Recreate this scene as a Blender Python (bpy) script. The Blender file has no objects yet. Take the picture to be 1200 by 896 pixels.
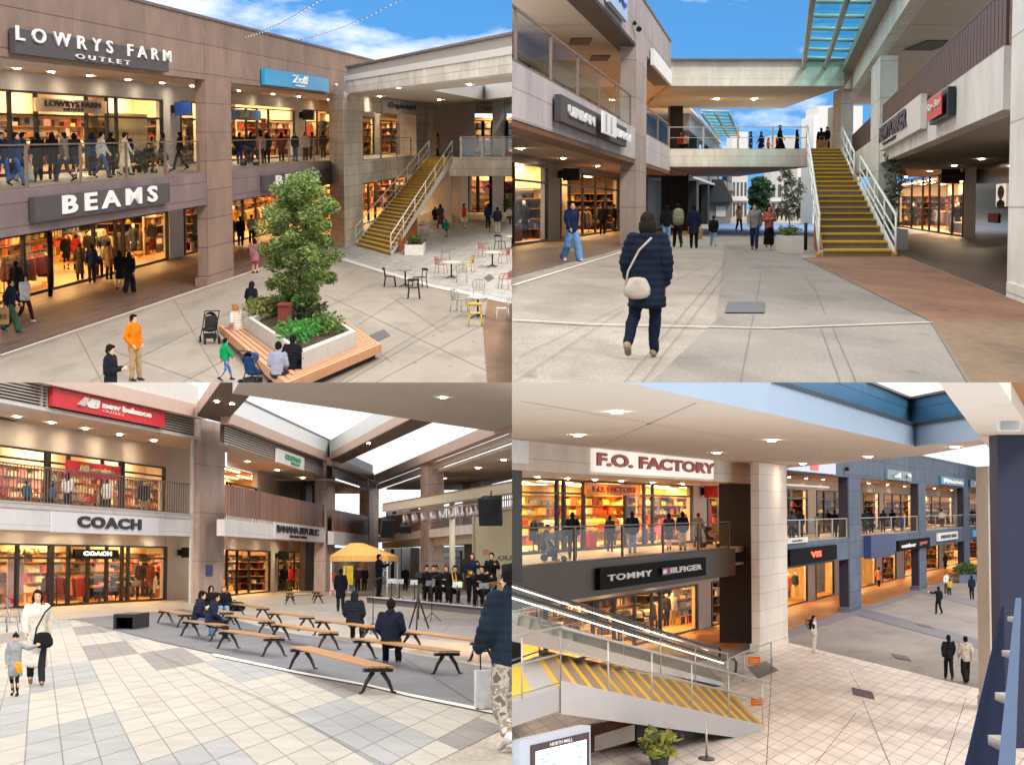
# Four shopping-court dioramas stand in a two by two stack before one camera.
import bpy, bmesh, math, random
from mathutils import Vector, Matrix, noise
rnd = random.Random(7)
R = math.radians
F, CX, CY = 2400.0, 600.0, 448.0          # lens in pixels of the 1200 px wide photograph
TH = R(8)                                 # pitch of the camera
sc = bpy.context.scene
COL = sc.collection
V = Vector
# ------------------------------------------------------------------ materials
MATS = {}
def srgb(c):
    if isinstance(c, str):
        c = c.lstrip('#'); c = [int(c[i:i+2], 16)/255 for i in (0, 2, 4)]
        c = [x/12.92 if x <= .04045 else ((x+.055)/1.055)**2.4 for x in c]
    return tuple(c[:3]) + (1,)
def newmat(key):
    m = bpy.data.materials.new(key); m.use_nodes = True
    nt = m.node_tree; b = nt.nodes['Principled BSDF']
    return m, nt, b
def setspec(b, rough, metal=0, spec=.4):
    b.inputs['Roughness'].default_value = rough; b.inputs['Metallic'].default_value = metal
    b.inputs['Specular IOR Level'].default_value = spec
def mat(key, col, rough=.65, var=.12, nsc=2.0, bump=0, metal=0, spec=.35, streak=False):
    """plain surface with slight procedural wear"""
    if key in MATS: return MATS[key]
    m, nt, b = newmat(key); N, L = nt.nodes, nt.links
    setspec(b, rough, metal, spec)
    c = srgb(col)
    tc = N.new('ShaderNodeTexCoord')
    mp = N.new('ShaderNodeMapping'); L.new(tc.outputs['Object'], mp.inputs[0])
    if streak: mp.inputs['Scale'].default_value = (2.5, .6, .15)
    nz = N.new('ShaderNodeTexNoise'); nz.inputs['Scale'].default_value = nsc; nz.inputs['Detail'].default_value = 6
    L.new(mp.outputs[0], nz.inputs['Vector'])
    mx = N.new('ShaderNodeMix'); mx.data_type = 'RGBA'
    mx.inputs[6].default_value = tuple(x*(1-var*1.6) for x in c[:3])+(1,)
    mx.inputs[7].default_value = tuple(min(1, x*(1+var*1.6)) for x in c[:3])+(1,)
    L.new(nz.outputs['Fac'], mx.inputs[0])
    oi = N.new('ShaderNodeObjectInfo'); hs = N.new('ShaderNodeHueSaturation'); mr = N.new('ShaderNodeMapRange'); mr.inputs[3].default_value = .88; mr.inputs[4].default_value = 1.1
    L.new(oi.outputs['Random'], mr.inputs[0]); L.new(mr.outputs[0], hs.inputs['Value']); L.new(mx.outputs[2], hs.inputs['Color']); L.new(hs.outputs[0], b.inputs['Base Color'])
    if 'leaf' in key:
        tr = N.new('ShaderNodeBsdfTranslucent'); ms = N.new('ShaderNodeMixShader'); ms.inputs[0].default_value = .35; L.new(hs.outputs[0], tr.inputs[0])
        L.new(b.outputs[0], ms.inputs[1]); L.new(tr.outputs[0], ms.inputs[2]); L.new(ms.outputs[0], N['Material Output'].inputs[0])
    if bump:
        bp = N.new('ShaderNodeBump'); bp.inputs['Strength'].default_value = bump; bp.inputs['Distance'].default_value = .02
        n2 = N.new('ShaderNodeTexNoise'); n2.inputs['Scale'].default_value = nsc*12; L.new(tc.outputs['Object'], n2.inputs['Vector'])
        L.new(n2.outputs['Fac'], bp.inputs['Height']); L.new(bp.outputs[0], b.inputs['Normal'])
    MATS[key] = m; return m
def panels(key, col, line, w, h, lw=.02, rough=.6, var=.06, off=0, col2=None, nsc=1.5, lwsoft=.1, wear=.0, spec=.35):
    """sheet of panels or tiles laid out in the UV map (metres)"""
    if key in MATS: return MATS[key]
    m, nt, b = newmat(key); N, L = nt.nodes, nt.links
    setspec(b, rough, 0, spec)
    uv = N.new('ShaderNodeUVMap')
    br = N.new('ShaderNodeTexBrick'); br.offset = off; br.squash = 1
    var *= 1.7; c = srgb(col)[:3]; c2 = srgb(col2)[:3] if col2 else tuple(x*(1+var) for x in c)
    br.inputs['Color1'].default_value = tuple(x*(1-var) for x in c)+(1,)
    br.inputs['Color2'].default_value = tuple(c2)+(1,)
    br.inputs['Mortar'].default_value = srgb(line)
    br.inputs['Scale'].default_value = 1; br.inputs['Brick Width'].default_value = w; br.inputs['Row Height'].default_value = h
    br.inputs['Mortar Size'].default_value = lw; br.inputs['Mortar Smooth'].default_value = lwsoft; br.inputs['Bias'].default_value = 0
    L.new(uv.outputs[0], br.inputs['Vector'])
    tc = N.new('ShaderNodeTexCoord')
    mp = N.new('ShaderNodeMapping'); mp.inputs['Scale'].default_value = (1, .3, .3); L.new(tc.outputs['Object'], mp.inputs[0])
    nz = N.new('ShaderNodeTexNoise'); nz.inputs['Scale'].default_value = nsc; nz.inputs['Detail'].default_value = 8; nz.inputs['Roughness'].default_value = .65
    L.new(mp.outputs[0], nz.inputs['Vector'])
    rp = N.new('ShaderNodeMapRange'); rp.inputs[1].default_value = .3; rp.inputs[2].default_value = .7
    rp.inputs[3].default_value = 1-.13-wear*1.3; rp.inputs[4].default_value = 1+.1+wear*.5
    L.new(nz.outputs['Fac'], rp.inputs[0])
    mu = N.new('ShaderNodeMix'); mu.data_type = 'RGBA'; mu.blend_type = 'MULTIPLY'; mu.inputs[0].default_value = 1
    L.new(br.outputs['Color'], mu.inputs[6]); L.new(rp.outputs[0], mu.inputs[7]); L.new(mu.outputs[2], b.inputs['Base Color'])
    bp = N.new('ShaderNodeBump'); bp.inputs['Strength'].default_value = .15; bp.inputs['Distance'].default_value = .01; bp.invert = True
    L.new(br.outputs['Fac'], bp.inputs['Height']); L.new(bp.outputs[0], b.inputs['Normal'])
    MATS[key] = m; return m
def stone(key, col, dark, rough=.8, sc1=.35, sc2=40, spec=.25):
    """stained concrete or worn brown paving"""
    if key in MATS: return MATS[key]
    m, nt, b = newmat(key); N, L = nt.nodes, nt.links
    setspec(b, rough, 0, spec)
    tc = N.new('ShaderNodeTexCoord')
    n1 = N.new('ShaderNodeTexNoise'); n1.inputs['Scale'].default_value = sc1; n1.inputs['Detail'].default_value = 10; n1.inputs['Roughness'].default_value = .7
    n2 = N.new('ShaderNodeTexNoise'); n2.inputs['Scale'].default_value = sc2; n2.inputs['Detail'].default_value = 3
    mp = N.new('ShaderNodeMapping'); mp.inputs['Scale'].default_value = (1, .25, 1)
    L.new(tc.outputs['Object'], mp.inputs[0]); L.new(mp.outputs[0], n1.inputs['Vector']); L.new(mp.outputs[0], n2.inputs['Vector'])
    mr = N.new('ShaderNodeMapRange'); mr.inputs[1].default_value = .32; mr.inputs[2].default_value = .68
    L.new(n1.outputs['Fac'], mr.inputs[0])
    mx = N.new('ShaderNodeMix'); mx.data_type = 'RGBA'; mx.inputs[6].default_value = srgb(dark); mx.inputs[7].default_value = srgb(col)
    L.new(mr.outputs[0], mx.inputs[0])
    m2 = N.new('ShaderNodeMix'); m2.data_type = 'RGBA'; m2.blend_type = 'MULTIPLY'; m2.inputs[0].default_value = .5
    r2 = N.new('ShaderNodeMapRange'); r2.inputs[1].default_value = .3; r2.inputs[2].default_value = .7; r2.inputs[3].default_value = .6; r2.inputs[4].default_value = 1.15
    L.new(n2.outputs['Fac'], r2.inputs[0]); L.new(mx.outputs[2], m2.inputs[6]); L.new(r2.outputs[0], m2.inputs[7])
    vo = N.new('ShaderNodeTexVoronoi'); vo.inputs['Scale'].default_value = 1.3; L.new(mp.outputs[0], vo.inputs['Vector'])
    n3 = N.new('ShaderNodeTexNoise'); n3.inputs['Scale'].default_value = .9; n3.inputs['Detail'].default_value = 5; L.new(mp.outputs[0], n3.inputs['Vector'])
    st = N.new('ShaderNodeMapRange'); st.inputs[1].default_value = .05; st.inputs[2].default_value = .11; st.inputs[3].default_value = .68; st.inputs[4].default_value = 1; L.new(vo.outputs['Distance'], st.inputs[0])
    s2 = N.new('ShaderNodeMapRange'); s2.inputs[1].default_value = .36; s2.inputs[2].default_value = .46; s2.inputs[3].default_value = .84; s2.inputs[4].default_value = 1; L.new(n3.outputs['Fac'], s2.inputs[0])
    mm = N.new('ShaderNodeMath'); mm.operation = 'MULTIPLY'; L.new(st.outputs[0], mm.inputs[0]); L.new(s2.outputs[0], mm.inputs[1])
    m3 = N.new('ShaderNodeMix'); m3.data_type = 'RGBA'; m3.blend_type = 'MULTIPLY'; m3.inputs[0].default_value = 1; L.new(m2.outputs[2], m3.inputs[6]); L.new(mm.outputs[0], m3.inputs[7])
    L.new(m3.outputs[2], b.inputs['Base Color'])
    MATS[key] = m; return m
def glow(key, col, st):
    if key in MATS: return MATS[key]
    m, nt, b = newmat(key)
    b.inputs['Base Color'].default_value = srgb(col); b.inputs['Emission Color'].default_value = srgb(col); b.inputs['Emission Strength'].default_value = st
    MATS[key] = m; return m
def glassmat(key, col=(1, 1, 1), refl=.08, rough=.02):
    if key in MATS: return MATS[key]
    m = bpy.data.materials.new(key); m.use_nodes = True; nt = m.node_tree; N, L = nt.nodes, nt.links
    for n in list(N): N.remove(n)
    o = N.new('ShaderNodeOutputMaterial'); t = N.new('ShaderNodeBsdfTransparent'); g = N.new('ShaderNodeBsdfGlossy'); x = N.new('ShaderNodeMixShader')
    t.inputs[0].default_value = srgb(col); g.inputs['Roughness'].default_value = rough; x.inputs[0].default_value = refl
    L.new(t.outputs[0], x.inputs[1]); L.new(g.outputs[0], x.inputs[2]); L.new(x.outputs[0], o.inputs[0])
    MATS[key] = m; return m
def cloth(col):
    return mat('cloth '+str(col), col, .85, .28, 7, bump=.35, spec=.15)
def plaid(key, a, bcol, s=14):
    if key in MATS: return MATS[key]
    m, nt, b = newmat(key); N, L = nt.nodes, nt.links; setspec(b, .85, 0, .15)
    tc = N.new('ShaderNodeTexCoord'); w1 = N.new('ShaderNodeTexWave'); w2 = N.new('ShaderNodeTexWave')
    w1.inputs['Scale'].default_value = s; w2.inputs['Scale'].default_value = s; w2.bands_direction = 'Z'
    L.new(tc.outputs['Object'], w1.inputs[0]); L.new(tc.outputs['Object'], w2.inputs[0])
    ad = N.new('ShaderNodeMath'); ad.operation = 'MAXIMUM'; L.new(w1.outputs['Fac'], ad.inputs[0]); L.new(w2.outputs['Fac'], ad.inputs[1])
    gt = N.new('ShaderNodeMapRange'); gt.inputs[1].default_value = .8; gt.inputs[2].default_value = .95; L.new(ad.outputs[0], gt.inputs[0])
    mx = N.new('ShaderNodeMix'); mx.data_type = 'RGBA'; mx.inputs[6].default_value = srgb(a); mx.inputs[7].default_value = srgb(bcol)
    L.new(gt.outputs[0], mx.inputs[0]); L.new(mx.outputs[2], b.inputs['Base Color']); MATS[key] = m; return m
# ------------------------------------------------------------------ mesh builder
class MB:
    def __init__(s): s.v = []; s.f = []; s.m = []; s.uv = []; s.sm = []
    def face(s, pts, mi=0, uv=None, smooth=False):
        i = len(s.v); s.v += [V(p) for p in pts]; s.f.append(tuple(range(i, i+len(pts)))); s.m.append(mi); s.uv.append(uv); s.sm.append(smooth)
    def hexa(s, b, t, mi=0, uvs=None):
        """b, t: four bottom and four top corners in the same order"""
        n = len(b)
        s.face(list(reversed(b)), mi); s.face(t, mi)
        for i in range(n):
            j = (i+1) % n; s.face([b[i], b[j], t[j], t[i]], mi)
    def box(s, x0, x1, y0, y1, z0, z1, mi=0):
        b = [V((x0, y0, z0)), V((x1, y0, z0)), V((x1, y1, z0)), V((x0, y1, z0))]
        s.hexa(b, [p+V((0, 0, z1-z0)) for p in b], mi)
    def ring(s, c, u, w, rx, ry, n): return [c+u*(rx*math.cos(2*math.pi*k/n))+w*(ry*math.sin(2*math.pi*k/n)) for k in range(n)]
    def loft(s, rings, mi=0, caps=True, smooth=True):
        i0 = len(s.v); n = len(rings[0])
        for r in rings: s.v += r
        def add(f, sm=smooth): s.f.append(f); s.m.append(mi); s.uv.append(None); s.sm.append(sm)
        for k in range(len(rings)-1):
            for j in range(n):
                a, b = i0+k*n+j, i0+k*n+(j+1) % n; add((a, b, b+n, a+n))
        if caps:
            add(tuple(reversed(range(i0, i0+n)))); add(tuple(range(i0+(len(rings)-1)*n, i0+len(rings)*n)))
    def tube(s, pts, r, n=6, mi=0, caps=True):
        pts = [V(p) for p in pts]; rr = r if isinstance(r, (list, tuple)) else [r]*len(pts); rings = []
        for k, p in enumerate(pts):
            d = (pts[min(k+1, len(pts)-1)]-pts[max(k-1, 0)])
            d = d.normalized() if d.length > 1e-9 else V((0, 0, 1))
            ref = V((1, 0, 0)) if abs(d.x) < .8 else V((0, 1, 0))
            w = d.cross(ref).normalized(); u = w.cross(d)
            rings.append(s.ring(p, u, w, rr[k], rr[k], n))
        s.loft(rings, mi, caps)
    def chain(s, pts, rad, n=10, mi=0, cap=1):
        """closed limb with rounded ends; rad entries r or (rx, ry) with rx along X"""
        pts = [V(p) for p in pts]; rr = [(r, r) if not isinstance(r, tuple) else r for r in rad]
        d0 = (pts[1]-pts[0]).normalized(); d1 = (pts[-1]-pts[-2]).normalized()
        m0, m1 = min(rr[0]), min(rr[-1])
        P = [pts[0]-d0*m0*.9*cap, pts[0]-d0*m0*.6*cap]+pts+[pts[-1]+d1*m1*.6, pts[-1]+d1*m1*.9]
        Q = [tuple(x*.35 for x in rr[0]), tuple(x*.78 for x in rr[0])]+rr+[tuple(x*.78 for x in rr[-1]), tuple(x*.35 for x in rr[-1])]
        rings = []
        for k, p in enumerate(P):
            d = (P[min(k+1, len(P)-1)]-P[max(k-1, 0)]).normalized()
            ref = V((1, 0, 0)) if abs(d.x) < .9 else V((0, 1, 0))
            w = d.cross(ref).normalized(); u = w.cross(d)
            rings.append(s.ring(p, u, w, Q[k][0], Q[k][1], n))
        s.loft(rings, mi)
    def ell(s, c, r, n=10, m=7, mi=0, rot=None):
        c = V(c); rings = []
        for k in range(m+1):
            a = -math.pi/2+math.pi*(k+.02)/(m+.04) if k in (0, m) else -math.pi/2+math.pi*k/m
            z, q = math.sin(a), max(.04, math.cos(a)); ring = []
            for j in range(n):
                t = 2*math.pi*j/n; p = V((r[0]*q*math.cos(t), r[1]*q*math.sin(t), r[2]*z))
                if rot: p = rot @ p
                ring.append(c+p)
            rings.append(ring)
        s.loft(rings, mi)
    def mesh(s, name, mats):
        me = bpy.data.meshes.new(name); me.from_pydata(s.v, [], s.f)
        for m in (mats if isinstance(mats, (list, tuple)) else [mats]): me.materials.append(m)
        me.polygons.foreach_set('material_index', s.m); me.polygons.foreach_set('use_smooth', s.sm)
        if any(u is not None for u in s.uv):
            ul = me.uv_layers.new(name='UVMap'); k = 0
            for f, u in zip(s.f, s.uv):
                for j in range(len(f)): ul.data[k].uv = u[j] if u else (0, 0); k += 1
        me.update(); return me
# ------------------------------------------------------------------ courts
class Court:
    def __init__(s, name, h, yh, size, side):
        s.name, s.h, s.yh, s.side = name, h, yh, side
        s.a = math.atan((CY-yh)/F)
        s.M = Matrix.Rotation(TH+s.a, 4, 'X') @ Matrix.Scale(size, 4)
        s.size = size
    def ray(s, px, py):
        u, v = (px-CX)/F, (CY-py)/F; c, n = math.cos(s.a), math.sin(s.a)
        return V((u, c+n*v, -n+c*v))
    def g(s, px, py, z=None):
        z = -s.h if z is None else z; r = s.ray(px, py); return r*(z/r.z)
    def at(s, px, py, Y):
        r = s.ray(px, py); return r*(Y/r.y)
    def px(s, p):
        c, n = math.cos(s.a), math.sin(s.a); w = c*p[1]-n*p[2]; v = n*p[1]+c*p[2]
        return CX+F*p[0]/w, CY-F*v/w
    def ppm(s, p): return F/p[1]
class Wall:
    """vertical plane of a court: through the ground seen at (px, py), running towards vanishing point vp"""
    def __init__(s, C, px, py, vp=None, z=None, off=0, d=None, p0=None):
        s.C = C; p = p0 if p0 is not None else C.g(px, py, z)
        if d is None:
            d = C.ray(vp, C.yh); d.z = 0
        s.d = d.normalized(); n = V((s.d.y, -s.d.x, 0))
        if n.dot(-p) < 0: n = -n
        s.n = n; s.p0 = V((p.x, p.y, 0))+n*off
    def shift(s, off): return Wall(s.C, 0, 0, p0=s.p0+s.n*off, d=s.d)
    def t(s, px, z=0):
        C = s.C; u = (px-CX)/F; ca, sa = math.cos(C.a), math.sin(C.a)
        return (u*(ca*s.p0.y-sa*z)-s.p0.x)/(s.d.x-u*ca*s.d.y)
    def z(s, px, py):
        r = s.C.ray(px, py); k = s.n.dot(s.p0)/s.n.dot(r); return k*r.z
    def P(s, t, z, d=0): return s.p0+s.d*t+s.n*d+V((0, 0, z))
    def at(s, px, z, d=0):
        if abs(d) > .3: return s.shift(d).at(px, z)
        return s.P(s.t(px, z), z, d)
    def hit(s, px, py):
        r = s.C.ray(px, py); return r*(s.n.dot(s.p0)/s.n.dot(r))
    def box(s, mb, t0, t1, z0, z1, d0, d1, mi=0):
        if t0 > t1: t0, t1 = t1, t0
        if d0 > d1: d0, d1 = d1, d0
        c = {}
        for i, t in enumerate((t0, t1)):
            for j, z in enumerate((z0, z1)):
                for k, d in enumerate((d0, d1)): c[i, j, k] = s.P(t, z, d)
        def q(ids, uv): mb.face([c[i] for i in ids], mi, uv)
        w = [(t0, z0), (t1, z0), (t1, z1), (t0, z1)]
        q([(0,0,1),(1,0,1),(1,1,1),(0,1,1)], w); q([(0,0,0),(0,1,0),(1,1,0),(1,0,0)], [w[0], w[3], w[2], w[1]])
        e = [(d0*4, z0), (d0*4, z1), (d1*4, z1), (d1*4, z0)]
        q([(0,0,0),(0,0,1),(0,1,1),(0,1,0)], [e[0], e[3], e[2], e[1]]); q([(1,0,0),(1,1,0),(1,1,1),(1,0,1)], e)
        q([(0,1,0),(0,1,1),(1,1,1),(1,1,0)], [(t0, d0*4), (t0, d1*4), (t1, d1*4), (t1, d0*4)])
        q([(0,0,0),(1,0,0),(1,0,1),(0,0,1)], [(t0, d0*4), (t1, d0*4), (t1, d1*4), (t0, d1*4)])
    def pbox(s, mb, a, b, z0, z1, d0, d1, mi=0):
        zm = (z0+z1)/2; s.box(mb, s.t(a, zm), s.t(b, zm), z0, z1, d0, d1, mi)
ALLOBJ = []; SEED = 100
class Thing:
    """an Empty that parents its parts; part geometry is given in court metres"""
    def __init__(s, C, name, base, label, cat, group=None, rz=0, scale=1):
        s.C = C; s.B = V(base); o = bpy.data.objects.new(name, None); COL.objects.link(o); o.empty_display_size = .2
        o.matrix_world = C.M @ Matrix.Translation(s.B) @ Matrix.Rotation(rz, 4, 'Z') @ Matrix.Scale(scale, 4)
        o['label'] = label; o['category'] = cat
        if group: o['group'] = group
        s.o = o; ALLOBJ.append((o, C))
    def part(s, name, mb, mats, parent=None, local=False, kind=None, label=None):
        if not mb.v: return None
        if not local: mb.v = [p-s.B for p in mb.v]
        o = bpy.data.objects.new(name, mb.mesh(name, mats)); COL.objects.link(o); o.parent = parent or s.o; ALLOBJ.append((o, s.C))
        if kind: o['kind'] = kind
        if label: o['label'] = label
        return o
    def link(s, name, me, parent=None, mat=None, label=None):
        o = bpy.data.objects.new(name, me); COL.objects.link(o); o.parent = parent or s.o; ALLOBJ.append((o, s.C))
        if mat is not None:
            for i, m in enumerate(mat if isinstance(mat, (list, tuple)) else [mat]):
                o.material_slots[i].link = 'OBJECT'; o.material_slots[i].material = m
        if label: o['label'] = label
        return o
def solo(C, name, mb, mats, base, label=None, cat=None, group=None, kind=None):
    """a top-level object that is one mesh"""
    B = V(base); mb.v = [p-B for p in mb.v]
    o = bpy.data.objects.new(name, mb.mesh(name, mats)); COL.objects.link(o); o.matrix_world = C.M @ Matrix.Translation(B)
    if label: o['label'] = label
    if cat: o['category'] = cat
    if group: o['group'] = group
    if kind: o['kind'] = kind
    ALLOBJ.append((o, C)); return o
def sheet(C, name, pts, m, z=0, uvf=None, kind='structure'):
    """flat ground piece from pixel corners; z above ground"""
    mb = MB(); P = [C.g(*p, -C.h+z) if not isinstance(p, Vector) else p for p in pts]
    mb.face(P, 0, [uvf(p) for p in P] if uvf else [(p.x, p.y) for p in P])
    return solo(C, name, mb, m, P[0], kind=kind)
def gridmap(C, o, a, b, na, nb):
    """UV so that from ground pixel o to a is na tiles and o to b is nb tiles"""
    O = C.g(*o); A = C.g(*a)-O; B = C.g(*b)-O; det = A.x*B.y-A.y*B.x
    def f(p):
        q = p-O; return (na*(q.x*B.y-q.y*B.x)/det, nb*(A.x*q.y-A.y*q.x)/det)
    return f
def strip(C, mb, a, b, w, z, mi=0):
    """thin painted or cut line on the ground between two pixels, w metres wide"""
    A, B = C.g(*a, -C.h+z), C.g(*b, -C.h+z); d = (B-A).normalized(); n = V((d.y, -d.x, 0))*w/2
    # widen with the deep plan so the line keeps its width across the view
    mb.face([A-n, B-n, B+n, A+n], mi)
# ------------------------------------------------------------------ lettering
FONTMESH = {}
def text_verts(txt, bold=.0, shear=0.0, space=1.0):
    k = (txt, bold, shear, space)
    if k in FONTMESH: return FONTMESH[k]
    cu = bpy.data.curves.new('lettering', 'FONT'); cu.body = txt; cu.offset = bold; cu.shear = shear; cu.space_character = space; cu.resolution_u = 3
    ob = bpy.data.objects.new('lettering', cu); COL.objects.link(ob)
    dg = bpy.context.evaluated_depsgraph_get(); me = bpy.data.meshes.new_from_object(ob.evaluated_get(dg))
    vs = [v.co.copy() for v in me.vertices]; fs = [tuple(p.vertices) for p in me.polygons]
    bpy.data.objects.remove(ob); bpy.data.meshes.remove(me); bpy.data.curves.remove(cu)
    x0, x1 = min(v.x for v in vs), max(v.x for v in vs); y0, y1 = min(v.y for v in vs), max(v.y for v in vs)
    FONTMESH[k] = ([((v.x-x0)/(x1-x0), (v.y-y0)/(y1-y0)) for v in vs], fs); return FONTMESH[k]
def lettering(mb, fn, txt, a, b, lo, hi, d, th=.04, mi=0, bold=.01, shear=0, space=1.0):
    """txt filling [a,b]x[lo,hi] of surface function fn(s, z, d), raised th in front of d"""
    vs, fs = text_verts(txt, bold, shear, space); i = len(mb.v)
    mb.v += [fn(a+(b-a)*x, lo+(hi-lo)*y, d+th) for x, y in vs]
    for f in fs: mb.f.append(tuple(i+k for k in f)); mb.m.append(mi); mb.uv.append(None); mb.sm.append(False)
    j = len(mb.v); mb.v += [fn(a+(b-a)*x, lo+(hi-lo)*y, d) for x, y in vs]
    cnt = {}
    for f in fs:
        for k in range(len(f)): cnt[(f[k], f[(k+1) % len(f)])] = 1
    for (p, q) in cnt:
        if (q, p) not in cnt: mb.f.append((i+p, j+p, j+q, i+q)); mb.m.append(mi); mb.uv.append(None); mb.sm.append(False)
def sign(C, W, a, b, z0, z1, off, th, board, lines, label, name='shop_sign', cat='sign', group=None, extra=None):
    """board on wall W between pixel columns a and b; lines = (text, rel x0, x1, rel z0, z1, material, bold[, shear, thickness])"""
    zm = (z0+z1)/2; ta, tb = W.t(a, zm), W.t(b, zm)
    th = min(th, .17); T = Thing(C, name, W.P(ta, z0, off), label, cat, group)
    if board:
        mb = MB(); W.box(mb, ta, tb, z0, z1, off, off+th); T.part('board', mb, board)
    for L in lines:
        txt, x0, x1, y0, y1, m, bold = L[:7]; x0, x1 = [(W.t(x, zm)-ta)/(tb-ta) if abs(x) > 1.6 else x for x in (x0, x1)]; sh = L[7] if len(L) > 7 else 0; tk = L[8] if len(L) > 8 else .05; sp = L[9] if len(L) > 9 else 1; tk = min(tk, .05)
        mb = MB(); lettering(mb, W.P, txt, ta+(tb-ta)*x0, ta+(tb-ta)*x1, z0+(z1-z0)*y0, z0+(z1-z0)*y1, off+th+.004, tk, 0, bold, sh, sp)
        T.part('lettering', mb, m)
    if extra: extra(T, lambda x: ta+(tb-ta)*x, lambda y: z0+(z1-z0)*y)
    return T
# ------------------------------------------------------------------ architecture helpers
BLK = mat('black frame metal', '#17140f', .4, .1)
GLASS = glassmat('shop window glass', (.97, .98, .98), .085)
RAILGLASS = glassmat('balustrade glass', (.88, .95, .96), .1)
STEEL = mat('brushed steel', '#b9b2a8', .35, .08, metal=.7)
BRONZE = mat('bronze rail metal', '#8d7464', .4, .08, metal=.5)
WHITEM = mat('white painted steel', '#ecebe6', .4, .05)
YEL = mat('yellow nosing', '#d8a818', .6, .1, 6)
WARM = glow('warm shop ceiling lamp', '#ffca80', 46)
WARM2 = glow('white shop ceiling lamp', '#ffdca8', 44)
SPOT = glow('downlight lens', '#ffeccb', 110)  # glowing lens; several arcade rows are extra lamps added to brighten the soffits
MERCH = [mat('goods %d' % i, c, .7, .25, 9) for i, c in enumerate(['#7a1d18', '#c9b79a', '#23262e', '#d8d2c4', '#8a5a2b', '#3d4a63', '#b8472a', '#5a5f4a', '#e3c25a', '#46281c', '#9a8f86', '#c98f86', '#1a1715', '#6e7f8f'])]
def storefront(T, W, a, b, z0, z1, mull=(), trans=None, door=(), depth=6.0, wallcol='#dccdb4', floorcol='#a5743c', lamp=WARM, zc=None, top=None, bw=.09, glass=True, fill=True, colors=None, st=4):
    """framed glazing on wall plane W from pixel a to b with a lit interior behind; a part of building T"""
    global SEED
    zm = (z0+z1)/2; f = MB(); ta, tb = W.t(a, zm), W.t(b, zm); k = 3.0
    cols = [a]+list(mull)+[b]
    W.box(f, ta, tb, z1-bw, z1, -.08, .04); W.box(f, ta, tb, z0, z0+bw*1.3, -.08, .04)
    if trans is not None: W.box(f, ta, tb, trans-bw/2, trans+bw/2, -.075, .035)
    for c in cols:
        t = W.t(c, zm); W.box(f, t-bw*k/2, t+bw*k/2, z0+.001, z1-.001, -.085, .05)
    fr = T.part('shop_window', f, BLK)
    if glass:
        for c0, c1 in zip(cols[:-1], cols[1:]):
            if (c0, c1) in door: continue
            g = MB(); t0, t1 = W.t(c0, zm)+bw*k/2, W.t(c1, zm)-bw*k/2
            g.face([W.P(t0, z0+bw, -.03), W.P(t1, z0+bw, -.03), W.P(t1, z1-bw, -.03), W.P(t0, z1-bw, -.03)])
            T.part('pane', g, GLASS, fr)
    # interior shell
    if zc is None: zc = z1+.25
    zc -= (SEED % 6)*.004
    i = MB(); e = st; A, B_ = ta-.2, tb+e*2.5; zf_ = z0+.012+(SEED % 6)*.003
    i.face([W.P(A, z0, -depth), W.P(B_, z0, -depth), W.P(B_, zc, -depth), W.P(A, zc, -depth)])
    i.face([W.P(B_, z0, -.1), W.P(B_, z0, -depth), W.P(B_, zc, -depth), W.P(B_, zc, -.1)])
    i.face([W.P(A, zf_, -.05), W.P(B_, zf_, -.05), W.P(B_, zf_, -depth), W.P(A, zf_, -depth)], 1)
    i.face([W.P(A, zc, -.1), W.P(B_, zc, -.1), W.P(B_, zc, -depth), W.P(A, zc, -depth)], 2)
    T.part('shop_interior', i, [mat('interior wall '+wallcol, wallcol, .7, .08), mat('interior floor '+floorcol, floorcol, .45, .12, 3), mat('interior ceiling', '#e9dcc6', .8)])
    n = max(1, int(abs(B_-A)/9))
    for q in range(n):
        for dd in (.08, .42, .76):
            l = MB(); t0 = A+(B_-A)*(q+.25)/n; t1 = A+(B_-A)*(q+.75)/n; d0 = -.2-(depth-.2)*(dd+.04); d1 = d0-depth*.05
            l.face([W.P(t0, zc-.02, d0), W.P(t1, zc-.02, d0), W.P(t1, zc-.02, d1), W.P(t0, zc-.02, d1)]); T.part('ceiling_lamp', l, lamp)
    SEED += 1
    if fill:
        r = random.Random(SEED); g = MB(); rows = 5; zt_ = z0+min(z1-z0, 2.5); rh = (zt_-z0)/rows
        def bx(t0, t1, d0, d1, a, b, mi): W.box(g, t0, t1, a, b, d0, d1, mi)
        wood = len(MERCH)
        for k in range(1, rows+1):
            bx(A+.3, B_-.3, -depth+.01, -depth+.42, z0+k*rh-.03, z0+k*rh, wood); bx(B_-2.2, B_-.05, -depth+.45, -.5, z0+k*rh-.03, z0+k*rh, wood)
        pal = colors or list(range(wood)); cc = r.choice(pal)
        for k in range(rows):
            zb = z0+k*rh+.001; hang = k in (0, 2) and r.random() < .6
            for ax in (0, 1):
                p, q = (A+.5, B_-3) if ax == 0 else (.55, depth-.7); step = (1.0 if ax == 0 else .24)
                while p < q:
                    if r.random() < .35: cc = r.choice(pal)
                    if r.random() < .12: p += step*r.uniform(.5, 1.5); continue
                    w = step*(r.uniform(.18, .4) if hang else r.uniform(.5, 1.6)); hh = rh*(r.uniform(.75, .95) if hang else r.uniform(.25, .85)); cq = cc if r.random() < .7 else r.choice(pal)
                    if ax == 0: bx(p, p+w*.86, -depth+.05, -depth+r.uniform(.22, .4), zb+(rh*.02 if not hang else rh*.94-hh), zb+(hh if not hang else rh*.94), cq)
                    else: bx(B_-r.uniform(1.0, 2.0), B_-.1, -p-w*.86, -p, zb+(rh*.02 if not hang else rh*.94-hh), zb+(hh if not hang else rh*.94), cq)
                    p += w
        T.part('wall_shelving', g, MERCH+[mat('shelf wood', '#8c5f34', .5, .15, 4)], kind='stuff')
    return ta, tb
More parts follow.
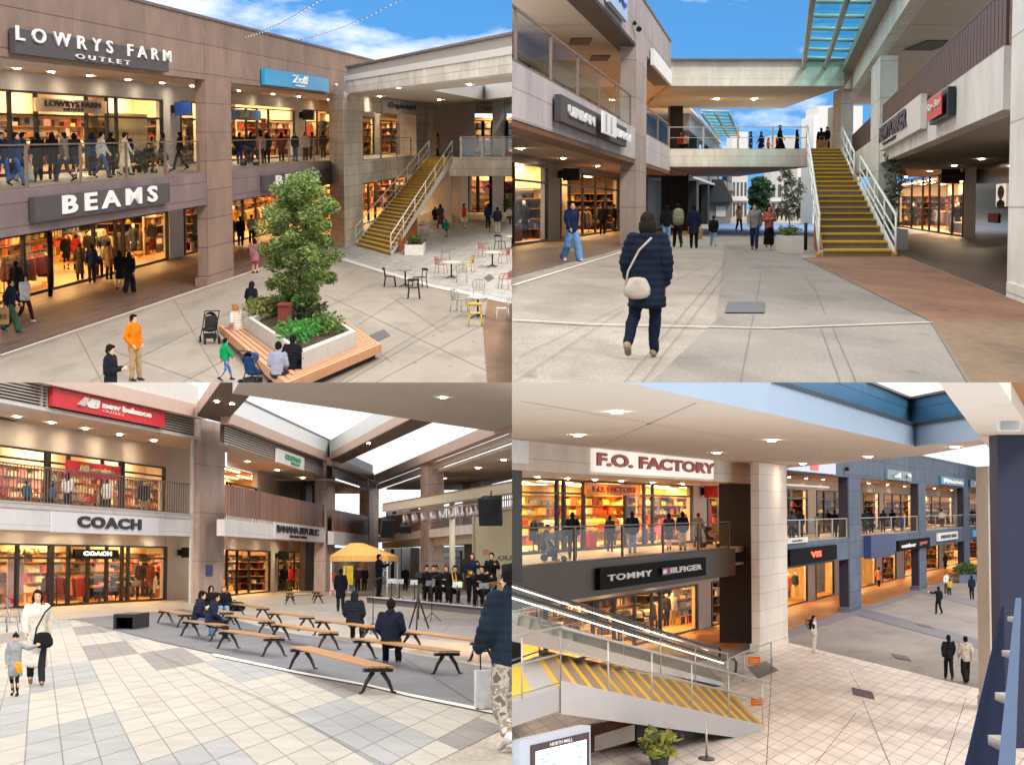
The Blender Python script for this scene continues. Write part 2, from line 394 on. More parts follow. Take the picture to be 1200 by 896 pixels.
def shelves(C, W, a, b, z0, z1, d, seed, label, rows=4, dep=.45, names=('display_shelf', 'shelving'), colors=None, dens=.85):
    """wall shelving packed with goods"""
    r = random.Random(seed); zm = (z0+z1)/2; ta, tb = W.t(a, zm)if isinstance(a, (int, float)) else a[0], W.t(b, zm) if isinstance(b, (int, float)) else b[0]
    if ta > tb: ta, tb = tb, ta
    T = Thing(C, names[0], W.P(ta, z0, d), label, names[1])
    s = MB(); hgt = (z1-z0)/rows
    for i in range(rows+1): W.box(s, ta, tb, z0+i*hgt-.03, z0+i*hgt, d, d+dep)
    nb = max(2, int((tb-ta)/8)+1)
    for i in range(nb+1):
        t = ta+(tb-ta)*i/nb; W.box(s, t-.08, t+.08, z0, z1, d-.002, d+dep*.98)
    T.part('shelf_boards', s, mat('shelf wood', '#8c5f34', .5, .15, 4))
    g = MB()
    for i in range(rows):
        t = ta+.15
        while t < tb-.4:
            w = r.uniform(.35, 1.5)
            if r.random() < dens:
                h = r.uniform(.35, .9)*hgt; W.box(g, t, min(t+w*.9, tb), z0+i*hgt, z0+i*hgt+h, d+.05, d+dep*r.uniform(.6, .95), r.choice(colors) if colors else r.randrange(len(MERCH)))
            t += w
    o = T.part('goods', g, MERCH, kind='stuff'); return T
def rack(C, base, along, L, seed, label, h=1.35, colors=None, n=None, group=None):
    """clothes rail with hanging garments; along = unit direction"""
    r = random.Random(seed); T = Thing(C, 'clothes_rack', base, label, 'clothes rack', group); d = V(along).normalized(); nn = V((d.y, -d.x, 0)); B = V(base)
    m = MB(); e = [B, B+d*L]
    for p in e:
        m.tube([p, p+V((0, 0, h))], .025); m.tube([p-nn*.25+V((0, 0, .03)), p+nn*.25+V((0, 0, .03))], .025)
    m.tube([e[0]+V((0, 0, h)), e[1]+V((0, 0, h))], .025); T.part('rail', m, BLK)
    g = MB(); n = n or max(5, int(L/.35)); cc = r.choice([2, 3, 5, 12, 9, 0])
    for i in range(n):
        t = L*(i+.6)/(n+.4); hh = r.uniform(.7, 1.05); w = r.uniform(.2, .27); th = L/n*.36
        if r.random() < .4: cc = r.choice(colors) if colors else r.randrange(len(MERCH))
        p = B+d*t+V((0, 0, h-.04))
        a = [p-d*th-nn*w*.7-V((0, 0, .1)), p+d*th-nn*w*.7-V((0, 0, .1)), p+d*th+nn*w*.7-V((0, 0, .1)), p-d*th+nn*w*.7-V((0, 0, .1))]
        bt = [p-d*th*1.2-nn*w-V((0, 0, hh)), p+d*th*1.2-nn*w-V((0, 0, hh)), p+d*th*1.2+nn*w-V((0, 0, hh)), p-d*th*1.2+nn*w-V((0, 0, hh))]
        tp = [p-d*th*.5-nn*.06, p+d*th*.5-nn*.06, p+d*th*.5+nn*.06, p-d*th*.5+nn*.06]
        g.hexa(bt, a, cc); g.hexa(a, tp, cc)
    T.part('garments', g, MERCH, kind='stuff'); return T
def goods_table(C, base, along, L, wd, seed, label, h=.8, colors=None, group=None):
    r = random.Random(seed); T = Thing(C, 'display_table', base, label, 'display table', group); d = V(along).normalized(); n = V((d.y, -d.x, 0)); B = V(base); zz = V((0, 0, 1))
    def bx(mb, t0, t1, w0, w1, z0, z1, mi=0):
        b = [B+d*t0+n*w0, B+d*t1+n*w0, B+d*t1+n*w1, B+d*t0+n*w1]; mb.hexa([p+zz*z0 for p in b], [p+zz*z1 for p in b], mi)
    m = MB(); bx(m, 0, L, -wd/2, wd/2, h-.06, h); T.part('tabletop', m, mat('shelf wood', '#8c5f34'))
    for t in (.1, L-.3):
        for w in (-wd/2+.03, wd/2-.1):
            q = MB(); bx(q, t, t+.2, w, w+.07, 0, h-.062); T.part('leg', q, BLK)
    g = MB(); t = .2
    while t < L-.5:
        w = r.uniform(.5, 1.1)
        for k in range(2):
            ht = r.uniform(.06, .3); bx(g, t, t+w*.85, -wd*.45+k*wd*.47, -wd*.05+k*wd*.47, h, h+ht, r.choice(colors) if colors else r.randrange(len(MERCH)))
        t += w
    T.part('goods', g, MERCH, kind='stuff'); return T
def balustrade(C, W, a, b, z0, z1, label, posts=4, off=0, m=BRONZE, name='glass_balustrade', pane=RAILGLASS, extra=0, group='balustrades', mid=False, pr=.03):
    zm = (z0+z1)/2; ta, tb = W.t(a, zm), W.t(b, zm)
    T = Thing(C, name, W.P(ta, z0, off), label, 'balustrade', None)
    r = MB(); W.box(r, ta, tb, z1-.05, z1, off-.04, off+.04)
    W.box(r, ta, tb, z0, z0+.04, off-.03, off+.03); 
    if mid: W.box(r, ta, tb, (z0+z1)/2, (z0+z1)/2+.035, off-.02, off+.02)
    T.part('handrail', r, m)
    for i in range(posts+1):
        t = ta+(tb-ta)*i/posts; p = MB(); W.box(p, t-pr*2.5, t+pr*2.5, z0+.002, z1-.002, off-.035, off+.035); T.part('post', p, m)
    if pane:
        for i in range(posts):
            g = MB(); t0, t1 = [ta+(tb-ta)*(i+q)/posts for q in (.02, .98)]
            g.face([W.P(t0, z0+.08, off), W.P(t1, z0+.08, off), W.P(t1, z1-.12, off), W.P(t0, z1-.12, off)]); T.part('pane', g, pane)
    return T
def barfence(C, W, a, b, z0, z1, label, n, m, off=0, name='bar_railing', wd=.03, th=.05, rail=True, cat='railing'):
    zm = (z0+z1)/2; ta, tb = W.t(a, zm), W.t(b, zm); T = Thing(C, name, W.P(ta, z0, off), label, cat)
    r = MB(); W.box(r, ta, tb, z1-.06, z1, off-.04, off+.04); W.box(r, ta, tb, z0, z0+.05, off-.035, off+.035); T.part('handrail', r, m)
    g = MB()
    for i in range(n):
        t = ta+(tb-ta)*(i+.5)/n; W.box(g, t-wd, t+wd, z0+.05, z1-.06, off-th/2, off+th/2)
    T.part('bars', g, m, kind='stuff'); return T
def stairs(C, bl, br, tl, tr, n, label, rails, zb=None, tread=None, side=None, th=.35, name='staircase', tp=.2):
    """flight between ground pixels bl, br and top corners tl, tr (3D); yellow nosings on each tread"""
    T = Thing(C, name, bl, label, 'staircase'); tm = tread or mat('stair tread', '#9c8570', .8, .15, 5)
    for i in range(n):
        f0, f1 = i/n, (i+1)/n
        a0, b0 = bl.lerp(tl, f0), br.lerp(tr, f0); a1, b1 = bl.lerp(tl, f1), br.lerp(tr, f1)
        s = MB(); y = MB(); up = V((0, 0, a1.z-a0.z)); fl = lambda p, z: V((p.x, p.y, z))
        s.face([a0, b0, b0+up, a0+up]); s.face([a0+up, b0+up, fl(b1, b1.z), fl(a1, a1.z)])
        s.face([a0, a0+up, fl(a1, a1.z)]); s.face([b0, fl(b1, b1.z), b0+up])
        q = .22; aq, bq = (a0+up).lerp(a1, q), (b0+up).lerp(b1, q); e = V((0, 0, .006)); o = (a0-a1); o.z = 0; o = o*.03
        y.face([a0+up+e+o, b0+up+e+o, bq+e, aq+e]); dn = V((0, 0, (a1.z-a0.z)*.28)); y.face([a0+up+e+o-dn, b0+up+e+o-dn, b0+up+e+o, a0+up+e+o]); so_ = T.part('step', s, tm); T.part('nosing', y, YEL, so_)
    w = MB(); dz = V((0, 0, -th)); out = (br-bl).normalized()*.12
    for (p, q, sgn) in ((bl, tl, -1), (br, tr, 1)):
        u = V((0, 0, .16)); o = out*sgn
        w.hexa([p+dz*tp, p+o+dz*tp, q+o+dz, q+dz], [p+u, p+o+u, q+o+u, q+u])
    T.part('stringer', w, side or mat('stair stringer', '#cfcac2', .5, .06))
    sf = MB(); sf.face([bl+dz*.2, br+dz*.2, tr+dz, tl+dz]); T.part('soffit', sf, side or mat('stair stringer', '#cfcac2', .5, .06))
    return T
def handrail(T, a, b, h=1.0, n=5, r=.03, m=WHITEM, mids=(.5, .1), name='handrail', rp=.025):
    rl = MB(); up = V((0, 0, h)); rl.tube([a+up, b+up], r, 8)
    for k in mids: rl.tube([a+up*k, b+up*k], r*.7, 6)
    o = T.part(name, rl, m)
    for i in range(n+1):
        p = a.lerp(b, i/n); q = MB(); q.tube([p, p+up], rp, 6); T.part('rail_post', q, m, o)
    return o
def pslab(W, mb, a, b, z0, z1, d0, d1):
    F_, B_ = W.shift(d0), W.shift(d1); q = [F_.at(a, z0), F_.at(b, z0), B_.at(b, z0), B_.at(a, z0)]; mb.hexa(q, [V((p.x, p.y, z1)) for p in q])
def seams(T, W, a, b, z, d0, d1, n, name='soffit_joint'):
    ta, tb = W.t(a), W.t(b); m = MB()
    for i in range(1, n): t = ta+(tb-ta)*i/n; m.face([W.P(t-.05, z, d0), W.P(t+.05, z, d0), W.P(t+.05, z, d1), W.P(t-.05, z, d1)])
    m.face([W.P(ta, z-.002, (d0+d1)/2-.012), W.P(tb, z-.002, (d0+d1)/2-.012), W.P(tb, z-.002, (d0+d1)/2+.012), W.P(ta, z-.002, (d0+d1)/2+.012)])
    T.part(name, m, mat('soffit seam', '#8a8078', .8))
def downlights(T, pts, r=.12, k=4.0, name='downlight'):
    for p in pts:
        m = MB(); q = [p+V((r*math.cos(t*math.pi/6), r*k*math.sin(t*math.pi/6), -.02)) for t in range(12)]; m.face(q); T.part(name, m, SPOT)
# ------------------------------------------------------------------ people
SKIN = mat('skin', '#d9a98a', .6, .06, 6); EYE = mat('eye dark', '#1a1210', .4); LIP = mat('lip', '#a8574c', .5)
def remesh(mb, name, vox, mats, keep=1.0, wrinkle=0.0, freq=9):
    me = mb.mesh(name+' raw', mats if isinstance(mats, list) else [mats]); ob = bpy.data.objects.new('tmp', me); COL.objects.link(ob)
    mod = ob.modifiers.new('r', 'REMESH'); mod.mode = 'VOXEL'; mod.voxel_size = vox; mod.use_smooth_shade = True
    sm = ob.modifiers.new('s', 'SMOOTH'); sm.iterations = 3; sm.factor = .5
    if keep < 1:
        de = ob.modifiers.new('d', 'DECIMATE'); de.ratio = keep
    dg = bpy.context.evaluated_depsgraph_get(); out = bpy.data.meshes.new_from_object(ob.evaluated_get(dg)); out.name = name
    bpy.data.objects.remove(ob); bpy.data.meshes.remove(me)
    if wrinkle:
        nn = [v.normal.copy() for v in out.vertices]
        for v, n in zip(out.vertices, nn):
            k = noise.noise(V((v.co.x*freq, v.co.y*freq, v.co.z*freq*.7)))+.5*noise.noise(v.co*freq*2.1)
            v.co += n*k*wrinkle
    out.polygons.foreach_set('use_smooth', [True]*len(out.polygons))
    while len(out.materials) < 1: out.materials.append(None)
    if not len(out.materials) or out.materials[0] is None:
        out.materials.clear(); out.materials.append(mats[0] if isinstance(mats, list) else mats)
    return out
def pose_joints(pose):
    """joints of a 1.70 m figure facing -Y; returns dict"""
    J = dict(hz=.90, lean=0.0, hip=V((0, 0, .9)), head=0.0)
    arm = {1: [V((.17, 0, 1.40)), V((.225, .03, 1.13)), V((.215, -.05, .88))], -1: [V((-.17, 0, 1.40)), V((-.225, .03, 1.13)), V((-.215, -.05, .88))]}
    leg = {1: [V((.09, 0, .90)), V((.095, -.02, .48)), V((.10, .02, .08))], -1: [V((-.09, 0, .90)), V((-.095, -.02, .48)), V((-.10, .02, .08))]}
    dz = 0
    if pose == 'walk':
        leg[1] = [V((.09, 0, .89)), V((.09, -.17, .50)), V((.09, -.27, .09))]; leg[-1] = [V((-.09, 0, .89)), V((-.09, .06, .47)), V((-.09, .33, .15))]
        arm[1] = [arm[1][0], V((.225, .12, 1.15)), V((.21, .12, .90))]; arm[-1] = [arm[-1][0], V((-.225, -.07, 1.14)), V((-.20, -.22, .95))]
    if pose == 'stride':
        leg[-1] = [V((-.09, 0, .89)), V((-.09, -.17, .50)), V((-.09, -.27, .09))]; leg[1] = [V((.09, 0, .89)), V((.09, .06, .47)), V((.09, .33, .15))]
        arm[-1] = [arm[-1][0], V((-.225, .12, 1.15)), V((-.21, .12, .90))]; arm[1] = [arm[1][0], V((.225, -.07, 1.14)), V((.20, -.22, .95))]
    if pose == 'phone':
        arm[1] = [arm[1][0], V((.22, .0, 1.13)), V((.10, -.25, 1.20))]; arm[-1] = [arm[-1][0], V((-.22, .02, 1.13)), V((-.06, -.27, 1.18))]; J['head'] = .25
    if pose == 'amble':
        leg[1] = [V((.09, 0, .89)), V((.15, .02, .49)), V((.21, .26, .17))]; leg[-1] = [V((-.09, 0, .89)), V((-.09, -.10, .50)), V((-.07, -.12, .08))]
        arm[1] = [arm[1][0], V((.25, -.02, 1.13)), V((.24, -.16, .93))]
    if pose == 'pocket':
        arm[1] = [arm[1][0], V((.27, .06, 1.14)), V((.18, -.09, .95))]; arm[-1] = [arm[-1][0], V((-.27, .06, 1.14)), V((-.18, -.09, .95))]
        leg[1][1] += V((.02, -.02, 0)); leg[1][2] += V((.04, -.06, 0))
    if pose == 'push':
        arm[1] = [arm[1][0], V((.24, -.06, 1.13)), V((.17, -.34, 1.02))]; arm[-1] = [arm[-1][0], V((-.24, -.06, 1.13)), V((-.17, -.34, 1.02))]; J['lean'] = .08
        leg[-1] = [V((-.09, 0, .89)), V((-.09, -.1, .49)), V((-.09, -.15, .08))]; leg[1] = [V((.09, 0, .89)), V((.09, .04, .47)), V((.09, .2, .12))]
    if pose == 'reach':
        arm[1] = [arm[1][0], V((.25, -.08, 1.22)), V((.2, -.36, 1.32))]; arm[-1] = [arm[-1][0], V((-.22, .02, 1.13)), V((-.12, -.22, 1.08))]
    if pose == 'lift':
        arm[1] = [arm[1][0], V((.36, -.03, 1.30)), V((.58, -.08, 1.38))]
        leg[-1][2] += V((0, .2, .06)); leg[-1][1] += V((0, .02, 0)); leg[1][2] += V((0, -.14, 0)); leg[1][1] += V((0, -.1, 0))
    if pose in ('sit', 'play', 'situp'):
        dz = -.42
        for s in (1, -1):
            leg[s] = [V((.09*s, 0, .90)), V((.12*s, -.42, .92)), V((.12*s, -.42, .50))]
            arm[s] = [arm[s][0], V((.235*s, -.02, 1.13)), V((.10*s, -.28, 1.02))]
        if pose == 'play':
            arm[1] = [arm[1][0], V((.24, -.08, 1.15)), V((.05, -.34, 1.22))]; arm[-1] = [arm[-1][0], V((-.24, -.04, 1.13)), V((-.08, -.3, 1.04))]
        J['lean'] = .22 if pose == 'sit' else .05
    J['arm'], J['leg'], J['dz'] = arm, leg, dz
    return J
def upper(J, p):
    p = V(p); c, s = math.cos(J['lean']), math.sin(J['lean']); y, z = p.y, p.z-.9
    return V((p.x, y*c-z*s, .9+y*s+z*c+J['dz']))
def U(J, L): return [upper(J, p) for p in L]
def low(J, L): return [p+V((0, 0, J['dz'])) for p in L]
BODY = {}
def head_pt(J, p):
    """point given around the head centre -> posed"""
    c, s = math.cos(J['head']), math.sin(J['head']); y, z = p[1], p[2]
    return upper(J, V((p[0], y*c-z*s-.015, 1.585+y*s+z*c)))
def body_mesh(pose):
    k = ('body', pose)
    if k in BODY: return BODY[k]
    J = pose_joints(pose); m = MB()
    m.chain(U(J, [(0, 0, .88), (0, 0, .98), (0, 0, 1.10), (0, -.005, 1.27), (0, 0, 1.38), (0, 0, 1.42)]), [(.15, .105), (.15, .105), (.13, .095), (.155, .11), (.15, .085), (.09, .06)], 14)
    m.chain(U(J, [(0, .005, 1.40), (0, -.005, 1.53)]), [.055, .052])
    def H(p): return head_pt(J, p)
    rot = Matrix.Rotation(J['head']+J['lean'], 3, 'X')
    m.ell(H((0, .01, .02)), (.074, .092, .105), 16, 12, rot=rot); m.ell(H((0, -.035, -.055)), (.052, .055, .06), 12, 8, rot=rot)
    m.ell(H((0, -.097, -.02)), (.014, .02, .022), 8, 6, rot=rot)
    for s in (1, -1):
        m.ell(H((.078*s, .012, -.005)), (.012, .022, .032), 8, 6, rot=rot); m.ell(H((.033*s, -.078, -.03)), (.022, .018, .02), 8, 6, rot=rot)
        A = U(J, J['arm'][s]); m.chain([A[0], A[0].lerp(A[1], .5), A[1], A[1].lerp(A[2], .4), A[2]], [.055, .048, .04, .039, .027])
        d = (A[2]-A[1]).normalized(); side = V((1, 0, 0)) if abs(d.x) < .7 else V((0, 1, 0)); side = (side-d*side.dot(d)).normalized(); nr = d.cross(side)
        if pose not in ('phone', 'reach', 'push', 'play'): side, nr = nr, side
        c = A[2]+d*.05; m.chain([A[2], A[2]+d*.045, A[2]+d*.085], [.024, (.036, .02) if abs(side.x) > .5 else (.02, .036), .03])
        for q in range(4):
            o = side*(-.03+.02*q); b = A[2]+d*.085+o; ln = (.065, .078, .072, .055)[q]
            m.chain([b-d*.02, b+d*ln*.5, b+d*ln*.85+nr*(-.018)*1], [.0105, .0105, .0095], 6)
        b = A[2]+d*.03+side*(.036); m.chain([b-side*.01, b+d*.03+side*.02, b+d*.055+side*.022], [.012, .0115, .010], 6)
        L = low(J, J['leg'][s]); m.chain([L[0], L[0].lerp(L[1], .5), L[1], L[1].lerp(L[2], .35), L[2]], [.088, .075, .055, .054, .036])
        m.chain([L[2]+V((0, .03, -.035)), L[2]+V((0, -.12, -.045))], [.035, .03])
    me = remesh(m, 'body', .0125, [SKIN])
    # eyes and mouth are small separate pieces of the same mesh
    bm = bmesh.new(); bm.from_mesh(me); me.materials.append(EYE); me.materials.append(LIP)
    f = MB()
    for s in (1, -1):
        f.ell(H((.032*s, -.088, .002)), (.013, .008, .008), 8, 6, rot=rot); f.ell(H((.034*s, -.09, .024)), (.02, .006, .004), 8, 4, rot=rot)
    f.ell(H((0, -.09, -.064)), (.022, .008, .006), 8, 4, 1, rot=rot)
    vs = [bm.verts.new(v) for v in f.v]
    for fc, mi in zip(f.f, f.m):
        q = bm.faces.new([vs[i] for i in fc]); q.material_index = 1+mi; q.smooth = True
    bm.to_mesh(me); bm.free(); BODY[k] = me; return me
def top_mesh(pose, kind):
    k = ('top', pose, kind)
    if k in BODY: return BODY[k]
    J = pose_joints(pose); m = MB(); puff = kind in ('puffer', 'longpuffer'); e = .018+(.028 if puff else 0)+(.01 if kind in ('coat', 'hoodie', 'jacket') else 0)
    lo = {'shirt': .86, 'jacket': .80, 'hoodie': .82, 'puffer': .80, 'coat': .80, 'longpuffer': .80, 'longcoat': .8}[kind]
    sitting = J['dz'] < 0
    if sitting: lo = .86
    T = [(0, 0, lo), (0, 0, .98), (0, 0, 1.12), (0, -.005, 1.27), (0, 0, 1.39), (0, .0, 1.45)]
    m.chain(U(J, T), [(.155+e, .11+e), (.15+e, .108+e), (.142+e, .103+e), (.163+e, .115+e), (.152+e*.6, .09+e*.7), (.072+e*.4, .068+e*.4)], 16, cap=.15)
    for s in (1, -1):
        A = U(J, J['arm'][s]); c = A[1].lerp(A[2], .94)
        m.chain([A[0], A[0].lerp(A[1], .5), A[1], A[1].lerp(A[2], .5), c], [.06+e*.6, .056+e*.8, .05+e*.8, .046+e*.7, .036+e*.55])
    if kind in ('hoodie', 'jacket', 'puffer', 'longpuffer'):
        m.chain(U(J, [(-.075, .06, 1.44), (0, .105, 1.42), (.075, .06, 1.44)]), [.035, .05, .035])
        m.chain(U(J, [(0, .03, 1.44), (0, .02, 1.485)]), [.085, .075], 14)
    if kind in ('coat', 'longcoat', 'longpuffer') and not sitting:
        zb = {'coat': .56, 'longcoat': .34, 'longpuffer': .6}[kind]; L, Rr = J['leg'][1], J['leg'][-1]
        spread = max(abs(L[1].y-Rr[1].y), 0)*.35
        m.chain([V((0, .02, zb)), V((0, .01, (.8+zb)/2)), V((0, 0, .8)), V((0, 0, .95))], [(.18+e, .15+e+spread), (.175+e, .14+e+spread*.9), (.165+e, .125+e+spread*.5), (.155+e, .11+e)], 18, cap=.1)
    if kind in ('coat', 'longcoat', 'longpuffer') and sitting:
        for s in (1, -1):
            L = low(J, J['leg'][s]); m.chain([L[0], L[0].lerp(L[1], .95)], [.115, .09])
    me = remesh(m, 'top', .018, [cloth('#202020')], 1.0, .018 if not puff else .012, 9)
    if puff:
        for v in me.vertices:
            v.co += v.normal*.012*abs(math.sin(v.co.z*38)) - v.normal*.006
    BODY[k] = me; return me
def leg_mesh(pose, kind):
    k = ('leg', pose, kind)
    if k in BODY: return BODY[k]
    J = pose_joints(pose); m = MB(); w = {'trousers': .004, 'wide': .045, 'slim': -.012, 'skirt': 0, 'longskirt': 0}[kind]
    m.chain(U(J, [(0, 0, .87), (0, 0, 1.0)]), [(.165, .122), (.155, .115)], 14)
    if kind in ('trousers', 'wide', 'slim'):
        for s in (1, -1):
            L = low(J, J['leg'][s]); end = L[1].lerp(L[2], .98)
            m.chain([L[0], L[0].lerp(L[1], .5), L[1], L[1].lerp(L[2], .45), end], [.098, .088+w*.5, .072+w, .066+w*1.2, .056+w*1.4])
    else:
        zb = .5 if kind == 'skirt' else .22; d = J['dz']
        if d < 0:
            for s in (1, -1):
                L = low(J, J['leg'][s]); m.chain([L[0], L[1], L[1].lerp(L[2], .5)], [.12, .11, .12])
        else:
            m.chain([V((0, .02, zb)), V((0, 0, .75)), V((0, 0, .98))], [(.21, .20), (.185, .16), (.155, .12)], 16, cap=.1)
    me = remesh(m, 'bottom', .018, [cloth('#202020')], 1.0, .014, 9); BODY[k] = me; return me
def shoe_mesh(pose, s):
    k = ('shoe', pose, s)
    if k in BODY: return BODY[k]
    J = pose_joints(pose); L = low(J, J['leg'][s]); d = L[2]; sl = (L[2]-L[1]).normalized(); m = MB()
    lift = -.2 if d.z > .12 else 0
    m.chain([d+V((0, .045, -.03-lift*.1)), d+V((0, -.03, -.035)), d+V((0, -.13, -.05+lift*.35))], [(.042, .045), (.045, .042), (.043, .028)], 12); m.chain([d+V((0, .01, .0)), d+V((0, .01, -.03))], [.05, .05])
    me = remesh(m, 'shoe', .014, [cloth('#202020')], .6); BODY[k] = me; return me
def hair_mesh(pose, kind):
    k = ('hair', pose, kind)
    if k in BODY: return BODY[k]
    J = pose_joints(pose); m = MB(); H = lambda p: head_pt(J, p); rot = Matrix.Rotation(J['head']+J['lean'], 3, 'X')
    if kind == 'cap':
        m.ell(H((0, .018, .055)), (.086, .104, .075), 14, 8, rot=rot); m.ell(H((0, -.10, .045)), (.06, .065, .012), 12, 4, rot=rot)
    elif kind == 'beanie':
        m.ell(H((0, .02, .05)), (.09, .108, .098), 14, 8, rot=rot); m.ell(H((0, .03, .15)), (.03, .03, .03), 8, 6, rot=rot)
    elif kind == 'hood':
        m.ell(H((0, .035, .02)), (.105, .115, .125), 14, 8, rot=rot); m.ell(H((0, .05, -.08)), (.11, .09, .08), 14, 8, rot=rot)
    else:
        m.ell(H((0, .028, .045)), (.084, .098, .095), 14, 10, rot=rot); m.ell(H((0, -.035, .098)), (.066, .05, .035), 12, 6, rot=rot)
        for s in (1, -1): m.ell(H((.066*s, .015, .02)), (.024, .05, .06), 10, 6, rot=rot)
        if kind == 'bob':
            m.ell(H((0, .05, -.045)), (.108, .085, .11), 14, 8, rot=rot)
            for s in (1, -1): m.ell(H((.075*s, .0, -.04)), (.028, .055, .09), 10, 8, rot=rot)
        if kind == 'long':
            m.chain([H((0, .06, 0)), H((0, .075, -.12)), H((0, .10, -.27))], [(.095, .06), (.10, .055), (.075, .035)], 12)
            for s in (1, -1): m.chain([H((.07*s, .0, .0)), H((.082*s, -.005, -.10)), H((.085*s, -.02, -.22))], [.03, .034, .022])
        if kind == 'bun': m.ell(H((0, .10, .10)), (.045, .045, .045), 10, 8, rot=rot)
        if kind == 'short': m.ell(H((0, .06, -.02)), (.072, .06, .07), 12, 8, rot=rot)
    me = remesh(m, 'hair', .011, [cloth('#1a1512')], .8, .008, 34); BODY[k] = me; return me
HAIRC = {'cap': 'cap', 'beanie': 'knit_hat', 'hood': 'hood'}
def person(C, pos, face, pose, top, bottom, hair, label, h=1.68, shoes='#2a2624', group=None, child=False, skin=None, name='person', cat='person'):
    """pos = ground pixel or 3D point; top=(kind, colour), bottom=(kind, colour), hair=(kind, colour)"""
    p = C.g(*pos) if not isinstance(pos, Vector) else pos
    T = Thing(C, name, p, label, cat, group, rz=R(face), scale=h/1.70)
    cm = lambda c: c if not isinstance(c, (str, tuple)) else cloth(c)
    T.link('body', body_mesh(pose), mat=[skin or SKIN, EYE if cat == 'person' else (skin or SKIN), LIP if cat == 'person' else (skin or SKIN)])
    if top: T.link(top[0] if top[0] not in ('longpuffer', 'longcoat') else 'coat', top_mesh(pose, top[0]), mat=cm(top[1]))
    if bottom: T.link('skirt' if 'skirt' in bottom[0] else 'trousers', leg_mesh(pose, bottom[0]), mat=cm(bottom[1]))
    if shoes:
        for s in (1, -1): T.link('shoe', shoe_mesh(pose, s), mat=cm(shoes))
    if hair:
        o = T.link(HAIRC.get(hair[0], 'hair'), hair_mesh(pose, hair[0]), mat=cm(hair[1]))
    if child and hair:
        hs = 1.28; J = pose_joints(pose); c = upper(J, V((0, 0, 1.46)))
    return T
def mannequin(C, pos, face, top, bottom, label, h=1.75, pose='stand', col='#cfc6b8', hair=None):
    return person(C, pos, face, pose, top, bottom, hair, label, h, shoes=None, skin=mat('mannequin '+col, col, .5, .05), name='mannequin', cat='mannequin')
# carried things --------------------------------------------------
def bag(C, p, kind, col, label, face=0, s=1.0):
    """p = 3D point of the bag's bottom centre"""
    T = Thing(C, {'tote': 'shopping_bag', 'shoulder': 'shoulder_bag', 'pack': 'backpack', 'paper': 'paper_bag', 'case': 'suitcase'}[kind], p, label, {'tote': 'bag', 'shoulder': 'bag', 'pack': 'backpack', 'paper': 'bag', 'case': 'suitcase'}[kind], rz=R(face), scale=s)
    m = MB(); st = MB()
    if kind in ('tote', 'paper'):
        b = [V((-.17, -.06, 0)), V((.17, -.06, 0)), V((.17, .06, 0)), V((-.17, .06, 0))]; t = [V((x.x*1.03, x.y*1.1, .36)) for x in b]; m.hexa(b, t)
        for y in (-.05, .05): st.tube([(-.08, y, .36), (-.06, y, .47), (.06, y, .47), (.08, y, .36)], .009, 5)
        nm = 'bag_body'
    elif kind == 'shoulder':
        m.chain([(0, 0, .06), (0, 0, .14), (0, 0, .24)], [(.17, .07), (.17, .07), (.125, .04)], 12); st.tube([(-.15, 0, .14), (-.12, -.02, .35), (.02, -.03, .62), (.18, -.03, .78)], .015, 5); nm = 'bag_body'
    elif kind == 'pack':
        m.chain([(0, 0, .08), (0, 0, .25), (0, 0, .4)], [(.15, .09), (.16, .1), (.13, .075)], 12); m.chain([(0, .08, .1), (0, .09, .2)], [(.1, .05), (.1, .05)], 10)
        for s_ in (1, -1): st.tube([(.09*s_, -.06, .4), (.1*s_, -.2, .42), (.1*s_, -.22, .25), (.1*s_, -.08, .08)], .018, 5)
        nm = 'pack_body'
    else:
        b = [V((-.2, -.12, .05)), V((.2, -.12, .05)), V((.2, .12, .05)), V((-.2, .12, .05))]; m.hexa(b, [x+V((0, 0, .6)) for x in b])
        for k in range(9): m.box(-.19+k*.044, -.175+k*.044, -.128, .128, .06, .64)
        for x in (-.1, .1): st.tube([(x, .08, .65), (x, .08, .95)], .012, 6)
        st.tube([(-.11, .08, .95), (.11, .08, .95)], .016, 6); nm = 'case_shell'
    T.part(nm, m, cloth(col), local=True); T.part('strap' if kind in ('shoulder', 'pack') else 'handle', st, cloth(col if kind != 'case' else '#33302c'), local=True)
    if kind == 'case':
        for x in (-.16, .16):
            for y in (-.09, .09):
                w = MB(); w.ell((x, y, .03), (.015, .03, .03)); T.part('wheel', w, BLK, local=True)
    return T
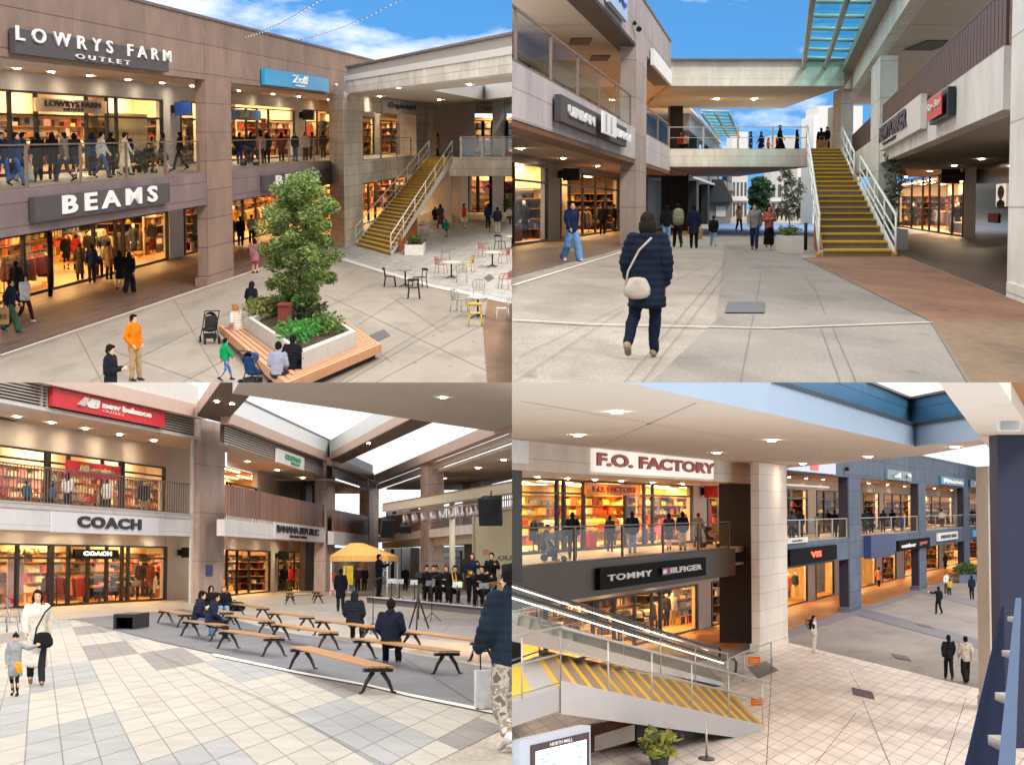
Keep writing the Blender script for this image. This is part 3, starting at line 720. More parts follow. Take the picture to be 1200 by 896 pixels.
def stroller(C, pos, face, col, label, h=1.0):
    p = C.g(*pos) if not isinstance(pos, Vector) else pos
    T = Thing(C, 'stroller', p, label, 'stroller', rz=R(face), scale=h)
    f = MB()
    for s in (1, -1):
        f.tube([(.22*s, -.38, .12), (.22*s, .05, .55), (.22*s, .42, 1.02)], .016); f.tube([(.22*s, .3, .12), (.22*s, .0, .5)], .016)
    f.tube([(-.22, .42, 1.02), (.22, .42, 1.02)], .02); T.part('frame', f, mat('stroller frame', '#3a3838', .4, .05, metal=.4), local=True)
    st = MB(); st.chain([(0, .12, .45), (0, -.12, .42)], [(.2, .1), (.2, .08)]); st.chain([(0, .14, .45), (0, .24, .82)], [(.19, .05), (.18, .05)]); T.part('seat', st, cloth(col), local=True)
    c = MB(); rings = []
    for k in range(6):
        a = math.pi*.5*k/5-.1; rings.append([V((.21*math.cos(t*math.pi/8), .22-.36*math.sin(a)*abs(math.sin(t*math.pi/8)) , .68+.30*math.sin(t*math.pi/8)*math.cos(a*.6))) for t in range(9)])
    c.loft(rings, 0, False); T.part('canopy', c, cloth(col), local=True)
    b = MB(); b.box(-.18, .18, -.12, .22, .16, .3); T.part('basket', b, cloth('#2b2b2e'), local=True)
    for s in (1, -1):
        for y, r in ((-.38, .1), (.3, .13)):
            w = MB(); w.loft([w.ring(V((.22*s+dx, y, r)), V((0, 1, 0)), V((0, 0, 1)), q, q, 16) for dx, q in ((-.02, r*.8), (-.02, r), (.02, r), (.02, r*.8))]); T.part('wheel', w, BLK, local=True)
    return T
# furniture -------------------------------------------------------
PROTO = {}
def chair(C, pos, face, kind, col, label, group='cafe chairs on the terrace', k=1.0):
    p = C.g(*pos) if not isinstance(pos, Vector) else pos; T = Thing(C, 'cafe_chair', p, label, 'chair', group, rz=R(face), scale=k)
    key = kind
    if key not in PROTO:
        P = {}
        m = MB(); m.box(-.21, .21, -.21, .21, .43, .46); P['seat'] = m.mesh('seat', BLK)
        legs = []
        for sx in (1, -1):
            for sy in (1, -1):
                q = MB(); q.tube([(.19*sx, .19*sy, .44), (.23*sx, .24*sy, 0)], .022 if kind == 'wood' else .016, 6); legs.append(q.mesh('leg', BLK))
        P['legs'] = legs; b = MB()
        if kind == 'wood':
            for s in (1, -1): b.tube([(.2*s, .2, .44), (.2*s, .25, .8)], .02)
            b.chain([(-.2, .25, .76), (0, .29, .77), (.2, .25, .76)], [.05, .06, .05], 8)
        else:
            b.tube([(-.22, .15, .46), (-.24, .24, .72), (-.12, .3, .8), (.12, .3, .8), (.24, .24, .72), (.22, .15, .46)], .016)
            for i in range(6): b.tube([(-.15+.06*i, .21, .46), (-.13+.052*i, .29, .79)], .009, 4)
            if kind == 'arm':
                for s in (1, -1): b.tube([(.24*s, .24, .68), (.26*s, -.1, .66), (.23*s, -.2, .46)], .018)
                b.box(-.2, .2, .2, .23, .47, .74)
        P['backrest'] = b.mesh('backrest', BLK); PROTO[key] = P
    P = PROTO[key]; mt = mat('chair paint '+col, col, .45, .08)
    T.link('seat', P['seat'], mat=mt); T.link('backrest', P['backrest'], mat=mt)
    for l in P['legs']: T.link('leg', l, mat=mt)
    return T
def cafe_table(C, pos, col, label, r=.38, group='round cafe tables on the terrace', ys=2.2, base='#26242a'):
    p = C.g(*pos) if not isinstance(pos, Vector) else pos; T = Thing(C, 'cafe_table', p, label, 'table', group)
    t = MB(); t.loft([[V((q*math.cos(a*math.pi/12), q*ys*math.sin(a*math.pi/12), z)) for a in range(24)] for q, z in ((r*.96, .70), (r, .71), (r, .735), (r*.97, .74))], smooth=False)
    T.part('tabletop', t, mat('table top '+col, col, .4, .12, 8), local=True)
    c = MB(); c.tube([(0, 0, .02), (0, 0, .7)], .035, 8); T.part('column', c, mat('table base '+base, base, .5), local=True)
    for a in range(4):
        f = MB(); x, y = math.cos(a*math.pi/2+.6)*.3, math.sin(a*math.pi/2+.6)*.3*ys; f.tube([(0, 0, .12), (x*.6, y*.6, .06), (x, y, .02)], .022); T.part('foot', f, mat('table base '+base, base, .5), local=True)
    return T
def leafmat(key, c1, c2):
    return mat(key, c1, .5, .35, 1.2, spec=.4)
LEAF = None
def leaves(mb, center, rad, n, size, r, flat=.6, mats=3):
    for _ in range(n):
        d = V((r.gauss(0, 1), r.gauss(0, 1), r.gauss(0, 1))).normalized()*(r.random()**.45)
        p = center+V((d.x*rad[0], d.y*rad[1], d.z*rad[2])); a = V((r.gauss(0, 1), r.gauss(0, 1), r.gauss(0, flat))).normalized(); b = a.cross(V((r.gauss(0, 1), r.gauss(0, 1), r.gauss(0, 1)))).normalized()
        s = size*r.uniform(.6, 1.3); mi = r.randrange(mats)
        mb.face([p-a*s, p+b*s*.42+a*s*.1, p+a*s, p-b*s*.42+a*s*.1], mi)
def tree(C, base, hgt, crown, label, seed=3, leaf=.16, n=160, trunk=.09, group=None, clear=.35, mats=None, deep=2.0):
    """crown = half width in metres; foliage is gathered in clumps round the limbs"""
    r = random.Random(seed); B = V(base); T = Thing(C, 'broadleaf_tree', B, label, 'tree', group)
    t = MB(); pts = [V((0, 0, 0))]
    for k in range(1, 7): pts.append(V((r.uniform(-.08, .08)*k*.4, r.uniform(-.1, .1)*k*.4, hgt*.92*k/6)))
    t.tube(pts, [trunk*(1-.13*k) for k in range(7)], 8); clumps = []
    nl = 44
    for i in range(nl):
        f = clear+(.97-clear)*i/(nl-1); k = min(5, int(f/.92*6)) if f < .92 else 5; s = pts[k].lerp(pts[k+1], min(1, f/.92*6-k)) if f < .92 else pts[6]
        prof = math.sin(min(1, (f-clear)/(1-clear)*.86+.14)*math.pi)**.55
        a = i*2.4+r.uniform(-.4, .4); L = crown*prof*r.uniform(.55, 1.05); e = s+V((math.cos(a)*L, math.sin(a)*L*deep, hgt*r.uniform(.02, .10)))
        t.tube([s, s.lerp(e, .5)+V((0, 0, .08)), e], [trunk*.35, trunk*.22, trunk*.1], 5)
        clumps.append(e); clumps.append(s.lerp(e, .6)+V((r.uniform(-.1, .1), r.uniform(-.2, .2), r.uniform(-.1, .2))))
    T.part('trunk', t, mat('bark', '#5b4636', .9, .2, 8, bump=.4), local=True)
    m = MB()
    for c in clumps:
        q = r.uniform(.26, .52)*crown*.72; leaves(m, c, (q, q*deep*.8, q*.8), int(n*r.uniform(.5, 1.3)), leaf*r.uniform(.7, 1.35), r, mats=len(mats) if mats else 3)
    T.part('crown', m, mats or [mat('leaf dark', '#2f4a22', .5, .3, 2), mat('leaf mid', '#4a6a30', .5, .3, 2), mat('leaf light', '#7a8f4a', .5, .3, 2)], local=True)
    return T
def shrub(C, base, rad, label, seed=1, leaf=.09, n=260, mats=None, name='shrub', cat='shrub', group=None):
    r = random.Random(seed); T = Thing(C, name, base, label, cat, group); m = MB()
    for k in range(7):
        a = k*.9; leaves(m, V((math.cos(a)*rad[0]*.5*(k > 0), math.sin(a)*rad[1]*.5*(k > 0), rad[2]*r.uniform(.45, .75))), (rad[0]*.55, rad[1]*.55, rad[2]*.5), n//7, leaf, r)
    s = MB()
    for k in range(5): s.tube([(r.uniform(-.1, .1), r.uniform(-.1, .1), 0), (r.uniform(-.6, .6)*rad[0], r.uniform(-.6, .6)*rad[1], rad[2])], .012, 4)
    T.part('stems', s, mat('bark', '#5b4636'), local=True)
    T.part('foliage', m, mats or [mat('leaf dark', '#2f4a22'), mat('leaf mid', '#4a6a30'), mat('leaf light', '#7a8f4a')], local=True)
    return T
def planter_box(C, pos, w, h, label, seed, dy=1.0, plant=(.5, .4), col='#d9d6cf', tall=None):
    p = C.g(*pos) if not isinstance(pos, Vector) else pos; T = Thing(C, 'planter_box', p, label, 'planter')
    m = MB(); m.box(-w/2, w/2, 0, dy, 0, h); i = MB(); i.box(-w/2+.05, w/2-.05, .05, dy-.05, h, h+.01); T.part('tub', m, mat('planter '+col, col, .7, .1, 4), local=True); T.part('soil', i, mat('soil', '#4a3626', .95, .3, 9), local=True)
    return T
# ================================================================== court one: brown wing, tree planter and stair
C1 = Court('planted court', 6.5, 155, 1.85, (-1, 1)); H = 6.5; ZF = -1.7
BROWN = panels('brown facade panel', '#93796b', '#68534a', 9.5, 1.22, .022, .55, .05, wear=.15)
BROWN2 = panels('mauve fascia panel', '#816e70', '#5a4b4e', 9.5, .7, .018, .5, .04, wear=.15)
BEIGE = panels('beige stone panel', '#e4ddd0', '#b5ada0', 6, .62, .016, .6, .05, wear=.15)
BEIGEP = mat('beige render', '#ded7ca', .7, .07, .8)
GREYW = mat('pale grey wall', '#ccc8c2', .6, .06, 1); SOFF = mat('soffit paint', '#d8d0c8', .7, .05, .6)
WHT = mat('white paint', '#dcd9d4', .5, .05); CHAR = mat('charcoal sign board', '#4b4548', .7, .08); LET = mat('white sign letter', '#f1efec', .35, .03); NAVY = mat('navy sign letter', '#1c2340', .4, .05)
L1 = Wall(C1, 240, 336, 767); S1 = L1.shift(-5.9)
CONC = stone('plaza concrete', '#a59a8e', '#887e73', .8, .25, 30)
g = sheet(C1, 'ground', [(-60, 470), (700, 470), (1500, 190), (-400, 190)], CONC)
uvL = lambda p: ((p-L1.p0).dot(L1.d), (p-L1.p0).dot(L1.n))
P = lambda W, px, z=-H, d=0: W.at(px, z, d)
mb = MB(); q = [P(L1, -30), P(L1, 420), P(L1, 420, -H, -6), P(L1, -30, -H, -6)]; q = [p+V((0, 0, .008)) for p in q]
mb.face(q, 0, [uvL(p) for p in q]); solo(C1, 'arcade_floor', mb, panels('arcade brown tile', '#5d4b46', '#8a7a72', 1.75, .62, .014, .5, .08, wear=.1), q[0], kind='structure')
# ---- building
T = Thing(C1, 'mall_wing', P(L1, 240), 'two storey brown panel shopping wing above the tree planter', 'building')
def wbox(T, W, nm, a, b, z0, z1, d0, d1, m):
    mb = MB(); W.pbox(mb, a, b, z0, z1, d0, d1); return T.part(nm, mb, m)
wbox(T, L1, 'roof_fascia', -40, 438, 2.2, 4.75, -.6, 0, BROWN)
wbox(T, L1, 'coping', -40, 438, 4.75, 4.86, -.7, .05, mat('coping metal', '#6d5f59', .4))
wbox(T, L1, 'balcony_fascia', -40, 397, -3.06, -1.72, -.5, 0, BROWN2)
wbox(T, L1, 'column', 241.5, 271, -H, 4.0, -.42, .03, BROWN); wbox(T, L1, 'column_base', 241, 271.5, -H, -H+.35, -.45, .07, BROWN)
mb = MB(); L1.box(mb, L1.t(-60), S1.t(412), -1.95, -1.7, -6.1, -.02); T.part('balcony_floor', mb, mat('balcony floor tile', '#7d736c', .5, .1))
mb = MB(); L1.box(mb, L1.t(-60), S1.t(414), 2.35, 2.5, -6.1, -.02); L1.box(mb, L1.t(-60), L1.t(440), 3.0, 3.2, -20, -.5); T.part('soffit', mb, SOFF)
seams(T, L1, -60, 420, 2.345, -5.8, -.1, 9); downlights(T, [S1.at(px, 2.34, 1.3) for px in (20, 60, 105, 150, 190, 225, 280, 320, 350, 385)], .09, 4)  # row filled out with added lamps to brighten the upper balcony
mb = MB(); L1.box(mb, L1.t(-60), S1.t(405), -2.75, -2.6, -6.1, -.3); T.part('arcade_ceiling', mb, SOFF)
zt = S1.z(100, 111); ztr = S1.z(100, 136.5)
storefront(T, S1, -45, 190, ZF, zt, [12, 43, 102, 126, 137], ztr, [(43, 102)], 6, zc=2.3, lamp=WARM2)
storefront(T, S1, 212, 233, ZF, zt, [], ztr, [], 4, zc=2.3, st=1)
storefront(T, S1, 262, 345, ZF, S1.z(315, 127.5), [289, 301.5, 315], S1.z(315, 141), [(289, 301.5)], 6, zc=2.3, lamp=WARM2)
storefront(T, S1, 358, 400, ZF, S1.z(370, 129), [372, 385], S1.z(370, 143), [], 5, zc=2.3, st=1)
mb = MB()
for a, b in ((190, 212), (233, 262), (345, 358)): S1.box(mb, S1.t(a)+.01, S1.t(b)-.01, ZF, 2.35, -.3, .0)
S1.box(mb, S1.t(-60), S1.t(412), zt+.002, 2.35, -.25, -.01); T.part('arcade_wall', mb, GREYW)
zg = S1.z(170, 251); zgt = S1.z(40, 283)
storefront(T, S1, -45, 196, -H, zg, [28, 60, 110, 136, 145], None, [(60, 110)], 7, zc=-2.9, floorcol='#a5702f')
storefront(T, S1, 216, 243, -H, zg, [], None, [], 2.2, zc=-2.9, st=1)
storefront(T, S1, 262, 405, -H, zg, [285, 300, 330, 360], None, [(285, 300)], 7, zc=-2.9, floorcol='#a5702f')
mb = MB()
for a, b in ((196, 216), (243, 262)): S1.box(mb, S1.t(a)+.01, S1.t(b)-.01, -H, -2.75, -.3, .0)
S1.box(mb, S1.t(-60), S1.t(405), zg+.002, -2.75, -.25, -.01); T.part('arcade_wall', mb, GREYW)
# open glass door leaf beside the entrance
D = MB(); a = S1.at(60, -H); b = S1.at(33, -H, 0)+S1.n*.9
for p0, p1 in ((a, a+V((0, 0, zg+H))), (b, b+V((0, 0, zg+H))), (a+V((0, 0, .1)), b+V((0, 0, .1))), (a+V((0, 0, zg+H-.05)), b+V((0, 0, zg+H-.05)))): D.tube([p0, p1], .09, 4)
dr = T.part('door', D, BLK); D = MB(); D.face([a, b, b+V((0, 0, zg+H)), a+V((0, 0, zg+H))]); T.part('pane', D, GLASS, dr)
# ---- goods
for i, (px, d, z, L, lab) in enumerate([(20, -2, ZF, 9, 'clothes rack by the first pane of the upper shop with the pale sign'), (70, -3.6, ZF, 10, 'clothes rack deep behind the upper shop doorway'), (105, -2, ZF, 10, 'clothes rack by the narrow panes of the upper shop'), (5, -1.4, -H, 6, 'clothes rack in the ground floor window at the open door'), (75, -5, -H, 8, 'clothes rack far inside the wide ground floor entrance'), (118, -2.5, -H, 9, 'clothes rack behind the ground floor door leaf'), (285, -2.5, -H, 14, 'clothes rack in the ground floor shop near the brown column')]):
    rack(C1, S1.at(px, z, d), S1.d, L, 30+i, lab)
for i, (px, d, z, lab) in enumerate([(55, -1.6, ZF, 'goods table just inside the upper shop doorway'), (140, -1.3, ZF, 'goods table behind the wide upper window'), (270, -2, ZF, 'goods table in the upper shop under the blue sign'), (88, -4.2, -H, 'goods table inside the ground floor entrance')]):
    goods_table(C1, S1.at(px, z, d), S1.d, 7, .9, 50+i, lab)
for px, d, t, b, lab in [(157, -.9, ('coat', '#3a3f46'), ('slim', '#2a2a2c'), 'mannequin in grey coat in the corner window'), (179, -1.0, ('jacket', '#2c2b35'), ('longskirt', '#5c1f22'), 'mannequin in dark top and red skirt in the corner window'), (222, -.9, ('jacket', '#3c4a5c'), ('trousers', '#26304a'), 'mannequin in denim jacket in the narrow window by the column'), (274, -1, ('longcoat', '#b7813a'), None, 'mannequin in ochre coat in the window behind the column')]:
    mannequin(C1, S1.at(px, -H+.25, d), 40, t, b, lab)
mannequin(C1, S1.at(221, ZF+.02, -.8), 30, ('shirt', '#4a6ea8'), ('trousers', '#5a7fc0'), 'mannequin in blue denim outfit in the narrow upper window by the column')
poster = lambda C, W, a, b, z0, z1, off, m, lab, nm='poster': (lambda mb: (W.pbox(mb, a, b, z0, z1, off, off+.03), solo(C, nm, mb, m, W.at(a, z0, off), lab, 'poster')))(MB())
RED = mat('red poster', '#b3201a', .5, .06)
poster(C1, S1, 315, 320, .1, .9, -.5, RED, 'red sale poster in the narrow pane of the blue sign shop')
poster(C1, S1, 359.5, 371, -1.3, .55, -.4, mat('red banner', '#d8331c', .5, .05), 'tall orange red banner in the window near the beige corner column')
poster(C1, S1, 140, 186, -.9, .9, -.6, mat('cream backdrop', '#d9c08a', .6, .1), 'cream display backdrop behind the wide upper window')
# ---- signs
zz = lambda W, px, a, b: (W.z(px, b), W.z(px, a))
z0, z1 = zz(L1, 9, 33, 62.5)
sign(C1, L1, 9, 191, z0, z1, .05, .3, CHAR, [('LOWRYS FARM', 9.5, 193, .53, 1.12, LET, .012, 0, .05, 1.75), ('OUTLET', 80, 144, .10, .31, LET, .0, 0, .05, 1.6)], 'long charcoal sign with white capital letters on the brown roof fascia')
z0, z1 = zz(L1, 305, 80, 99); sign(C1, L1, 305, 381, z0, z1, .05, .35, mat('cyan sign board', '#1c9fd8', .35, .04), [('Zoff', 338, 356, .34, .86, LET, .01), ('OUTLET', 341, 353, .12, .24, LET, 0)], 'bright cyan sign on the brown roof fascia')
z0, z1 = zz(L1, 35, 231, 260); sign(C1, L1, 33, 193, z0, z1, .04, .28, CHAR, [('BEAMS', 65, 177, .16, .96, LET, .03, 0, .05, 1.5)], 'charcoal sign with large white letters on the balcony fascia over the open entrance')
z0, z1 = zz(L1, 306, 206, 223.5); sign(C1, L1, 305, 378, z0, z1, .04, .28, CHAR, [('BEAMS', 318, 369, .2, .95, LET, .03, 0, .05, 1.5)], 'charcoal sign half hidden behind the tree top')
z0, z1 = zz(S1, 29, 114.5, 130.5); sign(C1, S1, 29, 114, z0, z1, .35, .08, mat('pale wood board', '#c9ad8c', .5, .1), [('LOWRYS FARM', 40, 106, .42, .86, NAVY, .0), ('OUTLET', 62, 86, .14, .32, NAVY, 0)], 'pale hanging sign over the upper shop doorway')
z0, z1 = zz(S1, 267, 128, 139.5); sign(C1, S1, 264, 298, z0, z1, .35, .08, mat('blue sign board', '#1480c8', .35, .04), [('Zoff', 272, 283, .2, .85, LET, .01)], 'small blue sign over the upper shop doorway behind the column')
def blade(C, W, px, z0, z1, wd, col, lab, txt=None, d0=.1, tm=None):
    T = Thing(C, 'projecting_sign', W.at(px, z0, d0), lab, 'sign'); t = W.t(px, (z0+z1)/2); mb = MB(); W.box(mb, t, t+.6, z0, z1, d0+.15, d0+wd); T.part('panel', mb, mat('blade '+col, col, .4, .05))
    mb = MB(); W.box(mb, t+.2, t+.4, z0+(z1-z0)*.2, z1-(z1-z0)*.2, d0-.1, d0+.16); T.part('bracket', mb, BLK)
    if txt:
        mb = MB(); fn = lambda s, z, d: W.P(t-d, z, d0+.15+s*(wd-.15)); lettering(mb, fn, txt, .12, .88, z0+(z1-z0)*.35, z0+(z1-z0)*.65, .01, .02); T.part('lettering', mb, tm or LET)
z0, z1 = zz(S1, 202, 120, 136); blade(C1, S1, 199, z0, z1, .95, '#1d4fa0', 'blue projecting sign on the grey wall beside the column')
z0, z1 = zz(S1, 352, 129, 141); blade(C1, S1, 350, z0, z1, .95, '#2a2626', 'black projecting sign next to the red banner')
# ---- balustrades on the brown wing
balustrade(C1, L1, -40, 237, ZF, L1.z(237, 165), 'glass balustrade in front of the shop with the pale sign', 5, -.15)
balustrade(C1, L1, 269, 396, ZF, L1.z(269, 164), 'glass balustrade in front of the blue sign shop', 4, -.15)
# ---- beige wing
L2 = Wall(C1, 404, 290, 767); R1 = Wall(C1, 404, 290, 33)
T = Thing(C1, 'mall_wing', L2.at(404, -H), 'beige stone wing with flat roof beam behind the yellow stair', 'building')
A = L2.at(404, -H); B = R1.at(387, -H); Dd = L2.at(426, -H); E = B+Dd-A; up = lambda p, z: V((p.x, p.y, z))
mb = MB(); quad = [A, Dd, E, B]
for i in range(4):
    p, q_ = quad[i], quad[(i+1) % 4]; w = (q_-p).length; mb.face([p, q_, up(q_, 2.3), up(p, 2.3)], 0, [(0, -H), (w*.9, -H), (w*.9, 2.3), (0, 2.3)])
T.part('column', mb, BEIGE)
for nm, a, b, m, d in (('beam', 2.16, 2.83, BEIGE, 0), ('white_band', 2.83, 3.12, WHT, .06), ('parapet', 3.12, 3.56, mat('parapet grey', '#a39b92', .6, .06), -.1), ('coping', 3.56, 3.66, mat('coping metal', '#6d5f59'), .0)):
    mb = MB(); R1.box(mb, R1.t(405.2), R1.t(640), a+.001, b, d-.8, d); T.part(nm, mb, m)
cp = lambda x, y, z=2.18: C1.g(x, y, z)
c = MB(); O = [cp(406, 110), cp(536, 126), cp(640, 112.5), cp(640, 84)]; h1, h2, h3, h4 = cp(507, 106), cp(567, 117), cp(640, 108.5), cp(640, 92)
c.face([O[0], h1, h4, O[3]]); c.face([O[0], O[1], h2, h1]); c.face([O[1], O[2], h3, h2]); T.part('soffit', c, SOFF)
c = MB(); k = V((0, 0, 1.0)); c.face([h1, h2, h2+k, h1+k]); c.face([h2, h3, h3+k, h2+k]); c.face([h1, h4, h4+k, h1+k]); T.part('skylight_rim', c, WHT)
c = MB(); wz = lambda y, px: L2.z(px, y)
def lw(nm, a, b, z0, z1, d0=-.3, d1=0, m=BEIGE, W=L2):
    mb = MB(); W.pbox(mb, a, b, z0, z1, d0, d1); return T.part(nm, mb, m)
zo = wz(131, 429)
lw('wall', 426, 488, zo, 2.18); lw('wall', 488, 507, -3.0, 2.18, -1.2); lw('wall', 507, 528.5, 1.45, 2.18); lw('wall', 528.5, 537, -H, 2.18, -.6); lw('balcony_fascia', 426, 488, -3.05, -1.75)
lw('recess_wall', 500, 535, ZF, 2.2, -2.3, -2.0, mat('recess grey', '#a9a49e', .6, .05))
Q = L2.shift(-3.4); storefront(T, Q, 424, 438, ZF, 1.1, [], .55, [], 3, st=2); storefront(T, Q, 446, 474, ZF, .9, [459], .3, [], 3, st=2, zc=1.4)
mb = MB(); Q.pbox(mb, 438, 446, ZF, 2.18, -.2, 0); Q.pbox(mb, 474, 500, ZF, 2.18, -.2, 0); Q.pbox(mb, 424, 500, 1.12, 2.18, -.22, -.02); L2.pbox(mb, 424, 490, -1.95, -1.7, -3.6, -.02); T.part('inner_wall', mb, GREYW)
Q2 = L2.shift(-3.0); storefront(T, Q2, 418, 476, -H, -3.6, [432, 440, 462], None, [], 4, zc=-3.2); mb = MB(); Q2.pbox(mb, 415, 500, -3.59, -2.9, -.2, 0); Q2.pbox(mb, 476, 500, -H, -2.9, -.2, 0); T.part('inner_wall', mb, GREYW)
z0, z1 = zz(L2, 447, 116, 132); sign(C1, L2, 447, 487, z0, z1, .04, .1, WHT, [('Graphatelab', 452, 485, .25, .85, NAVY, .03, .3)], 'white sign with dark script lettering on the beige wall above the stair')
balustrade(C1, L2, 428, 484, ZF, wz(162, 429), 'short glass balustrade in the beige wall opening beside the stair', 3, -.15)
downlights(T, [L2.at(px, 2.16, -1.6) for px in (440, 470, 500)], .1, 4); downlights(T, [Q2.at(px, -2.99, 1.2) for px in (430, 460)], .1, 4)  # added lamps that lift the beige wall under its soffit
for x, y in ((445, 113), (515, 117), (467, 103), (550, 99)): downlights(T, [cp(x, y, 2.17)], .1, 4)
# ---- footbridge and the far wing
FB = Wall(C1, 0, 0, p0=V((0, 142, 0)), d=V((1, 0, 0)))
T = Thing(C1, 'footbridge', FB.at(560, -3.0), 'beige footbridge joining the top of the yellow stair', 'bridge')
mb = MB(); FB.pbox(mb, 527, 640, -3.0, -1.72, -14, 0); T.part('deck', mb, BEIGE); mb = MB(); FB.pbox(mb, 500, 640, -1.95, -1.7, -26, -.3); T.part('walkway', mb, mat('balcony floor tile', '#7d736c'))
balustrade(C1, FB, 540, 640, ZF, FB.z(560, 160), 'glass balustrade along the beige footbridge', 4, -.2, WHITEM)
FW = Wall(C1, 0, 0, p0=V((0, 168, 0)), d=V((1, 0, 0)))
T = Thing(C1, 'mall_wing', FW.at(570, -H), 'distant white wing with shop windows beyond the footbridge', 'building')
mb = MB(); FW.pbox(mb, 500, 553, -H, 2.4, -.5, -.02); FW.pbox(mb, 500, 640, 1.5, 2.4, -.5, 0); FW.pbox(mb, 577, 594, -1.7, 1.5, -.5, 0); FW.pbox(mb, 500, 640, -3.4, -1.7, -.5, 0); T.part('wall', mb, mat('far wall white', '#d2cec9', .6, .06))
storefront(T, FW, 553, 577, ZF, .95, [566], .3, [], 4, st=1); storefront(T, FW, 594, 640, ZF, .95, [606], .3, [], 4, st=1); storefront(T, FW, 548, 575, -H, -3.5, [560], None, [], 4, st=1); storefront(T, FW, 575, 640, -H, -3.5, [590], None, [], 4, st=1)
for a, b in ((521, 529), (540, 548), (577, 590)):
    mb = MB(); q3 = Wall(C1, 0, 0, p0=V((0, 150, 0)), d=V((1, 0, 0))); q3.pbox(mb, a, b, -H, -2.98 if a < 570 else 2.2, -2, 0); T.part('column', mb, WHT)
q3 = Wall(C1, 0, 0, p0=V((0, 158, 0)), d=V((1, 0, 0)))
for a, b in ((547, 556),):
    mb = MB(); q3.pbox(mb, a, b, ZF, 2.2, -2, 0); T.part('column', mb, WHT)
mb = MB(); FW.pbox(mb, 480, 700, 2.2, 2.5, -4, 24); T.part('roof_slab', mb, WHT)
sign(C1, FW, 567, 584, 1.7, 2.15, .05, .08, WHT, [('melrose', .05, .95, .2, .85, mat('pink letter', '#d2486a'), .01)], 'small pale sign with pink letters on the distant white wing')
# ---- stair
bl, br = C1.g(417, 288), C1.g(458, 299.5); tl, tr = C1.at(503, 184, 141), C1.at(530, 184, 141); tl.z = tr.z = ZF
st = stairs(C1, bl, br, tl, tr, 28, 'tall yellow edged outdoor stair with white rails beside the beige column', None, tread=mat('stair tread ochre', '#b39c68', .8, .15, 5), side=mat('stair stringer', '#cfcac2'))
handrail(st, bl, tl, 1.1, 6); handrail(st, br, tr, 1.1, 6)
mb = MB(); a, b = C1.g(468, 296), C1.g(489, 278)
n = 9
for i in range(n):
    p, q_ = a.lerp(b, i/n), a.lerp(b, (i+.6)/n); hh = .8+1.9*i/n; w = V((.06, 0, 0)); mb.hexa([p, q_, q_+w, p+w], [x+V((0, 0, hh)) for x in (p, q_, q_+w, p+w)])
solo(C1, 'slat_screen', mb, mat('orange timber', '#a5572a', .6, .15, 5), a, 'orange timber slat screen closing the space under the stair', 'screen')
# ---- paving
WT = panels('white plaza tile', '#aeaba5', '#8b8881', 1, 1, .03, .55, .04, wear=.12)
sheet(C1, 'pavement', [(384, 300), (450, 320), (505, 336), (600, 356), (700, 380), (900, 240), (405, 240)], WT, .012, gridmap(C1, (500, 330), (600, 352), (540, 300), 8, 9))
sheet(C1, 'path', [(572, 350), (566, 380), (572, 460), (760, 460), (760, 395)], stone('brown stamped paving', '#8a6a50', '#6d5340', .8, .5, 14), .02)
sheet(C1, 'kerb_strip', [(384, 300), (450, 320), (505, 336), (600, 356), (700, 380), (700, 377), (600, 352.5), (505, 333), (450, 317), (388, 297)], mat('pale kerb stone', '#cfccc6', .7, .06), .02)
mb = MB(); j = lambda a, b, w=.022: strip(C1, mb, a, b, w, .009)
for a, b in [((200, 345), (262, 448)), ((0, 420), (300, 319)), ((60, 470), (340, 330)), ((170, 470), (430, 336)), ((395, 448), (565, 345)), ((405, 448), (572, 350)), ((380, 345), (600, 448)), ((300, 325), (180, 350)), ((420, 380), (500, 330)), ((340, 330), (460, 425)), ((440, 448), (566, 380)), ((90, 390), (120, 448)), ((130, 410), (300, 470)), ((430, 306), (395, 330)), ((455, 345), (520, 390)), ((270, 325), (330, 345))]: j(a, b)
solo(C1, 'paving_joints', mb, mat('joint line', '#6f695f', .9), C1.g(300, 400), kind='structure')
mb = MB(); strip(C1, mb, (0, 416.3), (400, 283), .12, .014); solo(C1, 'kerb_line', mb, mat('pale kerb stone', '#cfccc6'), C1.g(0, 416), kind='structure')
def hatch(C, c, lab, w=.55, d=3.0):
    p = C.g(*c)+V((0, 0, .016)); m = MB(); m.face([p+V((-w, 0, 0)), p+V((0, -d, 0)), p+V((w, 0, 0)), p+V((0, d, 0))]); solo(C, 'drain_cover', m, mat('hatch metal', '#4f4a4d', .6, .1, 6), p, lab, 'drain cover')
hatch(C1, (445, 393.5), 'dark drain cover in the paving off the bench corner', .34, 2.2); hatch(C1, (573, 326), 'dark drain cover in white tiles between the cafe tables', .26, 2.5)
# ---- planter with bench
T = Thing(C1, 'planter_bench', C1.g(350, 400), 'raised concrete planter wrapped by a slatted timber bench under the tree', 'planter')
zt_, zb_ = -5.62, -6.06
cur = [C1.g(291, 372, zt_), C1.g(354, 413, zt_), C1.g(417, 388, zt_), C1.g(354, 346, zt_)]; ins = [(p-sum(cur, V())/4)*.9+sum(cur, V())/4 for p in cur]
m = MB(); dn = lambda p, z: V((p.x, p.y, z))
for i in range(4):
    p, q_ = cur[i], cur[(i+1) % 4]; a, b = ins[i], ins[(i+1) % 4]; m.face([dn(p, -H), dn(q_, -H), q_, p]); m.face([p, q_, b, a]); m.face([a, b, dn(b, -5.9), dn(a, -5.9)])
T.part('kerb', m, mat('planter concrete', '#b9b5ad', .8, .1, 2)); m = MB(); m.face([dn(p, -5.78) for p in ins]); T.part('soil', m, mat('soil', '#4a3626', .95, .3, 9))
WD = mat('bench timber', '#b98762', .6, .15, 3, streak=True)
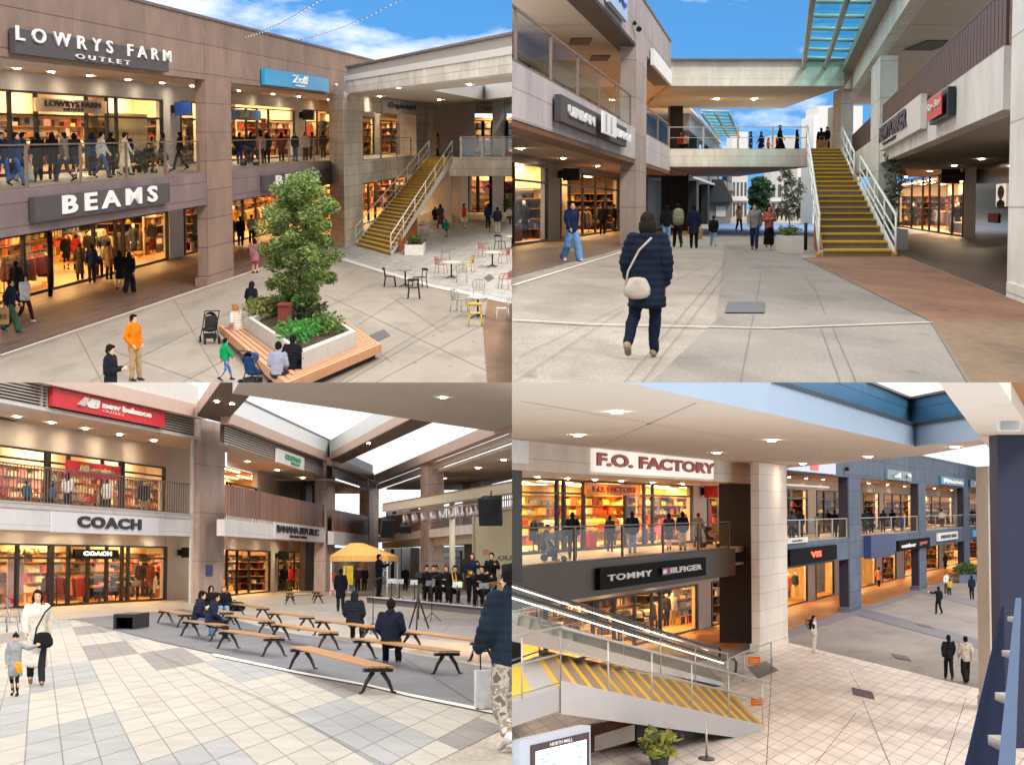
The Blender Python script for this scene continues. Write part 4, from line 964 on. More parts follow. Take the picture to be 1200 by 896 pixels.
out = [C1.g(256, 381, zb_), C1.g(335, 449.5, zb_), C1.g(447, 403, zb_), C1.g(402, 374, zb_)]; inn = [C1.g(291, 384, zb_), C1.g(354, 426.5, zb_), C1.g(418, 400, zb_), C1.g(392, 382, zb_)]
m = MB(); fr = MB()
for i in range(3):
    for k in range(5):
        f0, f1 = k/5+.02, (k+1)/5-.02; a, b = out[i].lerp(inn[i], f0), out[i+1].lerp(inn[i+1], f0); c_, d_ = out[i+1].lerp(inn[i+1], f1), out[i].lerp(inn[i], f1); z = V((0, 0, -.05)); m.hexa([a+z, b+z, c_+z, d_+z], [a, b, c_, d_])
    a, b = out[i], out[i+1]; c_, d_ = out[i+1].lerp(inn[i+1], .06), out[i].lerp(inn[i], .06); m.hexa([x+V((0, 0, -.24)) for x in (a, b, c_, d_)], [x+V((0, 0, -.054)) for x in (a, b, c_, d_)])
    a, b, c_, d_ = [out[i].lerp(inn[i], .25), out[i+1].lerp(inn[i+1], .25), inn[i+1], inn[i]]; fr.hexa([dn(x, -H) for x in (a, b, c_, d_)], [x+V((0, 0, -.06)) for x in (a, b, c_, d_)])
T.part('seat_planks', m, WD); T.part('bench_frame', fr, mat('dark plinth', '#35312e', .8))
tree(C1, C1.g(351, 372, -5.78), 4.35, 1.12, 'slim leafy tree growing in the planter bench', 5, .062, 430, .07, clear=.08, mats=[mat('tree leaf dark', '#3c5a2c', .5, .4, 1.5), mat('tree leaf mid', '#5c7d3c', .5, .4, 1.5), mat('tree leaf olive', '#7f8f45', .5, .4, 1.5), mat('tree leaf pale', '#a3ad6a', .5, .3, 1.5)], deep=2.2)
for i, (px, py, r_, mm, lab) in enumerate([(306, 372, (.55, 1.6, .55), ['#5f7035', '#84893f', '#9a9a55'], 'yellow green shrub at the pushchair side of the planter'), (352, 398, (.75, 2.0, .5), ['#2f6a2c', '#3f8a35', '#58a040'], 'bright green ground shrub in the near planter corner'), (383, 389, (.65, 1.8, .45), ['#3c6a2c', '#55752f', '#7d8a45'], 'olive green shrub at the bench corner side of the planter'), (330, 366, (.6, 1.6, .5), ['#4a6a30', '#6f8038', '#8a8f50'], 'loose shrub behind the rust red bollard'), (366, 372, (.6, 1.6, .42), ['#3a3f2c', '#4a5a30', '#5a5340'], 'dark shrub behind the tree trunk')]):
    shrub(C1, C1.g(px, py, -5.78), r_, lab, 20+i, .085, 620, [mat('leaf '+c, c, .5, .3, 2) for c in mm])
m = MB(); m.box(-.17, .17, -.4, .4, 0, .62); p = C1.g(334, 381, -5.78); T = Thing(C1, 'planter_bollard', p, 'rust red square bollard standing in the planter soil', 'bollard'); T.part('post', m, mat('rust red', '#7d3428', .6, .12, 5), local=True); m = MB(); m.box(-.19, .19, -.45, .45, .621, .66); T.part('cap', m, mat('rust red', '#7d3428'), local=True)
# white planter by the stair
def potted(C, px, w, h, dy, lab, plab, seed, rr, mats=None, col='#d9d6cf'):
    p = C.g(*px); planter_box(C, p, w, h, lab, 1, dy, col=col); shrub(C, p+V((0, dy/2, h)), rr, plab, seed, .08, 420, mats)
potted(C1, (485, 299), .98, .55, 3.0, 'white square planter at the foot of the yellow stair', 'low green shrub in the white planter by the stair', 3, (.45, 1.3, .4))
# carts
T = Thing(C1, 'shopping_cart', C1.g(494, 283), 'nested wire shopping carts parked under the stair', 'cart'); m = MB()
for k in range(5):
    y = k*1.2
    for z in (.25, .5, .75, .95): m.tube([(-.2, y, z), (.25, y, z)], .015, 4); m.tube([(.25, y, z), (.25, y+1, z)], .015, 4)
    for x in (-.2, -.05, .1, .25): m.tube([(x, y, .1), (x, y, .95)], .012, 4)
T.part('basket', m, STEEL, local=True); m = MB(); m.tube([(-.2, 0, 1.0), (.25, 0, 1.0)], .025); T.part('handle', m, RED, local=True)
for x in (-.17, .22):
    m = MB(); m.ell((x, 0, .07), (.03, .07, .07)); T.part('wheel', m, BLK, local=True)
# cafe furniture
G1 = 'cafe chairs of the planted court'; G2 = 'cafe tables of the planted court'
for px, f, kd, c, lab in [((457, 336), 90, 'wood', '#221f22', 'black wooden chair turned towards its small wire table'), ((485, 350), 180, 'wood', '#221f22', 'black wooden chair seen from behind beside the wire table'), ((492, 337), -60, 'wood', '#221f22', 'black wooden chair on the far side of the wire table'),
    ((517, 321), 70, 'arm', '#b0827a', 'dusty pink armchair at the cream table near the white planter'), ((522, 306), 0, 'wire', '#8d8a85', 'grey wire chair behind the cream table'), ((549, 319), -70, 'wire', '#c9a73c', 'mustard wire chair at the cream table'), ((541, 331), 180, 'wire', '#a89c8c', 'taupe wire chair in front of the cream table'),
    ((567, 301), 60, 'arm', '#b0827a', 'dusty pink armchair by the pale table with black cross foot'), ((591, 309), -70, 'arm', '#b98078', 'rose armchair on the stair far side of the pale table'), ((592, 339), -110, 'arm', '#b98078', 'rose armchair alone beyond the drain cover'),
    ((538, 365), 60, 'wire', '#8d8a85', 'grey wire chair beside the mosaic topped table'), ((561, 352), 0, 'wire', '#9a9894', 'grey wire chair behind the mosaic topped table'), ((557, 382), 180, 'wood', '#d0a82c', 'yellow chair in front of the mosaic topped table'), ((588, 376), -80, 'wire', '#c8c6c2', 'white wire chair on the brown paving'), ((586, 292), 150, 'wood', '#221f22', 'black wooden chair near the standing man in beige trousers')]:
    chair(C1, px, f, kd, c, lab, G1)
for px, c, r_, lab in [((475, 336), '#8d8a86', .3, 'small grey wire table between black chairs'), ((529, 326), '#d3c9b4', .42, 'round cream table ringed by pink and mustard chairs'), ((577, 313), '#d3cbbb', .42, 'round pale table on black cross foot between pink chairs'), ((560, 372), '#aaa5a0', .36, 'round mosaic topped table with yellow chair'), ((600, 292), '#d3cbbb', .4, 'pale table beside the lone black chair')]:
    cafe_table(C1, px, c, lab, r_, G2)
# parasol
T = Thing(C1, 'parasol', C1.at(587, 246, 158), 'magenta parasol open beyond the stair', 'parasol'); m = MB(); m.loft([[V((q*math.cos(a*math.pi/4), q*2*math.sin(a*math.pi/4), z)) for a in range(8)] for q, z in ((1.25, 1.75), (1.2, 1.85), (.6, 2.1), (.05, 2.3))], smooth=False); T.part('canopy', m, cloth('#b0205c'), local=True); m = MB(); m.tube([(0, 0, 0), (0, 0, 2.3)], .04); T.part('pole', m, WHITEM, local=True)
shrub(C1, C1.at(596, 250, 150), (.5, 1, 1.3), 'green potted shrub under the magenta parasol', 61, .1, 300)
# string lights
for a, b, s, lab in [((285, 43), (376, -2), 92, 'upper string of small lights crossing the sky'), ((352, 47), (470, -2), 100, 'lower string of small lights crossing the sky')]:
    A, B = C1.at(*a, s), C1.at(*b, s*.8); T = Thing(C1, 'string_light', A, lab, 'string lights'); pts = [A.lerp(B, i/24)-V((0, 0, .2*math.sin(math.pi*i/24))) for i in range(25)]; m = MB(); m.tube(pts, .012, 4); T.part('cable', m, mat('cable grey', '#7d7a78'))
    m = MB()
    for p in pts[1:]: m.ell(p-V((0, 0, .06)), (.022, .03, .04), 6, 4)
    T.part('bulbs', m, mat('bulb glass', '#e9e6dc', .3), kind='stuff')
T = Thing(C1, 'security_camera', L1.at(391, 2.75, .1), 'small dome camera on the brown fascia beside the cyan sign', 'camera'); m = MB(); m.ell(L1.at(391, 2.75, .15), (.12, .3, .12)); T.part('dome', m, mat('pale plastic', '#cfcac4', .4))
# ---- people
def pp(px, py, f, pose, top, bot, hair, lab, h=1.68, **k): return person(C1, (px, py), f, pose, top, bot, hair, lab, h, **k)
def pu(px, d, f, pose, top, bot, hair, lab, h=1.68, W=L1, z=ZF, **k): return person(C1, W.at(px, z, d), f, pose, top, bot, hair, lab, h, **k)
BK = ('short', '#15110f'); BOB = ('bob', '#1d1512'); LG = ('long', '#1b1412')
pp(158, 446, 60, 'pocket', ('hoodie', '#d9700f'), ('trousers', '#a08460'), BK, 'man in bright orange hooded jacket and khaki trousers', 1.74, shoes='#3a2f2a')
pp(131, 494, 75, 'phone', ('jacket', '#171a22'), ('trousers', '#1a1a1e'), BK, 'man in black hooded jacket raising a hand to his face', 1.74)
pp(265, 446, 120, 'walk', ('hoodie', '#0f9a55'), ('slim', '#3f6ea8'), BK, 'small child in bright green top and blue jeans', 1.12, child=True)
pp(293, 371, 150, 'sit', ('hoodie', '#1c1a28'), ('trousers', '#1c1a22'), ('hood', '#1c1a28'), 'person in dark hooded coat sitting at the far bench end', 1.66)
pp(280, 402, 235, 'sit', ('puffer', '#d8cfc6'), ('trousers', '#c08f8a'), ('long', '#a8703c'), 'woman with long ginger hair in cream padded jacket on the bench', 1.62)
pp(341, 452, 160, 'sit', ('puffer', '#15151a'), ('trousers', '#20304a'), BK, 'man in black padded jacket sitting on the near bench corner', 1.74)
pp(325, 460, 170, 'sit', ('shirt', plaid('blue plaid', '#2c3a66', '#c9c9d2')), ('trousers', '#2a2a30'), BK, 'man in blue and white plaid shirt on the near bench corner', 1.70)
stroller(C1, (246, 402), 200, '#3a3635', 'dark pushchair with beige liner beside the ginger haired woman', 1.02)
stroller(C1, (298, 455), 150, '#1f3a66', 'navy hooded pushchair at the lower edge by the bench', .98)
pp(30, 377, 60, 'walk', ('puffer', '#d2cfcb'), ('trousers', '#3a1a20'), BOB, 'woman in white padded vest and maroon trousers outside the open shop door', 1.6, shoes='#e4e2de')
pp(14, 389, 80, 'stride', ('jacket', '#1c2030'), ('wide', '#3d5a44'), BK, 'man in navy jacket and green trousers striding past the shop window', 1.72, shoes='#4a6a8a')
T = bag(C1, C1.g(5, 391)+V((0, -.4, .35)), 'tote', '#a9805a', 'brown paper carrier bag with dark lettering beside the striding man', 8, 1.5)
m = MB(); lettering(m, lambda s, z, d: V((-.14+.28*s, -.066-d, z)), 'NIKE', 0, 1, .12, .22, .0, .004); T.part('lettering', m, BLK, local=True)
pp(94, 329, 190, 'stand', ('longcoat', '#3a322d'), ('trousers', '#17171a'), BK, 'person in long grey brown coat at the wide shop entrance', 1.66)
pp(117, 325, 185, 'stand', ('hoodie', '#c9c3b8'), ('trousers', '#151518'), LG, 'woman in white top with black shoulder bag near the entrance', 1.62)
bag(C1, C1.g(118, 325)+V((0, -.3, .75)), 'shoulder', '#17171a', 'small black shoulder bag on the woman in white', 0, .8)
pp(141, 340, 200, 'walk', ('coat', '#14151b'), ('skirt', '#15151a'), LG, 'woman in short black coat with black boots in front of the corner window', 1.62, shoes='#141216')
pp(152, 343, 175, 'stride', ('longpuffer', '#131620'), ('wide', '#1a2233'), LG, 'woman in long navy black coat walking past the corner window', 1.66)
pp(299, 320, 200, 'stand', ('coat', '#a8707c'), ('skirt', '#8a2a4a'), BOB, 'woman in dusty pink cardigan beside the brown column', 1.6)
for px, d, f, t, b, lab in [(20, 1.0, 170, ('coat', '#1d1c22'), ('slim', '#1d1c22'), 'shopper in black looking into the first ground floor pane'), (108, .6, 200, ('jacket', '#24304a'), ('trousers', '#2a2a30'), 'shopper in blue jacket by the ground floor door leaf'), (128, .8, 160, ('coat', '#6a5a4a'), ('trousers', '#1d1b1e'), 'shopper in tan coat beside the corner window'), (78, -3, 30, ('coat', '#17171b'), ('slim', '#17171b'), 'shopper in black far inside the ground floor entrance'), (90, -2.4, 160, ('jacket', '#a82a20'), ('trousers', '#2a2420'), 'shopper in red top deep inside the ground floor entrance'), (103, -2.8, 60, ('coat', '#221d1a'), ('trousers', '#201c1a'), 'shopper in dark brown by the inside racks'), (282, 1.2, 190, ('coat', '#17161a'), ('trousers', '#17161a'), 'shopper in black at the doorway behind the tree'), (295, 1.4, 170, ('jacket', '#a8a29a'), ('trousers', '#17161a'), 'shopper in grey jacket at the doorway behind the tree'), (272, .7, 150, ('coat', '#6e4a2a'), ('trousers', '#1d1b1d'), 'shopper in brown coat just past the column')]:
    pu(px, d, f, 'stand', t, b, BK, lab, W=S1, z=-H+.02)
for px, d, f, pose, t, b, hr, lab in [(62, -2.9, 170, 'stand', ('coat', '#23212a'), ('trousers', '#23212a'), LG, 'woman in black coat nearest the pale hanging sign'), (76, -1.3, 260, 'walk', ('jacket', '#6a6258'), ('trousers', '#2b2d38'), BK, 'man in taupe jacket walking along the balcony glass'), (108, -2.8, 150, 'phone', ('puffer', '#2a3a5a'), ('trousers', '#1b1b20'), BOB, 'woman in blue padded jacket before the narrow upper panes'), (120, -1.6, 90, 'stride', ('hoodie', '#b9b2a8'), ('trousers', '#3a4a66'), BK, 'youth in light grey hoodie on the upper balcony'), (191, -1.5, 265, 'walk', ('coat', '#4a3a30'), ('slim', '#1d1b1e'), BOB, 'woman in brown coat by the grey upper wall'), (294, -2.9, 180, 'stand', ('jacket', '#14161c'), ('trousers', '#20222c'), BK, 'man in black jacket under the small blue sign'), (330, -2.9, 200, 'stand', ('coat', '#7a3a34'), ('trousers', '#1c1a1e'), LG, 'woman in brick red coat at the blue sign shop window'), (3, -2.2, 40, 'walk', ('jacket', '#232a44'), ('trousers', '#3a5a94'), BK, 'person in navy top and jeans at the start of the upper balcony'), (28, -2.6, 100, 'stride', ('coat', '#2a3350'), ('wide', '#b9b4a8'), BK, 'person in navy coat and pale trousers on the upper balcony'), (20, -1.2, 80, 'stride', ('jacket', '#1d2745'), ('trousers', '#33507f'), BK, 'person in dark blue jacket leaning along the upper balcony glass'), (45, -2.8, 190, 'stand', ('coat', '#1a1718'), ('trousers', '#23201f'), BK, 'tall person in black coat at the upper shop doorway'), (88, -2.2, 180, 'walk', ('coat', '#2a2d33'), ('slim', '#2a3140'), BOB, 'woman in charcoal coat before the upper shop doorway'), (131, -2.6, 150, 'stand', ('coat', '#15141a'), ('trousers', '#15141a'), BK, 'person in black coat beside the white coat on the upper balcony'), (147, -1.9, 120, 'walk', ('longcoat', '#cdbfa6'), ('trousers', '#bfb29a'), BK, 'woman in long cream coat on the upper balcony'), (149, -3.0, 200, 'stand', ('jacket', '#1c1a20'), ('trousers', '#1c1a20'), BK, 'man in black jacket behind the long cream coat'), (174, -3.2, 20, 'sit', ('jacket', '#3a302c'), ('trousers', '#5a544c'), BOB, 'person sitting by the wide upper window'), (211, -2.4, 270, 'walk', ('jacket', '#1a1c2a'), ('trousers', '#17171c'), BK, 'person in navy walking in front of the grey wall upstairs'),
    (281, -2.4, 190, 'push', ('puffer', '#1a2030'), ('trousers', '#2a3a66'), BK, 'man in navy padded jacket under the small blue sign'), (306, -2.4, 170, 'stand', ('hoodie', '#a8807a'), ('trousers', '#2a2f45'), BOB, 'woman in dusty pink hoodie upstairs at the blue sign shop'), (313, -2.6, 190, 'stand', ('coat', '#191a22'), ('trousers', '#191a22'), BOB, 'woman in black coat next to the dusty pink hoodie'), (346, -2.2, 150, 'stand', ('jacket', '#1f2a44'), ('trousers', '#4a6a9a'), ('cap', '#1f8a4a'), 'person in navy jacket and green cap upstairs'), (358, -2.2, 30, 'stand', ('puffer', '#e0dcd6'), ('trousers', '#23232a'), LG, 'woman in white padded jacket upstairs near the red banner'), (366, -2.4, 190, 'stand', ('jacket', '#5a5658'), ('trousers', '#2a2a2e'), BK, 'person in grey jacket upstairs near the red banner'), (379, -3, 180, 'stand', ('coat', '#2a2528'), ('trousers', '#202025'), BK, 'person in dark coat upstairs next to the corner column')]:
    pu(px, d, f, pose, t, b, hr, lab)
stroller(C1, L1.at(292, ZF, -1.6), 80, '#2a2d36', 'dark pushchair on the upper balcony by the navy padded jacket')
stroller(C1, L1.at(166, ZF, -2.4), 60, '#33313a', 'dark pushchair on the upper balcony by the wide window')
person(C1, C1.at(513, 183, 146), 250, 'stand', ('coat', '#8a6a48'), ('trousers', '#25252c'), BOB, 'woman in camel coat at the top of the stair', 1.62)
for px, py, f, pose, t, b, hr, h, lab in [(516, 268, 200, 'walk', ('longcoat', '#4a4244'), ('trousers', '#3a2a30'), BOB, 1.66, 'woman in long grey coat leading children across white tiles'), (510, 264, 180, 'walk', ('coat', '#1c1a20'), ('skirt', '#1c1a20'), LG, 1.3, 'girl in black coat beside the long grey coat'), (523, 278, 150, 'walk', ('puffer', '#0f7a5c'), ('slim', '#1a1c28'), BK, 1.1, 'small child in teal green padded coat'), (544, 268, 90, 'stand', ('puffer', '#e0431a'), ('trousers', '#d8d2c8'), BK, 1.68, 'person in orange red jacket and white trousers'), (572, 268, 200, 'stand', ('jacket', '#20284a'), ('trousers', '#1c2236'), BK, 1.7, 'man in navy suit standing on the white tiles'), (583, 274, 185, 'stand', ('puffer', '#2c3038'), ('trousers', '#c4b49a'), BK, 1.7, 'man in dark vest and beige trousers near the cafe tables'), (596, 262, 30, 'sit', ('jacket', '#d8d0c4'), ('trousers', '#4a4038'), BK, 1.66, 'person in white sitting beneath the magenta parasol'), (577, 272, 60, 'walk', ('coat', '#b9a68a'), ('trousers', '#c9a890'), BOB, 1.05, 'small child in beige beside the dark vest')]:
    pp(px, py, f, pose, t, b, hr, lab, h)
bag(C1, C1.g(519, 266)+V((0, -.5, .45)), 'pack', '#d83a6a', 'bright pink bag beside the long grey coat', 0, .9)
# ================================================================== court two: walkway, bridge and frontal stair
C2 = Court('walkway court', 1.55, 243, 4.2, (1, 1)); H2 = 1.55; ZB = 3.2
TAUPE = panels('taupe facade panel', '#a4938a', '#7d6d66', 7, 1.5, .02, .55, .04, wear=.12)
LILAC = panels('pale lilac fascia panel', '#bdb4b5', '#8f8686', 7, .66, .014, .5, .03, wear=.12)
CREAM = panels('cream bridge panel', '#d5d0c2', '#b0a999', 30, .47, .012, .5, .03, wear=.1)
OFFW = panels('off white wing panel', '#d8d6d0', '#a5a19b', 9, 1.45, .016, .5, .03, wear=.1)
DKB = mat('dark brown soffit', '#3b2722', .5, .1); OCH = mat('timber soffit', '#7a4a26', .5, .1)
LL = Wall(C2, 745, 287, 912); RR = Wall(C2, 1180, 347, 912); SL = LL.shift(-4.6); SR = RR.shift(-5.5)
sheet(C2, 'ground', [(300, 470), (1500, 470), (1700, 246), (100, 246)], stone('walkway concrete', '#a69c91', '#857d74', .8, .7, 24))
def arc(W, a, b, d, key):
    q = [p+V((0, 0, .008)) for p in (W.at(a, -H2), W.at(b, -H2), W.at(b, -H2, d), W.at(a, -H2, d))]; mb = MB()
    mb.face(q, 0, [((p-W.p0).dot(W.d), (p-W.p0).dot(W.n)) for p in q]); solo(C2, 'arcade_floor', mb, key, q[0], kind='structure')
AF = panels('walkway arcade tile', '#6a554b', '#54423a', 2.2, .6, .01, .45, .06, wear=.1)
arc(LL, 560, 800, -6, AF); arc(RR, 1300, 985, -7, panels('dark arcade plank tile', '#54433c', '#3d302b', 7, .3, .01, .4, .1, wear=.15))
T = Thing(C2, 'mall_wing', LL.at(745, -H2), 'taupe two storey wing with deep glass balcony beside the walkway', 'building')
def w2(W, nm, a, b, z0, z1, d0, d1, m):
    mb = MB(); W.pbox(mb, a, b, z0, z1, d0, d1); return T.part(nm, mb, m)
w2(LL, 'balcony_fascia', 540, 785, 1.95, 3.22, -.3, 0, LILAC); w2(LL, 'lintel', 540, 785, 1.8, 1.947, -.75, -.03, OCH)
w2(LL, 'column', 744.5, 757, -H2, 8.6, -.62, .02, TAUPE); w2(LL, 'column_base', 744.2, 757.3, -H2, -H2+.33, -.66, .06, TAUPE)
w2(LL, 'roof_fascia', 540, 786, 6.65, 8.84, -.3, .0, TAUPE); w2(LL, 'lintel', 540, 786, 6.55, 6.647, -.9, -.02, DKB); w2(LL, 'coping', 540, 786, 8.84, 8.95, -.4, .05, mat('coping metal', '#6d5f59'))
mb = MB(); LL.box(mb, LL.t(540), LL.t(786), 2.95, 3.2, -5, -.302); T.part('balcony_floor', mb, mat('balcony floor tile', '#7d736c'))
seams(T, LL, 540, 800, 6.795, -5.8, -.5, 9); UW0 = LL.shift(-4.5); SOF2 = mat('warm soffit paint', '#d0c0ae', .7, .05, .6)
mb = MB(); LL.box(mb, LL.t(540), UW0.t(800), 6.8, 6.95, -6, -.302); T.part('soffit', mb, SOF2); mb = MB(); LL.box(mb, LL.t(540), SL.t(800), 2.12, 2.3, -6, -.302); T.part('soffit', mb, SOF2)
zt = SL.z(641, 195); zr = SL.z(641, 214.6)
storefront(T, SL, 520, 641, -H2, zt, [560, 602], zr, [], 4, zc=2.1)
storefront(T, SL, 657, 724, -H2, zt, [668, 683, 698, 710], zr, [(698, 710)], 5, zc=2.1, wallcol='#6a5a4c')
storefront(T, SL, 750, 786, -H2, zt, [769, 777], zr, [], 4, zc=2.1)
mb = MB()
for a, b in ((641, 657), (724, 750)): SL.box(mb, SL.t(a)+.01, SL.t(b)-.01, -H2, 2.2, -.3, 0)
SL.box(mb, SL.t(520), SL.t(800), zt+.002, 2.2, -.25, -.01); T.part('arcade_wall', mb, mat('arcade wall grey', '#aaa59e', .6, .06))
UW = LL.shift(-4.5); storefront(T, UW, 560, 775, 3.2, 5.9, [620, 660, 690, 715, 740], 5.1, [(690, 715)], 4, zc=6.2); mb = MB(); UW.pbox(mb, 540, 800, 5.91, 6.9, -.25, 0); T.part('balcony_wall', mb, mat('balcony wall cream', '#c2b5a3', .6, .06))
for x, y in ((680, 48.5), (703, 68)):
    p = C2.g(x, y, 6.79); mb = MB(); mb.box(p.x-.42, p.x+.42, p.y-1.6, p.y+1.6, 6.76, 6.79); T.part('ceiling_vent', mb, mat('vent grille', '#5a4f48', .6))
mb = MB(); LL.pbox(mb, 690, 800, 8.3, 8.5, -14, -.5); T.part('roof_slab', mb, SOF2)
balustrade(C2, LL, 470, 740, 3.24, 4.47, 'deep glass balustrade above the charcoal sign', 7, -.05, BRONZE)
balustrade(C2, LL, 757.5, 784, 3.24, 4.45, 'short glass balustrade between the taupe column and the bridge', 2, -.05, BRONZE)
z0, z1 = LL.z(647, 142), LL.z(647, 110.5)
def urlogo(T, fx, fz):
    m = MB(); LL.box(m, LL.t(689), LL.t(706), fz(.1), fz(1.08), .4, .46); T.part('logo_block', m, LET)
    for a, b in ((692, 694), (698.5, 700.5)):
        m = MB(); LL.box(m, LL.t(a), LL.t(b), fz(.2), fz(.98), .462, .47); T.part('logo_mark', m, mat('logo grey', '#b5b0ae'))
sign(C2, LL, 647, 727, z0, z1, .06, .3, CHAR, [('URBAN', 655, 687, .32, .74, LET, .05, 0, .1, 1.0), ('RESEARCH', 708, 731, .32, .74, LET, .05, 0, .1, 1.0)], 'charcoal sign with white block logo below the glass balcony', extra=urlogo)
z0 = LL.z(728, 26); sign(C2, LL, 708, 728.5, z0, z0+1.25, .05, .2, mat('pale blue board', '#b8c4dc', .4, .05), [('MC', 713, 726, .3, .8, mat('blue letter', '#1c3fae', .4), .04)], 'pale sign with blue letters high on the taupe roof fascia')
sign(C2, LL, 761, 783, LL.z(783, 100.5), LL.z(783, 84), .05, .15, WHT, [], 'blank white sign board on the roof fascia next to the bridge')
m = MB(); m.ell(LL.at(743, 7.15, .2), (.12, .5, .12)); m.ell(LL.at(741, 7.3, .1), (.08, .3, .1)); solo(C2, 'security_camera', m, BLK, LL.at(743, 7.15), 'small black camera on the taupe roof fascia', 'camera')
blade(C2, SL, 653, SL.z(657, 212), SL.z(657, 198), .95, '#211d1a', 'black projecting shop sign beside the grey pillar')
# goods in the shops
for i, (px, d, L, lab) in enumerate([(675, -1.2, 8, 'clothes rack at the panes right after the grey pillar')]): rack(C2, SL.at(px, -H2, d), SL.d, L, 70+i, lab)
mannequin(C2, SL.at(614, -H2+.1, -.7), 30, ('longcoat', '#2a2730'), ('trousers', '#5a5560'), 'headless style mannequin in dark coat with red scarf in the wide window', pose='stand')
mannequin(C2, SL.at(601, -H2+.1, -.7), 30, ('coat', '#3a3230'), ('trousers', '#2a2830'), 'mannequin in brown coat at the edge of the wide window')
m = MB(); SL.pbox(m, 590, 615, -H2+.15, -.7, -.5, -.1); solo(C2, 'display_crate', m, RED, SL.at(600, -H2), 'red display crate on the window floor by the mannequin', 'crate')
# ---- bridge
BF = Wall(C2, 0, 0, p0=V((0, 114, 0)), d=V((1, 0, 0)))
T = Thing(C2, 'footbridge', BF.at(860, 2.25), 'cream footbridge with roof beam crossing the walkway', 'bridge')
fx = lambda px, Y, z=0: (px-600)/F*Y
def bb(nm, a, b, z0, z1, y0, y1, m, ref=114):
    mb = MB(); Wb = Wall(C2, 0, 0, p0=V((0, y0, 0)), d=V((1, 0, 0))); x0, x1 = fx(a, ref), fx(b, ref); Wb.box(mb, x0, x1, z0, z1, -(y1-y0), 0); return T.part(nm, mb, m)
bb('roof_beam', 784, 986, 6.67, 8.07, 114, 139, CREAM); bb('coping', 783, 990, 8.07, 8.15, 113.6, 139, mat('coping metal', '#6d5f59'))
bb('soffit', 784.5, 985, 6.64, 6.668, 114.3, 139, mat('bridge soffit', '#c0b6aa', .7, .05, .6))
bb('deck', 784, 946, 2.25, 3.2, 114, 149, CREAM); bb('soffit', 784.5, 945, 2.22, 2.248, 114.3, 149, mat('bridge soffit', '#c0b6aa'))
bb('landing', 946, 1000, 2.6, 3.19, 116, 149, CREAM)
bb('column', 983, 997, -H2, 6.63, 116, 119, OFFW, 116); bb('column', 974, 983, 3.2, 6.63, 136, 138.5, mat('grey pier', '#7d7a74', .6), 136)
bb('pier', 784, 806, -H2, 2.215, 139, 147, mat('black pier cladding', '#1d1a1a', .5, .1), 139); bb('pier', 784, 799, 3.21, 6.63, 136, 138, mat('black pier cladding', '#1d1a1a'), 136)
balustrade(C2, BF, 784, 947, 3.2, 4.45, 'thin metal railing along the cream footbridge', 4, -.25, STEEL, 'bridge_railing', pane=None, mid=True, pr=.02)
for x, y in ((840, 116), (884, 116)): downlights(T, [C2.g(x, y, 6.63)], .12, 5)
# ---- frontal stair
bl, br = C2.g(964, 301), C2.g(1045, 301); tl, tr = C2.at(947.5, 176, 114.5), C2.at(983.5, 176, 114.5); tl.z = tr.z = ZB
st = stairs(C2, bl, br, tl, tr, 21, 'wide frontal stair with yellow nosings climbing to the footbridge', None, tread=mat('stair riser brown', '#96836a', .8, .2, 5), side=mat('stair stringer', '#cfcac2'))
o = V((.12, 0, 0)); handrail(st, bl-o, tl-o, 1.3, 6, .045, mids=(.55, .2), rp=.035); md = br.lerp(tr, .52); handrail(st, br+o, md+o, 1.3, 4, .05, mids=(.6, .35, .12), rp=.04); handrail(st, md+o+V((-.1, 1, .2)), tr+o, 1.3, 4, .05, mids=(.55, .2), rp=.04)
m = MB()
for p in (bl-o, br+o): m.tube([p, p+V((0, 0, .16))], .075, 8)
st.part('post_sleeve', m, YEL)
m = MB(); a, b = C2.g(953.5, 291), C2.g(961, 300.5); m.hexa([a, b, b+V((.1, 0, 0)), a+V((.1, 0, 0))], [x+V((0, 0, z)) for x, z in ((a, 1.5), (b, .25), (b+V((.1, 0, 0)), .25), (a+V((.1, 0, 0)), 1.5))]); solo(C2, 'slat_screen', m, mat('orange timber', '#a5572a'), a, 'small orange timber panel under the low end of the frontal stair', 'screen')
# ---- right wing
T = Thing(C2, 'mall_wing', RR.at(1031, -H2), 'off white wing with dark slatted balcony beside the frontal stair', 'building')
w2(RR, 'column', 1020.5, 1031, -H2, 6.0, -.67, .03, OFFW); w2(RR, 'column', 1189, 1290, -H2, 9, -1.2, .03, OFFW); w2(RR, 'column_base', 1184, 1292, -H2, -1.28, -1.25, .07, OFFW)
w2(RR, 'balcony_fascia', 985, 1176, 1.75, 2.9, -.4, 0, OFFW); zb = RR.z(1034, 51)
w2(RR, 'roof_fascia', 988, 1290, zb, zb+1.0, -.5, .0, OFFW); w2(RR, 'roof_edge', 988, 1290, zb+1.02, 7.9, -.3, .55, mat('roof edge grey', '#8d8a85', .5, .05))
mb = MB(); RR.box(mb, RR.t(1290), RR.t(985), zb+.15, zb+.3, -7, -.502); T.part('soffit', mb, mat('grey tan soffit', '#c4b9ab', .7, .05)); mb = MB(); RR.box(mb, RR.t(1290), RR.t(985), 1.95, 2.15, -7, -.402); T.part('soffit', mb, mat('grey tan soffit', '#c4b9ab'))
mb = MB(); RR.box(mb, RR.t(1290), RR.t(985), 2.6, 2.88, -7, -.402); T.part('balcony_floor', mb, mat('balcony floor tile', '#7d736c'))
mb = MB(); RR.shift(-5.5).pbox(mb, 900, 1300, 2.9, zb+.1, -.2, 0); T.part('balcony_wall', mb, mat('balcony wall taupe', '#a3968a', .6, .08))
